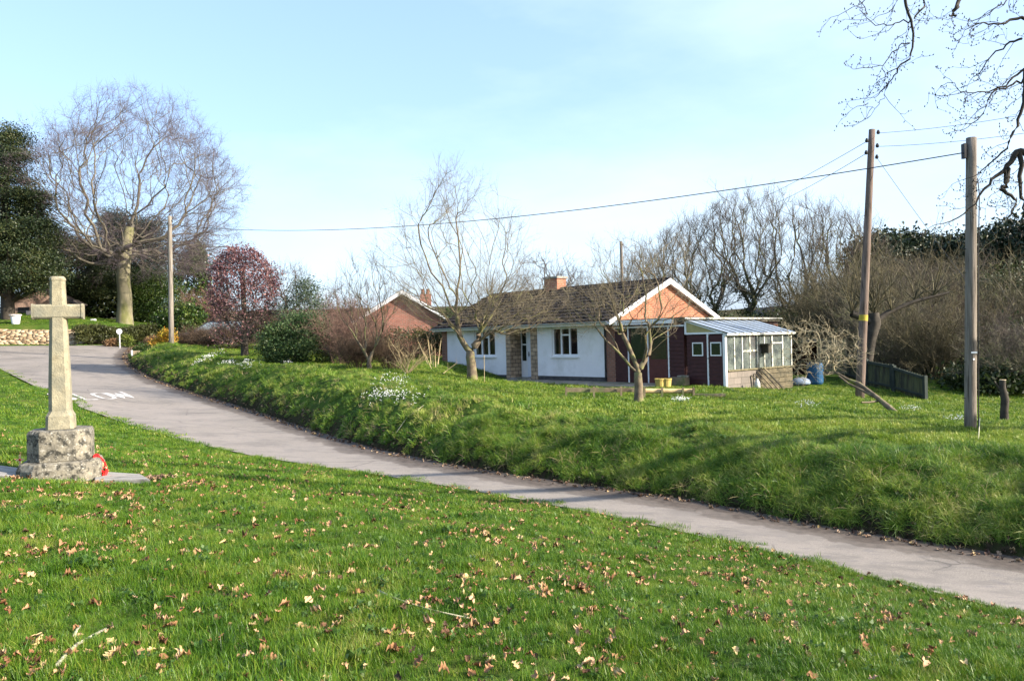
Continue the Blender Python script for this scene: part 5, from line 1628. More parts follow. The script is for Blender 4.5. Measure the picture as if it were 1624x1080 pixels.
# house glimpsed through the wood on the right
gb = P(1255, 545, 74)
g2 = empty('distant_house', (gb.x, gb.y, T1(gb.x, gb.y)), 0.15, 'brick house with two white-edged gables glimpsed beyond the greenhouse', 'house')
zb = g2.location.z
for i, (xc, w, ay, fy) in enumerate(((-0.3, 1.3, 486, 501), (1.6, 1.2, 484, 500))):
    pa = P(1255, ay, 74).z - zb; pf = P(1255, fy, 74).z - zb
    mb = MB(); mb.prism([(xc - w, -0.5), (xc + w, -0.5), (xc + w, pf), (xc, pa - 0.1), (xc - w, pf)], i * 0.5, 6, 'y')
    part('brick_wall', mb, M_brick2, g2)
    for s in (-1, 1):
        mb = MB(); mb.bar((xc, i * 0.5 - 0.1, pa), (xc + s * (w + 0.2), i * 0.5 - 0.1, pf - 0.1), 0.08, 0.16)
        part('bargeboard', mb, M_white, g2)
        mb = MB(); mb.add([(xc, i * .5, pa + .05), (xc + s * (w + .2), i * .5, pf - .05), (xc + s * (w + .2), 6, pf - .05), (xc, 6, pa + .05),
                           (xc, i * .5, pa + .13), (xc + s * (w + .2), i * .5, pf + .03), (xc + s * (w + .2), 6, pf + .03), (xc, 6, pa + .13)],
                          [(0, 1, 2, 3), (7, 6, 5, 4), (0, 4, 5, 1), (1, 5, 6, 2), (2, 6, 7, 3), (3, 7, 4, 0)])
        part('roof', mb, M_tile2, g2)

# ------------------------------------------------------------ churchyard wall, hedge, stones
rng = np.random.default_rng(12)
wb = WALL[1]
V, Fc = [], []
M_dry = leaf_mat('dry_stone', [(0.1, (0.15, 0.10, 0.06)), (0.45, (0.30, 0.22, 0.135)), (0.9, (0.46, 0.37, 0.25))], rough=0.9, trans=0, pos_scale=1.5, spec=0.1, posmix=0.3)
def wall_line(k0, k1, Hh, step=0.36):
    pts = WALL[k0:k1 + 1]
    for a, b_ in zip(pts[:-1], pts[1:]):
        L = (b_ - a).xy.length
        tdir = Vector((b_.x - a.x, b_.y - a.y, 0)).normalized(); nrm = Vector((tdir.y, -tdir.x, 0))
        rows = 11
        for r in range(rows):
            x = rng.uniform(-0.2, 0)
            while x < L:
                w = rng.uniform(0.16, 0.5)
                h = Hh / rows * rng.uniform(0.75, 1.1)
                f = (x + w / 2) / L
                z0 = a.z + (b_.z - a.z) * f + Hh * r / rows - 0.05
                dpt = rng.uniform(0.20, 0.27)
                c = a + tdir * x; sk_ = rng.normal(0, 0.012)
                k = len(V)
                for (u_, n_, zz) in ((0, 1, 0), (w * 0.95, 1, sk_), (w * 0.95, -1, sk_), (0, -1, 0), (0.01, 1, h), (w * 0.93, 1, h + sk_), (w * 0.93, -1, h + sk_), (0.01, -1, h)):
                    q = c + tdir * u_ + nrm * n_ * dpt
                    V.append((q.x - wb.x, q.y - wb.y, z0 + zz - wb.z))
                Fc.extend([(k, k + 1, k + 5, k + 4), (k + 1, k + 2, k + 6, k + 5), (k + 2, k + 3, k + 7, k + 6), (k + 3, k, k + 4, k + 7), (k + 4, k + 5, k + 6, k + 7)])
                x += w
wall_line(0, 4, 1.0)
me = mesh_np('dry_stone_wall', np.array(V), np.array(Fc))
t = link('dry_stone_wall', me, M_dry); t.location = wb
props(t, 'golden dry stone retaining wall along the far side of the road', 'wall')
# clipped hedge in front of the wall and past its end
a = P(128, 545, 52.4); b_ = P(256, 544, 56.5)
hq = []
for i in range(520):
    f = rng.uniform(0, 1); c = a.lerp(b_, f)
    hgt = P(190, 519, 54).z - c.z + 0.0
    hq.append((c.x + rng.normal(0, 0.1) - a.x, c.y - 0.35 + rng.uniform(-0.35, 0.35) - a.y, rng.uniform(0.05, 1) ** 0.6 * (hgt + 0.12 * math.sin(f * 9)) + c.z - a.z))
hq = clumps(np.array(hq), 46, 0.11, 3)
v, f = leaves_np(hq, 0.13, 5)
t = link('clipped_hedge', mesh_np('clipped_hedge', v, f), LEAF['hedge']); t.location = a
props(t, 'low clipped brownish hedge running right from the stone wall', 'hedge')
for i, (px, w, h, lab) in enumerate(((200, 0.45, 0.7, 'pale yellow shrub at the hedge foot right of the round sign'), (178, 0.4, 0.4, 'small pale yellow shrub at the hedge foot left of the round sign'), (243, 0.4, 0.45, 'pale yellow shrub at the right end of the hedge foot'))):
    leafy('yellow_shrub', on(px, 546, 52.0 if i < 2 else 50), [((0, 0, h * 0.5), (w, w * 0.6, h * 0.6), 1)], 40, 40, 0.10, LEAF['dead'] if i else LEAF['lime'], lab, 'shrub', 'pale shrubs at the hedge foot', seed=420 + i, cr=0.12)
leafy('dark_bush', on(228, 548, 46.5), [((0, 0, 0.2), (0.6, 0.4, 0.28), 1)], 40, 40, 0.09, LEAF['green'], 'low dark green bush beside the tan stone block', 'shrub', seed=430, cr=0.12)
# round sign
sb_ = on(190, 546.5, 51.0)
t = empty('road_sign', sb_, 0.25, 'small round white sign on a grey post in front of the hedge', 'sign')
mb = MB(); mb.rings([(0.04, 0), (0.04, 0.95)], 10); part('post', mb, M_metal, t)
mb = MB()
n = 28
ring = [(0.17 * math.cos(2 * math.pi * k / n), 1.08 + 0.17 * math.sin(2 * math.pi * k / n)) for k in range(n)]
mb.prism(ring, -0.065, -0.045, 'y'); part('disc', mb, M_upvc, t)
mb = MB(); mb.box(-0.09, 0.09, -0.0685, -0.0655, 1.05, 1.10); part('bar', mb, mottled('grey_mark', (0.2, 0.2, 0.24), (0.25, 0.25, 0.3), 3, bmp=0), t)
# marker post and stone block at the corner of the bank
mb = MB(); mb.box(-0.035, 0.035, -0.035, 0.035, -0.1, 0.34)
t = mb.build('marker_post', M_white, None, 0.006); t.location = on(209, 553, 45); props(t, 'short white marker post at the corner of the grass bank', 'post')
mb = MB(); mb.box(-0.22, 0.2, -0.15, 0.15, -0.1, 0.2)
t = mb.build('stone_block', mottled('tan_stone', (0.38, 0.28, 0.17), (0.5, 0.4, 0.26), 4), None, 0.03); t.location = on(218, 551, 45.5); props(t, 'tan stone block beside the short white marker post', 'stone')
# white urn in the churchyard
q = P(25, 517, 53.0)
t = empty('stone_urn', (q.x, q.y, T1(q.x, q.y) - 0.03), 0, 'white tapered planter standing on the churchyard grass above the wall', 'planter')
mb = MB(); mb.rings([(0.22, 0), (0.24, 0.05), (0.30, 0.56)], 18); part('bowl', mb, M_white, t)
mb = MB(); mb.rings([(0.33, 0.562), (0.38, 0.60), (0.37, 0.66), (0.30, 0.68), (0.28, 0.60)], 18); part('rim', mb, mottled('pink_rim', (0.55, 0.45, 0.40), (0.65, 0.55, 0.5), 4), t)
# graves and the stone building under the yews
for i, (px, py, d, w, h, c, lab) in enumerate(((55, 503, 58, 1.1, 0.35, (0.30, 0.28, 0.30), 'long low grey tomb slab left of the cross arm'), (74, 503, 58.5, 0.45, 0.28, (0.5, 0.33, 0.22), 'small orange-brown grave stone beside the grey tomb slab'),
                                             (9, 503, 58, 0.12, 0.4, (0.3, 0.28, 0.25), 'thin headstone at the left edge of the churchyard'), (148, 507, 58, 0.3, 0.14, (0.6, 0.6, 0.58), 'tiny white grave marker in the grass left of the beech'))):
    mb = MB(); mb.box(-w / 2, w / 2, -0.15, 0.15, -0.1, h)
    t = mb.build('grave_stone', mottled('grave_%d' % i, tuple(x * 0.8 for x in c), c, 5), None, 0.02); t.location = on(px, py, d)
    props(t, lab, 'grave stone', 'graves in the churchyard')
q = P(70, 500, 61)
sb2 = empty('stone_building', (q.x, q.y, T1(q.x, q.y)), 0.1, 'low pinkish stone building half hidden under the yews', 'building')
mb = MB(); mb.box(-2.3, 1.9, 0, 2.4, -1.2, 0.9); mb.prism([(-2.3, 0.902), (1.9, 0.902), (-0.2, 2.0)], 0, 2.4, 'y')
part('stone_wall', mb, brick_mat('pink_stone', (0.42, 0.28, 0.22), (0.34, 0.22, 0.17), (0.3, 0.22, 0.17), w=0.5, h=0.2, msize=0.02), sb2)
mb = MB(); mb.box(-1.9, -1.1, -0.03, 0.05, -0.2, 0.6); part('doorway', mb, M_black, sb2)
mb = MB()
for s in (-1, 1):
    mb.add([(-0.2, -0.1, 2.02), (-0.2 + s * 2.4, -0.1, 0.77), (-0.2 + s * 2.4, 2.5, 0.77), (-0.2, 2.5, 2.02), (-0.2, -0.1, 2.1), (-0.2 + s * 2.4, -0.1, 0.85), (-0.2 + s * 2.4, 2.5, 0.85), (-0.2, 2.5, 2.1)],
           [(0, 1, 2, 3), (7, 6, 5, 4), (0, 4, 5, 1), (1, 5, 6, 2), (2, 6, 7, 3), (3, 7, 4, 0)])
part('roof', mb, M_tile2, sb2)

# ------------------------------------------------------------ parked car
q = on(281, 546, 51.5)
q2 = P(281, 548, 51.5)
car = empty('parked_car', (q2.x, q2.y, q2.z), 0.05, 'dark blue car parked facing left behind the brown shrub and copper beech', 'car')
M_car = mottled('dark_blue_car_paint', (0.010, 0.016, 0.032), (0.014, 0.022, 0.042), 1, rough=0.25, bmp=0, spec=0.6)
prof = [(0.05, 0.35), (0.0, 0.55), (0.06, 0.74), (0.95, 0.92), (1.25, 0.98), (4.25, 0.98), (4.32, 0.6), (4.28, 0.32)]
mb = MB(); mb.prism(prof, 0, 1.72, 'y'); body = part('body', mb, M_car, car, 0.05)
mb = MB()
ca = [(1.15, 0.97, 0.06), (4.2, 0.97, 0.06), (3.75, 1.50, 0.2), (1.95, 1.48, 0.2)]
V = [(x, y, z) for x, z, y in ca] + [(x, 1.72 - y, z) for x, z, y in ca]
mb.add(V, [(0, 1, 2, 3), (7, 6, 5, 4), (0, 4, 5, 1), (1, 5, 6, 2), (2, 6, 7, 3), (3, 7, 4, 0)])
part('windows', mb, mottled('car_glass', (0.16, 0.21, 0.24), (0.22, 0.28, 0.31), 1, rough=0.1, bmp=0, spec=0.8), car)
mb = MB(); mb.add([(1.90, .19, 1.485), (3.80, .19, 1.505), (3.80, 1.53, 1.505), (1.90, 1.53, 1.485), (1.98, .25, 1.53), (3.7, .25, 1.55), (3.7, 1.47, 1.55), (1.98, 1.47, 1.53)],
                   [(0, 3, 2, 1), (4, 5, 6, 7), (0, 1, 5, 4), (1, 2, 6, 5), (2, 3, 7, 6), (3, 0, 4, 7)])
for (x0_, x1_) in ((1.12, 1.93), (2.75, 2.82), (4.22, 3.78)):
    for yy0, yy1 in ((0.045, 0.185), (1.675, 1.535)):
        top = 1.49
        mb.bar((x0_ if x0_ != 2.75 else 2.78, yy0, 0.98), (x1_, yy1, top), 0.05, 0.06)
part('cabin', mb, M_car, car)
for x in (0.78, 3.45):
    for y in (-0.01, 1.55):
        mb = MB()
        for (r0, r1, a_, b2_) in ((0.0, 0.31, y, y + 0.18),):
            ring = [(x + 0.31 * math.cos(k * math.pi / 12), 0.31 + 0.31 * math.sin(k * math.pi / 12)) for k in range(24)]
            mb.prism(ring, a_, b2_, 'y')
        wh = part('wheel', mb, M_black, car)
        mb = MB(); ring = [(x + 0.2 * math.cos(k * math.pi / 12), 0.31 + 0.2 * math.sin(k * math.pi / 12)) for k in range(24)]
        mb.prism(ring, y - 0.012 if y < 1 else y + 0.182, y - 0.002 if y < 1 else y + 0.192, 'y'); part('rim', mb, M_metal, wh)
mb = MB(); mb.box(-0.01, 0.12, 0.12, 0.45, 0.58, 0.72); part('headlight', mb, M_upvc, car)
mb = MB(); mb.box(-0.01, 0.12, 1.27, 1.60, 0.58, 0.72); part('headlight', mb, M_upvc, car)

# ------------------------------------------------------------ war memorial
cb = on(99, 757, 10.35)
yaw = math.radians(22)
mem = empty('war_memorial', (cb.x, cb.y, cb.z - 0.02), yaw, 'weathered stone memorial cross on a stepped octagonal base in the verge', 'memorial')
M_lich = mottled('lichened_stone', (0.10, 0.092, 0.075), (0.25, 0.225, 0.17), 7, rough=0.95, c3=(0.035, 0.034, 0.028), s3=9, t3=(0.49, 0.60), bmp=0.8)
# pale lichen blotches as well
nt = M_lich.node_tree
bsdf = nt.nodes['Principled BSDF']
oldc = bsdf.inputs['Base Color'].links[0].from_socket
vv = coords(nt)
fl_ = ramp(nt, noise(nt, vv, 24, 6, 0.7), [(0.56, (0, 0, 0)), (0.64, (0.6, 0.6, 0.6))])
nt.links.new(mixc(nt, fl_, oldc, (0.50, 0.48, 0.42)), bsdf.inputs['Base Color'])
M_lime = mottled('limestone', (0.20, 0.175, 0.115), (0.33, 0.295, 0.20), 9, rough=0.9, c3=(0.17, 0.165, 0.125), s3=2.6, t3=(0.42, 0.66), bmp=0.8)
nt = M_lime.node_tree
bsdf = nt.nodes['Principled BSDF']
oldc = bsdf.inputs['Base Color'].links[0].from_socket
nt.links.new(mixc(nt, ramp(nt, noise(nt, coords(nt), 34, 5, 0.7), [(0.58, (0, 0, 0)), (0.66, (0.7, 0.7, 0.7))]), oldc, (0.10, 0.095, 0.075)), bsdf.inputs['Base Color'])
def octo(w, ch):      # chamfered square, half width w
    c = w - ch
    return [(-c, -w), (c, -w), (w, -c), (w, c), (c, w), (-c, w), (-w, c), (-w, -c)]
def frust(mb, levels):
    """levels: (half, chamfer, z)"""
    V, n = [], 8
    for w, c, z in levels:
        V += [(x, y, z) for x, y in octo(w, c)]
    Fc = [tuple(range(7, -1, -1)), tuple(len(V) - 8 + k for k in range(8))]
    for j in range(len(levels) - 1):
        for k in range(8):
            Fc.append((j * 8 + k, j * 8 + (k + 1) % 8, (j + 1) * 8 + (k + 1) % 8, (j + 1) * 8 + k))
    return mb.add(V, Fc)
mb = frust(MB(), [(0.56, 0.25, -0.15), (0.56, 0.25, 0.17), (0.52, 0.235, 0.25), (0.46, 0.21, 0.27)])
part('lower_step', mb, M_lich, mem, 0.012)
mb = frust(MB(), [(0.425, 0.19, 0.272), (0.425, 0.19, 0.64), (0.40, 0.18, 0.68)])
part('upper_step', mb, M_lich, mem, 0.014)
mb = frust(MB(), [(0.19, 0.04, 0.682), (0.185, 0.045, 0.86), (0.15, 0.055, 0.93), (0.145, 0.055, 1.3), (0.112, 0.045, 2.22)])
part('shaft', mb, M_lime, mem, 0.004)
mb = frust(MB(), [(0.112, 0.045, 2.222), (0.108, 0.04, 2.40), (0.098, 0.036, 2.70), (0.106, 0.04, 2.705), (0.106, 0.04, 2.735), (0.085, 0.03, 2.76)])
part('cross_head', mb, M_lime, mem, 0.003)
arm = MB()
def armp(x0, x1, s=1.0):
    w = 0.098 * s; e = 0.119 * s
    pts = [(-e * .8, 2.28 - w), (e * .8, 2.28 - w), (e, 2.28 - w * .75), (e, 2.28 + w * .75), (e * .8, 2.28 + w), (-e * .8, 2.28 + w), (-e, 2.28 + w * .75), (-e, 2.28 - w * .75)]
    arm.prism(pts, x0, x1, 'x')
armp(-0.318, 0.318); armp(-0.345, -0.32, 1.08); armp(0.32, 0.345, 1.08)
part('cross_arm', arm, M_lime, mem, 0.003)
mem.scale = (0.86, 0.86, 0.965)
# wreath
wr = P(157, 744, 10.42)
wz = T1(wr.x, wr.y)
t = empty('poppy_wreath', (wr.x, wr.y, wz + 0.02), yaw + 1.25, 'red poppy wreath leaning against the right side of the memorial base', 'wreath')
mb = MB()
rngw = np.random.default_rng(2)
for k in range(26):
    a_ = 2 * math.pi * k / 26
    c = Vector((0.0 + 0.115 * math.cos(a_), 0.06 * math.sin(a_) , 0.15 + 0.115 * math.sin(a_)))
    r = 0.042
    V = [tuple(c)] ; n = 8
    for j in range(n):
        b2_ = 2 * math.pi * j / n
        V.append((c.x + r * math.cos(b2_) * rngw.uniform(.8, 1.1), c.y - 0.018 + rngw.uniform(-.008, .008), c.z + r * math.sin(b2_) * rngw.uniform(.8, 1.1)))
    mb.add(V, [(0, 1 + j, 1 + (j + 1) % n) for j in range(n)])
part('poppies', mb, mottled('poppy_red', (0.55, 0.01, 0.015), (0.70, 0.02, 0.02), 8, bmp=0), t)
mb = MB(); mb.tube([(0.115 * math.cos(a_), 0.06 * math.sin(a_) + 0.01, 0.15 + 0.115 * math.sin(a_)) for a_ in np.linspace(0, 2 * math.pi, 20)], 0.022, 6)
part('ring', mb, LEAF['green'], t)
def small_cross(px, py, d, lab, rz):
    q = on(px, py, d)
    t = empty('remembrance_cross', q, rz, lab, 'small cross', 'small wooden remembrance crosses')
    mb = MB(); mb.box(-0.013, 0.013, -0.007, 0.007, -0.03, 0.20); part('upright', mb, M_pine, t)
    mb = MB(); mb.box(-0.05, 0.05, -0.0102, -0.0072, 0.115, 0.145); part('crossbar', mb, M_pine, t)
    mb = MB(); mb.rings([(0.016, 0), (0.012, 0.004)], 8); o = part('poppy', mb, M_pop, t); o.location = (0, -0.0105, 0.13); o.rotation_euler = (math.pi / 2, 0, 0)
M_pine = mottled('pale_pine', (0.55, 0.38, 0.2), (0.66, 0.48, 0.27), 8)
M_pop = mottled('small_poppy', (0.5, 0.02, 0.02), (0.6, 0.03, 0.03), 3, bmp=0)
small_cross(32, 746, 10.9, 'small wooden remembrance cross left of the memorial', 0.4)
small_cross(163, 742, 10.5, 'small wooden remembrance cross behind the red wreath', 0.5)
# paving slabs beside the memorial
def slab(pts, lab, th=0.05):
    q = [on(*p) for p in pts]
    c = sum(q, Vector()) / len(q)
    zt_ = max(p.z for p in q) 
    V = [(p.x - c.x, p.y - c.y, p.z - c.z + 0.045) for p in q]
    V += [(a, b2_, z - 0.12) for a, b2_, z in V]
    n = len(q)
    mb = MB(); mb.add(V, [tuple(range(n)), tuple(range(2 * n - 1, n - 1, -1))] + [(i, i + n, (i + 1) % n + n, (i + 1) % n) for i in range(n)])
    t = mb.build('paving_slab', mottled('slab_stone', (0.20, 0.19, 0.17), (0.34, 0.32, 0.29), 2.5, scl=(1, 3, 1), c3=(0.12, 0.115, 0.10), s3=2.2, bmp=0.5), None, 0.012)
    t.location = c
    props(t, lab, 'paving slab', 'grey slabs beside the memorial')
    return q
slab([(150, 757, 9.98), (238, 755, 9.98), (222, 737, 10.85), (150, 741, 10.85)], 'grey stone slab right of the memorial base')
slab([(-60, 772, 9.9), (30, 768, 9.9), (30, 753, 10.6), (-60, 757, 10.6)], 'grey stone slab at the left edge of the photo')

# ------------------------------------------------------------ poles and wires
def wood_mat(name, a, b_):
    return mottled(name, a, b_, 3, rough=0.9, scl=(9, 9, 0.4), c3=tuple(x * 0.4 for x in a), s3=2.5, t3=(0.52, 0.66), bmp=0.7)
M_pole = wood_mat('pole_wood', (0.13, 0.108, 0.088), (0.235, 0.20, 0.165))
M_pole2 = wood_mat('purple_pole_wood', (0.12, 0.085, 0.068), (0.20, 0.15, 0.125))
M_green = mottled('mossy_pole_top', (0.14, 0.15, 0.06), (0.22, 0.22, 0.10), 4, bmp=0.3)
def pole(base, top, r0, r1, mat, label, steps=()):
    t = empty('utility_pole', base, 0, label, 'utility pole', 'wooden utility poles')
    tp = top - base
    mb = MB()
    n = 14
    pts = [tp * (k / n) for k in range(n + 1)]; pts[0] = -tp.normalized() * 0.4
    mb.tube(pts, [r0 + (r1 - r0) * k / n for k in range(n + 1)], 18)
    o = part('shaft', mb, mat, t)
    for p_ in o.data.polygons: p_.use_smooth = len(p_.vertices) == 4
    return t, tp
b1 = P(1363, 607, 26); b1.z = T1(b1.x, b1.y)
t1_, tp1 = pole(b1, P(1383, 206, 26), 0.148, 0.10, M_pole2, 'leaning purple-brown utility pole with a yellow band beside the pollard')
f_ = 0.285
mb = MB(); mb.tube([tp1 * f_, tp1 * (f_ + 0.022)], [0.140, 0.138], 18); part('yellow_band', mb, mottled('yellow_plate', (0.32, 0.25, 0.03), (0.46, 0.36, 0.06), 5, bmp=0), t1_)
def insul(parent, c, s=1.0):
    mb = MB(); mb.rings([(0.012, -0.03), (0.035, -0.02), (0.045, 0.02), (0.03, 0.06), (0.02, 0.08)], 10)
    o = part('insulator', mb, M_black, parent); o.location = c; o.scale = (s, s, s)
ip1 = [Vector((0.19, -0.05, 0)) + tp1 * 0.985, Vector((0.18, -0.05, 0)) + tp1 * 0.935, Vector((0.18, -0.05, 0)) + tp1 * 0.893, Vector((-0.18, -0.05, 0)) + tp1 * 0.955, Vector((-0.18, -0.05, 0)) + tp1 * 0.91]
for c in ip1: insul(t1_, c, 1.3)
b2 = P(1539, 684, 16.0); b2.z = T1(b2.x, b2.y)
t2_, tp2 = pole(b2, P(1540.5, 219, 16.0), 0.113, 0.098, M_pole, 'thick upright utility pole nearest the road with a small white plate')
mb = MB(); mb.box(0.0, 0.12, -0.124, -0.118, 0, 0.035); o = part('plate', mb, M_upvc, t2_); o.location = tp2 * 0.263 + Vector((-0.05, 0.012, 0))
mb = MB(); mb.rings([(0.02, 0), (0.02, 0.004)], 10); o = part('disc', mb, M_upvc, t2_); o.location = tp2 * 0.243 + Vector((0.0, -0.111, 0)); o.rotation_euler = (math.pi / 2, 0, 0)
for fz in (0.11, 0.235, 0.54, 0.62, 0.80):
    mb = MB(); mb.tube([(-0.16, 0, 0), (-0.08, 0, 0)], 0.008, 6); o = part('step_bolt', mb, M_black, t2_); o.location = tp2 * fz
mb = MB(); mb.box(-0.17, -0.11, -0.06, 0.06, 0, 0.3); o = part('cable_bracket', mb, M_black, t2_); o.location = tp2 * 0.93
mb = MB(); mb.tube([tp2 * 0.86 + Vector((0.115, -.03, 0)), tp2 * 0.80 + Vector((0.14, -.05, 0)), tp2 * 0.6 + Vector((0.12, -.05, 0)), tp2 * 0.1 + Vector((0.135, -.05, 0)), tp2 * 0.0 + Vector((0.14, -.05, 0))], 0.01, 6); part('earth_cable', mb, M_black, t2_)
b3 = on(272, 547, 43); t3_, tp3 = pole(b3, P(269, 343, 43), 0.14, 0.11, wood_mat('pale_pole_wood', (0.15, 0.13, 0.105), (0.26, 0.23, 0.19)), 'distant utility pole standing by the golden bush on the left')
b4 = on(988, 520, 58); t4_, tp4 = pole(b4, P(985, 383, 58), 0.13, 0.10, M_pole, 'far utility pole whose top shows above the bungalow ridge')
for c in (Vector((0.12, 0, 0)) + tp3 * 0.96, Vector((-0.12, 0, 0)) + tp3 * 0.94): insul(t3_, c)
insul(t4_, Vector((0.12, 0, 0)) + tp4 * 0.97)
def wire(a, b_, sag, r, lab, n=28):
    a, b_ = Vector(a), Vector(b_)
    mb = MB()
    pts = []
    for i in range(n + 1):
        f = i / n
        q = a.lerp(b_, f); q.z -= sag * 4 * f * (1 - f)
        pts.append(q - a)
    mb.tube(pts, r, 5)
    t = mb.build('overhead_wire', M_wire); t.location = a
    props(t, lab, 'wire', 'overhead wires')
M_wire = mottled('wire_black', (0.04, 0.04, 0.045), (0.07, 0.07, 0.075), 1, bmp=0)
T2 = b2 + tp2 * 0.95 + Vector((-0.14, 0, 0))
wire(T2, P(269, 356, 43) , 0.85, 0.012, 'long sagging cable crossing the whole sky between the near pole and the left pole')
wire(b1 + ip1[0], P(1700, 168, 21), 0.10, 0.007, 'upper wire leaving the leaning pole to the right')
wire(b1 + ip1[1], P(1700, 200, 21), 0.10, 0.007, 'lower wire leaving the leaning pole to the right')
wire(b1 + ip1[3], P(1180, 326, 60), 0.15, 0.010, 'upper wire leaving the leaning pole to the left toward the bare trees')
wire(b1 + ip1[4], P(1195, 336, 60), 0.2, 0.010, 'lower wire leaving the leaning pole to the left toward the bare trees')
wire(b1 + ip1[2], P(1545, 462, 24), 0.05, 0.007, 'stay wire slanting down right from the leaning pole')
wire(P(269, 350, 43), P(560, 470, 48), 0.2, 0.006, 'thin service wire dropping from the left pole toward the neighbouring house')
# stay rope on the bank
a = b2 + Vector((0.14, -0.1, 0.25)); c = on(1552, 752, 13.9)
mb = MB(); mb.tube([Vector((0, 0, 0)), (c - a) * 0.5 + Vector((0, 0, -0.02)), c - a], 0.008, 6)
t = mb.build('stay_cable', mottled('pale_cable', (0.35, 0.33, 0.2), (0.45, 0.43, 0.3), 3, bmp=0)); t.location = a
props(t, 'pale cable hanging down the bank from the near utility pole', 'cable')

# ------------------------------------------------------------ fence by the pollard
def panel(p0, p1, h0, h1, lab, parent=None):
    a = on(*p0); b_ = on(*p1)
    d = b_ - a; L = d.xy.length
    rz = math.atan2(d.y, d.x)
    t = empty('fence_panel', a, rz, lab, 'fence panel', 'leaning green board fence')
    n = int(L / 0.12)
    mb = MB()
    rr = np.random.default_rng(int(p0[0]))
    for i in range(n):
        x = L * i / n; z = d.z * i / n; h = h0 + (h1 - h0) * i / n
        mb.box(x, x + L / n - 0.008, -0.012 + rr.uniform(-.006, .006), 0.012, z - 0.05, z + h + rr.uniform(-.01, .01))
    part('boards', mb, M_fence, t)
    mb = MB()
    mb.bar((0, -0.045, h0 - 0.05), (L, -0.045, d.z + h1 - 0.05), 0.05, 0.10); mb.bar((0, -0.045, 0.15), (L, -0.045, d.z + 0.15), 0.05, 0.07)
    part('rails', mb, mottled('dark_green_rail', (0.022, 0.032, 0.028), (0.04, 0.05, 0.042), 4), t)
    mb = MB()
    mb.box(-0.06, 0.04, -0.09, 0.03, -0.2, h0 + 0.06); mb.box(L - 0.06, L + 0.05, -0.09, 0.03, d.z - 0.2, d.z + h1 + 0.04)
    part('posts', mb, mottled('dark_green_post', (0.02, 0.03, 0.027), (0.04, 0.05, 0.042), 4), t)
panel((1340, 600, 30.5), (1374, 606, 29.2), 0.9, 0.95, 'dark fence panel left of the leaning pole')
panel((1376, 607, 29.0), (1416, 618, 28.2), 0.92, 0.9, 'fence panel just right of the leaning pole')
panel((1420, 619, 28.0), (1469, 634, 26.6), 0.88, 0.80, 'right-hand fence panel with greenish boards, tilting downhill')
# barrel, sheet, pallets
q = on(1293, 612, 29.3)
t = empty('water_barrel', q, 0, 'bright blue plastic barrel beyond the greenhouse', 'barrel')
mb = MB(); mb.rings([(0.26, 0), (0.29, 0.06), (0.30, 0.35), (0.285, 0.37), (0.30, 0.39), (0.29, 0.72), (0.25, 0.78)], 22)
part('drum', mb, mottled('blue_plastic', (0.012, 0.06, 0.13), (0.02, 0.085, 0.18), 3, rough=0.5, bmp=0), t)
mb = MB(); mb.rings([(0.262, 0.782), (0.262, 0.80), (0.2, 0.81)], 22); part('lid', mb, M_black, t)
q = on(1270, 610, 29.0)
mb = MB(); mb.rings([(0.30, 0.0), (0.34, 0.10), (0.30, 0.30), (0.18, 0.42), (0.05, 0.46)], 12, sy=0.7)
t = mb.build('pale_bag', mottled('pale_blue_plastic', (0.13, 0.17, 0.24), (0.24, 0.30, 0.39), 5, rough=0.5), smooth=True); t.location = q; t.scale = (1.1, 0.9, 0.6)
props(t, 'pale blue plastic bag between the greenhouse and the blue barrel', 'bag')
q = on(1320, 606, 30.5)
mb = MB()
for i in range(9): mb.box(-0.55, 0.55, -0.02, 0.0, 0.12 + i * 0.15, 0.23 + i * 0.15)
t = empty('slatted_panel', q, -0.3, 'pale slatted timber panel right of the blue barrel', 'panel')
part('slats', mb, M_weather, t)
mb = MB(); mb.box(-0.5, -0.42, 0.002, 0.06, 0, 1.5); mb.box(0.42, 0.5, 0.002, 0.06, 0, 1.5); part('uprights', mb, M_weather, t)
q = on(1282, 600, 31.5)
t = empty('garden_shed', q, -0.35, 'small dark open shed behind the bough tangle', 'shed')
mb = MB(); mb.box(-0.95, -0.9, 0, 1.2, 0, 1.3); mb.box(0.6, 0.65, 0, 1.2, 0, 1.3); mb.box(-0.9, 0.6, 1.15, 1.2, 0, 1.3); part('walls', mb, mottled('shed_brown', (0.05, 0.025, 0.018), (0.09, 0.045, 0.03), 4), t)
mb = MB(); mb.prism([(-0.2, 1.305), (1.3, 1.305), (1.3, 1.36), (-0.2, 1.45)], -1.05, 0.75, 'x'); part('roof', mb, M_felt, t)
# low ditch line hedge behind the near pole
# ------------------------------------------------------------ SLOW on the road
q00, q10, q01, q11 = [None] * 4
def gp(px, py):
    r = ray(px, py)
    d = DS[DS > 12]
    z = road_z(d * r.x, d * r.y)
    i = np.where(z > d * r.z)[0][0]
    return Vector((d[i] * r.x, d[i] * r.y))
c00, c10, c01, c11 = gp(96, 634.0), gp(217, 631.0), gp(74, 625.0), gp(190, 621.5)
def mark(u, v_):
    a = c00.lerp(c10, u); b_ = c01.lerp(c11, u)
    return a.lerp(b_, v_)
strokes = {'S': [[(1, .82), (.8, 1), (.2, 1), (0, .8), (.15, .55), (.85, .45), (1, .2), (.8, 0), (.2, 0), (0, .18)]],
           'L': [[(0, 1), (0, 0), (1, 0)]],
           'O': [[(.5, 1), (.12, .92), (0, .7), (0, .3), (.12, .08), (.5, 0), (.88, .08), (1, .3), (1, .7), (.88, .92), (.5, 1)]],
           'W': [[(0, 1), (.25, 0), (.5, .8), (.75, 0), (1, 1)]]}
slots = {'S': (0.0, 0.2), 'L': (0.31, 0.47), 'O': (0.545, 0.735), 'W': (0.77, 1.0)}
V, Fc = [], []
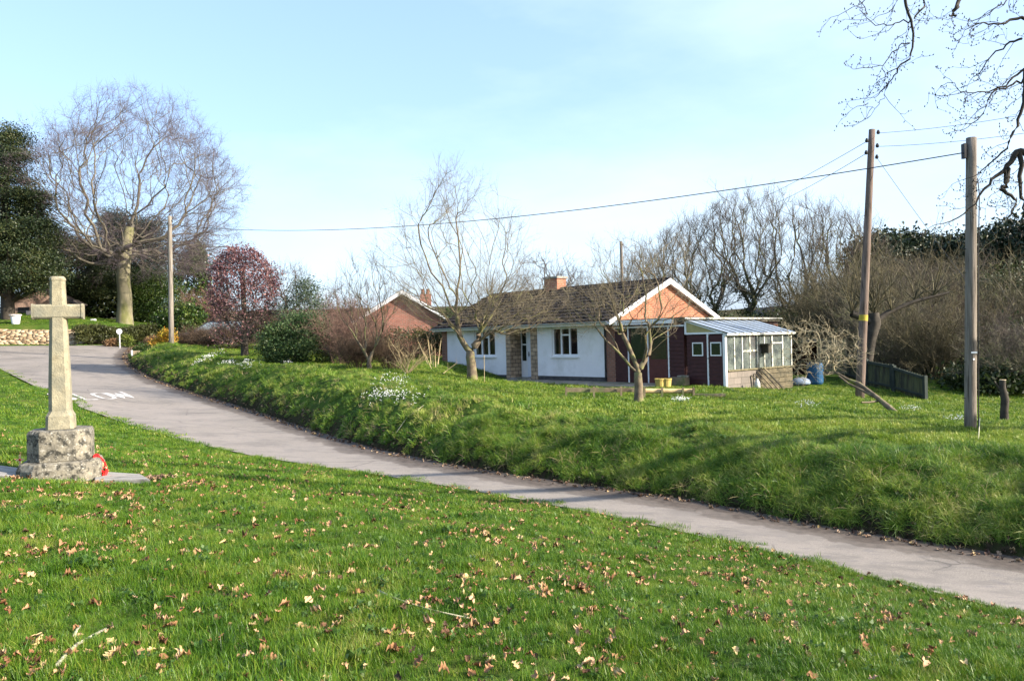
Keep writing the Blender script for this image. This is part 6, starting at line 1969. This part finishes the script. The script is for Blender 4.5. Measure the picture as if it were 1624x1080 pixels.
tw_ = 0.075
for chn_, (u0, u1) in slots.items():
    for st_ in strokes[chn_]:
        pts = [mark(u0 + (u1 - u0) * a, b_) for a, b_ in st_]
        dense = []
        for a, b_ in zip(pts[:-1], pts[1:]):
            m_ = max(1, int((b_ - a).length / 0.4))
            dense += [a.lerp(b_, k / m_) for k in range(m_)]
        dense.append(pts[-1])
        for i, p_ in enumerate(dense):
            t_ = (dense[min(i + 1, len(dense) - 1)] - dense[max(i - 1, 0)]).normalized()
            n_ = Vector((-t_.y, t_.x)) * tw_
            for s in (-1, 1):
                q = p_ + n_ * s
                V.append((q.x, q.y, float(road_z(np.array([q.x]), np.array([q.y]))[0]) + 0.012))
            if i: Fc.append((len(V) - 4, len(V) - 3, len(V) - 1, len(V) - 2))
mb = MB(); mb.add(V, Fc)
m_, nt, b_ = new_mat('road_paint')
fpaint = ramp(nt, noise(nt, coords(nt), 6, 6, 0.7), [(0.40, (0.27, 0.25, 0.235)), (0.52, (0.52, 0.50, 0.475))])
nt.links.new(fpaint, b_.inputs['Base Color']); b_.inputs['Roughness'].default_value = 0.8
t = mb.build('road_marking', m_); props(t, 'worn white SLOW lettering painted on the road right of the memorial', 'road marking')

# ------------------------------------------------------------ grass, leaves, flowers
def blade_tuft(name, n, h, w, spread, lean, seed, segs=3, droop=0.6):
    rng = np.random.default_rng(seed)
    V, F4, F3 = [], [], []
    for i in range(n):
        a = rng.uniform(0, 2 * np.pi); r = spread * math.sqrt(rng.uniform())
        base = np.array([r * math.cos(a), r * math.sin(a), -0.015])
        b = rng.uniform(0, 2 * np.pi)
        hh = h * rng.uniform(0.5, 1.15); ww = w * rng.uniform(0.7, 1.2)
        d = np.array([math.cos(b), math.sin(b)]) * lean * rng.uniform(0.1, 1.3)
        side = np.array([-math.sin(b + rng.normal(0, .6)), math.cos(b + rng.normal(0, .6)), 0]) * ww / 2
        k = len(V)
        for s in range(segs):
            t = s / segs
            p = base + np.array([d[0] * t ** 1.6 * hh, d[1] * t ** 1.6 * hh, hh * (t - droop * 0.35 * t * t * min(1, np.hypot(*d)))])
            V += [p - side * (1 - 0.55 * t), p + side * (1 - 0.55 * t)]
        p = base + np.array([d[0] * hh, d[1] * hh, hh * (1 - droop * 0.45 * min(1, np.hypot(*d)))])
        V.append(p)
        for s in range(segs - 1):
            F4.append((k + 2 * s, k + 2 * s + 1, k + 2 * s + 3, k + 2 * s + 2))
        F3.append((k + 2 * segs - 2, k + 2 * segs - 1, k + 2 * segs))
    return mesh_np(name, np.array(V), [np.array(F4), np.array(F3)] if F4 else [np.array(F3)])

def scatter(name, pts, rot, scl, idx, meshes, mat, kind='stuff', label=None, cat=None):
    col = bpy.data.collections.new(name + '_sources')
    for i, me in enumerate(meshes):
        if len(me.materials) == 0: me.materials.append(mat)
        o = bpy.data.objects.new('%s_%02d' % (name, i), me)
        col.objects.link(o)
    me = bpy.data.meshes.new(name)
    n = len(pts)
    me.vertices.add(n)
    me.vertices.foreach_set('co', np.asarray(pts, np.float32).ravel())
    a = me.attributes.new('rot', 'FLOAT_VECTOR', 'POINT'); a.data.foreach_set('vector', np.asarray(rot, np.float32).ravel())
    a = me.attributes.new('scl', 'FLOAT', 'POINT'); a.data.foreach_set('value', np.asarray(scl, np.float32))
    a = me.attributes.new('idx', 'INT', 'POINT'); a.data.foreach_set('value', np.asarray(idx, np.int32))
    o = bpy.data.objects.new(name, me); COL.objects.link(o)
    props(o, label, cat, None, kind)
    ng = bpy.data.node_groups.new(name, 'GeometryNodeTree')
    ng.interface.new_socket('Geometry', in_out='INPUT', socket_type='NodeSocketGeometry')
    ng.interface.new_socket('Geometry', in_out='OUTPUT', socket_type='NodeSocketGeometry')
    gi = ng.nodes.new('NodeGroupInput'); go = ng.nodes.new('NodeGroupOutput')
    ci = ng.nodes.new('GeometryNodeCollectionInfo')
    ci.inputs[0].default_value = col
    ci.inputs['Separate Children'].default_value = True
    ci.inputs['Reset Children'].default_value = True
    ip = ng.nodes.new('GeometryNodeInstanceOnPoints')
    ip.inputs['Pick Instance'].default_value = True
    def na(nm, t):
        x = ng.nodes.new('GeometryNodeInputNamedAttribute'); x.data_type = t; x.inputs[0].default_value = nm
        return x.outputs['Attribute']
    ng.links.new(gi.outputs[0], ip.inputs['Points'])
    ng.links.new(ci.outputs[0], ip.inputs['Instance'])
    ng.links.new(na('idx', 'INT'), ip.inputs['Instance Index'])
    er = ng.nodes.new('FunctionNodeEulerToRotation')
    ng.links.new(na('rot', 'FLOAT_VECTOR'), er.inputs[0])
    ng.links.new(er.outputs[0], ip.inputs['Rotation'])
    ng.links.new(na('scl', 'FLOAT'), ip.inputs['Scale'])
    ng.links.new(ip.outputs[0], go.inputs[0])
    md = o.modifiers.new('scatter', 'NODES'); md.node_group = ng
    return o

def grass_mat(name, stops, patch=0.5, patch2=3.0):
    m, nt, b = new_mat(name)
    g = node(nt, 'ShaderNodeNewGeometry')
    oi = node(nt, 'ShaderNodeObjectInfo')
    n = noise(nt, g.outputs['Position'], patch, 5, 0.6)
    n2 = noise(nt, g.outputs['Position'], patch2, 3)
    def ma(op, a, b_, c=None):
        x = node(nt, 'ShaderNodeMath', operation=op)
        for i, q in enumerate((a, b_, c)):
            if q is None: continue
            if isinstance(q, (int, float)): x.inputs[i].default_value = q
            else: nt.links.new(q, x.inputs[i])
        return x.outputs[0]
    f = ma('MULTIPLY_ADD', n, 0.8, ma('MULTIPLY_ADD', n2, 0.45, -0.36))
    f = ma('MULTIPLY_ADD', oi.outputs['Random'], 0.30, f)
    f = ma('MULTIPLY_ADD', g.outputs['Random Per Island'], 0.34, f)
    col = ramp(nt, f, stops)
    nt.links.new(col, b.inputs['Base Color'])
    b.inputs['Roughness'].default_value = 0.42
    b.inputs['Specular IOR Level'].default_value = 0.28
    tr = node(nt, 'ShaderNodeBsdfTranslucent'); nt.links.new(col, tr.inputs[0])
    ms = node(nt, 'ShaderNodeMixShader'); ms.inputs[0].default_value = 0.3
    nt.links.new(b.outputs[0], ms.inputs[1]); nt.links.new(tr.outputs[0], ms.inputs[2])
    nt.links.new(ms.outputs[0], nt.nodes['Material Output'].inputs[0])
    return m
M_lawn = grass_mat('lawn_grass', [(0.28, (0.016, 0.050, 0.005)), (0.46, (0.050, 0.130, 0.008)), (0.64, (0.105, 0.195, 0.012)), (0.82, (0.20, 0.25, 0.03)), (0.97, (0.36, 0.31, 0.11))], patch=1.4)
M_bank = grass_mat('bank_grass', [(0.22, (0.020, 0.058, 0.008)), (0.40, (0.060, 0.145, 0.012)), (0.58, (0.135, 0.235, 0.020)), (0.74, (0.26, 0.31, 0.05)), (0.93, (0.44, 0.40, 0.15))], patch=0.9, patch2=4.0)

near = [blade_tuft('lawn_tuft', 34, 0.078, 0.0029, 0.045, 0.7, 500 + i) for i in range(6)]
mid = [blade_tuft('lawn_tuft', 44, 0.070, 0.0065, 0.11, 0.8, 510 + i, segs=2) for i in range(5)]
garden_t = [blade_tuft('lawn_tuft', 50, 0.085, 0.010, 0.16, 0.9, 560 + i, segs=2) for i in range(4)]
far = [blade_tuft('lawn_tuft', 50, 0.075, 0.016, 0.26, 0.9, 520 + i, segs=2) for i in range(4)]
bnear = [blade_tuft('bank_tuft', 50, 0.19, 0.0048, 0.075, 1.15, 530 + i, segs=4, droop=1.35) for i in range(6)]
bfar = [blade_tuft('bank_tuft', 50, 0.19, 0.012, 0.14, 1.0, 540 + i, segs=3, droop=1.2) for i in range(5)]

M_straw = mottled('dead_grass', (0.22, 0.17, 0.08), (0.40, 0.33, 0.17), 4, bmp=0)
M_weed = leaf_mat('weed_leaves', [(0.2, (0.03, 0.07, 0.012)), (0.6, (0.06, 0.12, 0.02)), (0.95, (0.12, 0.18, 0.04))], pos_scale=2)
def rosette(seed, n, L):
    rng = np.random.default_rng(seed)
    c = np.stack([rng.normal(0, L * .7, n), rng.normal(0, L * .7, n), rng.uniform(0.01, 0.045, n)], 1)
    v, f = leaves_np(c, L * 0.8, seed, 0.75, 3.0)
    return mesh_np('lawn_weed', v, f)
for me_, mt in ((blade_tuft('dead_lawn_tuft', 9, 0.05, 0.003, 0.05, 1.2, 550), M_straw), (rosette(551, 16, 0.04), M_weed), (rosette(552, 24, 0.03), M_weed)):
    me_.materials.append(mt); near.append(me_)
for me_, mt in ((blade_tuft('dead_bank_tuft', 10, 0.24, 0.006, 0.07, 1.3, 553, 4, 1.2), M_straw), (rosette(554, 26, 0.075), M_weed)):
    me_.materials.append(mt); bnear.append(me_)
for me_, mt in ((blade_tuft('dead_bank_tuft', 12, 0.24, 0.012, 0.14, 1.3, 555, 3, 1.2), M_straw), (rosette(556, 26, 0.10), M_weed)):
    me_.materials.append(mt); bfar.append(me_)
def sample(d0, d1, rho, seed, ang=38.5):
    """random ground points, density rho(d) per square metre, within the sector"""
    rng = np.random.default_rng(seed)
    w = math.tan(math.radians(ang))
    out = []
    edges = np.geomspace(d0, d1, 26)
    for a, b_ in zip(edges[:-1], edges[1:]):
        area = (b_ * b_ - a * a) * w
        n = int(area * rho((a + b_) / 2))
        y = np.sqrt(rng.uniform(a * a, b_ * b_, n))
        x = rng.uniform(-1, 1, n) * y * w
        out.append(np.stack([x, y], 1))
    return np.concatenate(out)

def house_local(x, y):
    hx = (x - HO.x) * HA.x + (y - HO.y) * HA.y
    hy = (x - HO.x) * HB.x + (y - HO.y) * HB.y
    return hx, hy
def masks(p):
    x, y = p[:, 0], p[:, 1]
    inr = inpoly(x, y, road_poly)
    s = sdist(x, y, FEX)
    hx, hy = house_local(x, y)
    hs = ((hx > -10) & (hx < 5.6) & (hy > -0.02) & (hy < 7)) | ((hx > -5.9) & (hx < 3.3) & (hy > -1.75) & (hy < 0.2))
    # edges ragged
    rag = fbm(x * 2.2, y * 2.2, 21, 3) * 0.8
    dn = np.abs(sdist(x, y, ne))
    lx = (x - cb.x) * math.cos(yaw) + (y - cb.y) * math.sin(yaw); ly = -(x - cb.x) * math.sin(yaw) + (y - cb.y) * math.cos(yaw)
    mm = (np.abs(lx) < 0.53) & (np.abs(ly) < 0.53)
    slab_ = (y > 9.93) & (y < 10.9) & (x > -6.9 * 1) & (x < P(240, 750, 10.4).x) & (y < 10.9) & (x > P(145, 750, 10.4).x)
    slab2 = (y > 9.85) & (y < 10.65) & (x < P(35, 760, 10.2).x)
    return inr, s, hs, mm | slab_ | slab2, dn, rag, hx, hy

def place(p, meshes, mat, name, label, cat, smin, smax, seed, tilt=0.15, down=0.0, scfac=None):
    rng = np.random.default_rng(seed)
    z = T(p[:, 0], p[:, 1])
    n = len(p)
    rot = np.zeros((n, 3))
    rot[:, 0] = rng.normal(0, tilt, n); rot[:, 1] = rng.normal(0, tilt, n); rot[:, 2] = rng.uniform(0, 6.28, n)
    if down:
        # lean the tuft with the fall of the ground: small rotation about the contour
        e = 0.15
        gx_ = (T(p[:, 0] + e, p[:, 1]) - z) / e; gy_ = (T(p[:, 0], p[:, 1] + e) - z) / e
        g = np.hypot(gx_, gy_) + 1e-6
        ang = np.arctan(g) * down
        ax = gy_ / g * ang; ay = -gx_ / g * ang           # world tilt vector, then yaw first
        rot[:, 0] += ax; rot[:, 1] += ay
        yawr = rng.uniform(-0.9, 0.9, n)
        rot[:, 2] = yawr
    sc = rng.uniform(smin, smax, n)
    if scfac is not None: sc = sc * scfac
    wt = np.array([{'lawn_weed': 0.10, 'dead_lawn_tuft': 0.35, 'dead_bank_tuft': 0.5}.get(m_.name.split('.')[0], 1.0) for m_ in meshes])
    return scatter(name, np.stack([p[:, 0], p[:, 1], z], 1), rot, sc, rng.choice(len(meshes), n, p=wt / wt.sum()), meshes, mat, 'stuff', label, cat)

# verge lawn
def verge(p, clear=0.03):
    inr, s, hs, mm, dn, rag, hx, hy = masks(p)
    k = (~inr | (dn < np.clip(rag + 0.12, 0.07, 0.34) )) & (s < 0) & ~mm & ~hs
    s2 = -sdist(p[:, 0], p[:, 1], WALLX)
    k &= (s2 < 0) 
    k &= ~(inr & (dn > 0.35))
    return p[k]
tall = lambda p: 0.55 + 1.0 * np.clip(fbm(p[:, 0] * 1.1, p[:, 1] * 1.1, 33, 3) + 0.25, 0, 0.8) + 1.1 * np.clip(fbm(p[:, 0] * 3.6, p[:, 1] * 3.6, 35, 2) + 0.12, 0, 0.6)
p = verge(sample(3.0, 9.5, lambda d: 760 * min(1, (5.5 / d) ** 1.2), 600))
worn = fbm(p[:, 0] * 1.9, p[:, 1] * 1.9, 88, 3)
p = p[(worn > -0.20) | (np.random.default_rng(89).uniform(size=len(p)) < 0.35)]   # thin worn patches where soil shows
place(p, near, M_lawn, 'grass', 'short bright green turf of the near verge', 'grass', 0.7, 1.25, 601, scfac=tall(p))
p = verge(sample(9.0, 20, lambda d: 190 * (9.5 / d) ** 1.3, 602))
place(p, mid, M_lawn, 'verge_grass', 'green turf of the verge around the memorial', 'grass', 0.7, 1.25, 603, scfac=tall(p))
p = verge(sample(19, 60, lambda d: 26 * (20 / d) ** 1.3, 604))
place(p, far, M_lawn, 'distant_verge_grass', 'distant turf beside the road on the left', 'grass', 0.7, 1.1, 605)
# churchyard grass
p = sample(48, 75, lambda d: 9, 606)
p = p[(-sdist(p[:, 0], p[:, 1], WALLX) > 0.5) & (p[:, 0] < -12)]
place(p, far, M_lawn, 'churchyard_grass', 'mown grass above the churchyard wall', 'grass', 0.8, 1.2, 607)
# bank and garden
def garden(p, smin=0.03, smax=99):
    inr, s, hs, mm, dn, rag, hx, hy = masks(p)
    k = (s > smin + rag * 0.3) & (s < smax) & ~hs
    return p[k], s[k]
M_gard = grass_mat('garden_grass', [(0.22, (0.05, 0.10, 0.010)), (0.42, (0.115, 0.20, 0.016)), (0.6, (0.20, 0.28, 0.03)), (0.8, (0.30, 0.33, 0.06)), (0.96, (0.42, 0.37, 0.13))], patch=0.6)
p, s = garden(sample(7.5, 17, lambda d: 240 * (9 / d) ** 1.1, 610))
k = s < 2.5 + 1.2 * fbm(p[:, 0] * 0.9, p[:, 1] * 0.9, 46, 2)
f = 0.45 + 1.5 * np.clip(fbm(p[:, 0] * 1.9, p[:, 1] * 1.9, 44, 2) + 0.25, 0, 0.9)
f = np.where(s < 0.7, np.maximum(f, 1.0) * 1.1, f)
place(p[k], bnear, M_bank, 'bank_grass', 'long tufty grass on the near part of the bank', 'grass', 0.6, 1.2, 611, 0.22, 0.9, f[k])
k2 = ~k
place(p[k2], garden_t, M_gard, 'crest_grass', 'short yellow-green grass along the top of the bank', 'grass', 0.8, 1.3, 614)
p, s = garden(sample(16.5, 52, lambda d: 52 * (17 / d) ** 1.15, 612))
f = 0.45 + 1.3 * np.clip(fbm(p[:, 0] * 1.3, p[:, 1] * 1.3, 45, 2) + 0.25, 0, 0.9)
k = s < 2.4 + 1.2 * fbm(p[:, 0] * 0.9, p[:, 1] * 0.9, 47, 2)
place(p[k], bfar, M_bank, 'far_bank_grass', 'long grass on the far part of the bank', 'grass', 0.6, 1.2, 613, 0.2, 0.8, f[k])
k2 = ~k & ((p[:, 1] < 30) | (p[:, 0] < 6))
place(p[k2], garden_t + far[:2], M_gard, 'garden_grass', 'rough yellow-green lawn of the bungalow garden', 'grass', 0.7, 1.2, 615)

# fallen oak leaves
def oak_leaf(seed):
    rng = np.random.default_rng(seed)
    n = 15
    L = 0.08
    t = np.linspace(0, 1, n)
    w = 0.026 * np.sin(np.pi * np.clip(t * 0.97 + 0.02, 0, 1)) ** 0.7 * (0.45 + 0.75 * np.abs(np.sin(t * np.pi * 3.5 + rng.uniform(0, .5))))
    cz = rng.uniform(0.2, 1.3) * rng.choice([-1, 1]); fold = rng.uniform(0.3, 2.2)
    V = []
    for i in range(n):
        x = t[i] * L - L / 2
        z = cz * (x ** 2) * 12 + 0.006 * math.sin(i * 1.1 + seed) + rng.normal(0, 0.002)
        V += [(x, -w[i], z + fold * w[i] * 0.8 + rng.normal(0, .004)), (x, 0, z), (x, w[i] * (1 if fold < 1.3 else 0.6), z + fold * w[i] * 0.8 + rng.normal(0, .004))]
    F = []
    for i in range(n - 1):
        F += [(3 * i, 3 * i + 3, 3 * i + 4, 3 * i + 1), (3 * i + 1, 3 * i + 4, 3 * i + 5, 3 * i + 2)]
    return mesh_np('oak_leaf', np.array(V), np.array(F), True)
m, nt, b = new_mat('fallen_leaf')
oi = node(nt, 'ShaderNodeObjectInfo')
col = ramp(nt, oi.outputs['Random'], [(0.0, (0.05, 0.028, 0.017)), (0.3, (0.19, 0.085, 0.036)), (0.55, (0.34, 0.185, 0.095)), (0.85, (0.44, 0.28, 0.16)), (1.0, (0.44, 0.33, 0.15))])
nt.links.new(col, b.inputs['Base Color']); b.inputs['Roughness'].default_value = 0.65
M_fallen = m
lm = [oak_leaf(700 + i) for i in range(8)]
rng = np.random.default_rng(710)
cl = sample(3.2, 15, lambda d: 10 * min(1, (7 / d) ** 1.6), 711)
cl = cl[(fbm(cl[:, 0] * 0.5, cl[:, 1] * 0.5, 71, 2) > -0.03)]
nper = rng.integers(1, 10, len(cl)) * (rng.uniform(size=len(cl)) < 0.6) + 1
q = np.repeat(cl, nper, 0) + rng.normal(0, 0.09, (int(nper.sum()), 2))
sing = sample(3.2, 17, lambda d: 30 * min(1, (6 / d) ** 1.3), 712)
q = np.concatenate([q, sing])
inr, s, hs, mm, dn, rag, hx, hy = masks(q)
q = q[~inr & (s < 0) & ~mm]
n = len(q)
rot = np.stack([rng.normal(0, 0.4, n), rng.normal(0, 0.4, n), rng.uniform(0, 6.28, n)], 1)
z = T(q[:, 0], q[:, 1]) + rng.uniform(0.008, 0.055, n)
scatter('fallen_leaves', np.stack([q[:, 0], q[:, 1], z], 1), rot, rng.uniform(0.35, 1.0, n) * rng.uniform(0.7, 1, n), rng.integers(0, 8, n), lm, M_fallen, 'stuff', 'dry brown oak leaves scattered over the verge', 'leaves')
# litter along the foot of the bank, on both road margins, and the heap by the slab
pts = []
for (poly, sgn, n_, lo, hi) in ((fe, 1, 3200, -0.35, 0.35),):
    for a, b_ in zip(poly[1:-1], poly[2:]):
        L = (b_ - a).xy.length
        k = int(n_ * L / 60)
        f = rng.uniform(0, 1, k)
        d = Vector((b_.x - a.x, b_.y - a.y)).normalized()
        off = rng.uniform(lo, hi, k)
        pts.append(np.stack([a.x + (b_.x - a.x) * f + d.y * off, a.y + (b_.y - a.y) * f - d.x * off], 1))
heap = np.array([[P(243, 748, 10.5).x, 10.5]])
pts.append(heap + rng.normal(0, 1, (260, 2)) * np.array([0.13, 0.17]))
q = np.concatenate(pts); n = len(q)
inr = inpoly(q[:, 0], q[:, 1], road_poly)
z = np.where(inr, road_z(q[:, 0], q[:, 1]) + 0.01, T(q[:, 0], q[:, 1]) + 0.02)
rot = np.stack([rng.normal(0, 0.4, n), rng.normal(0, 0.4, n), rng.uniform(0, 6.28, n)], 1)
m2 = M_fallen.copy(); m2.name = 'damp_leaf'
r_ = [x for x in m2.node_tree.nodes if x.type == 'VALTORGB'][0]
for e, c in zip(r_.color_ramp.elements, ((0.03, 0.02, 0.015), (0.08, 0.045, 0.03), (0.15, 0.09, 0.055), (0.30, 0.21, 0.14))): e.color = (*c, 1)
scatter('leaf_litter', np.stack([q[:, 0], q[:, 1], z], 1), rot, rng.uniform(0.5, 1.1, n), rng.integers(0, 8, n), [l.copy() for l in lm], m2, 'stuff', 'damp dark leaf litter along the foot of the bank', 'leaves')
for o in bpy.data.collections['leaf_litter_sources'].objects:
    o.data.materials.clear(); o.data.materials.append(m2)

# snowdrops
def snow(px, py, w, d, n, lab, slant=0.0, hgt=8):
    c = on(px, py, d)
    V, Fg = [], []
    rr = np.random.default_rng(int(px))
    mg, mw = MB(), MB()
    for i in range(n):
        qx = px + rr.normal(0, w / 2.6); qy = py + rr.normal(0, hgt / 2.6) + slant * (qx - px)
        g = on(qx, qy, d) if False else hit(qx, qy, d * 0.75)
        b0 = g - c
        for k in range(3):
            a = rr.uniform(0, 6.28); l = rr.uniform(0.08, 0.14)
            e = b0 + Vector((math.cos(a) * 0.05, math.sin(a) * 0.05, l))
            mg.add([b0 + Vector((-.006, 0, 0)), b0 + Vector((.006, 0, 0)), e], [(0, 1, 2)])
        for k in range(3):
            r = 0.011 * (d / 20) ** 0.5; h = rr.uniform(0.09, 0.17)
            cc = b0 + Vector((rr.normal(0, .06), rr.normal(0, .06), h))
            mw.add([cc + Vector((0, 0, r)), cc + Vector((r * .8, 0, -r * .3)), cc + Vector((0, r * .8, -r * .3)), cc + Vector((-r * .8, 0, -r * .3)), cc + Vector((0, -r * .8, -r * .3)), cc + Vector((0, 0, -r * 1.2))],
                   [(0, 1, 2), (0, 2, 3), (0, 3, 4), (0, 4, 1), (5, 2, 1), (5, 3, 2), (5, 4, 3), (5, 1, 4)])
    t = empty('snowdrop_clump', c, 0, lab, 'flowers', 'snowdrop clumps in the grass')
    part('flowers', mw, M_snow, t); part('leaves', mg, M_sleaf, t)
M_snow = mottled('snowdrop_white', (0.75, 0.76, 0.76), (0.82, 0.83, 0.83), 3, bmp=0)
M_sleaf = mottled('snowdrop_leaf', (0.06, 0.11, 0.05), (0.10, 0.16, 0.07), 3, bmp=0)
snow(328, 571, 38, 36, 38, 'long slanting snowdrop drift at the far left of the bank', -0.45, 6)
snow(378, 580, 48, 31, 44, 'wide snowdrop clump right of the slanting drift', 0.1, 9)
snow(458, 577, 16, 31.5, 18, 'small snowdrop clump below the holly bush', -0.2, 5)
snow(618, 633, 54, 19, 70, 'large snowdrop clump in the middle of the bank', 0.0, 14)
snow(625, 608, 46, 22, 26, 'thin scatter of snowdrops above the large middle clump', 0.0, 12)
snow(1081, 639, 20, 21.5, 26, 'small bright snowdrop clump right of the smaller fruit tree', 0.0, 4)
snow(1282, 647, 20, 19.5, 14, 'faint snowdrop clump on the lawn below the leaning bough', 0.0, 4)
snow(1440, 653, 26, 20.5, 14, 'snowdrop clump by the foot of the leaning bough', 0.0, 4)
snow(1520, 669, 14, 18, 16, 'snowdrop clump just left of the near utility pole', 0.0, 4)

# sticks on the verge
def stick(pts, r, lab):
    q = [hit(*p) + Vector((0, 0, 0.03)) for p in pts]
    c = q[0].copy()
    mb = MB(); mb.tube([a - c for a in q], [r * (1 - 0.5 * i / len(q)) for i in range(len(q))], 8)
    t = mb.build('fallen_stick', mottled('lichened_stick', (0.28, 0.27, 0.18), (0.42, 0.40, 0.28), 30, c3=(0.1, 0.08, 0.05), s3=20, bmp=0.5), smooth=True)
    t.location = c; props(t, lab, 'stick', 'sticks on the verge')
stick([(90, 1066), (105, 1048), (122, 1032), (145, 1018), (168, 1006)], 0.011, 'pale lichened stick lying in the grass at the bottom left')
stick([(118, 1018), (122, 1008), (127, 1002)], 0.009, 'short pale stick beside the longer stick at the bottom left')
stick([(600, 944), (620, 954), (650, 965), (690, 977), (745, 988)], 0.007, 'thin grey twig lying in the middle of the verge')
stick([(628, 690), (645, 665), (672, 645)], 0.012, 'thin pale branch lying on the bank right of the snowdrops')
# dark tussocks of turned soil and rotten stumps in the scrub foot
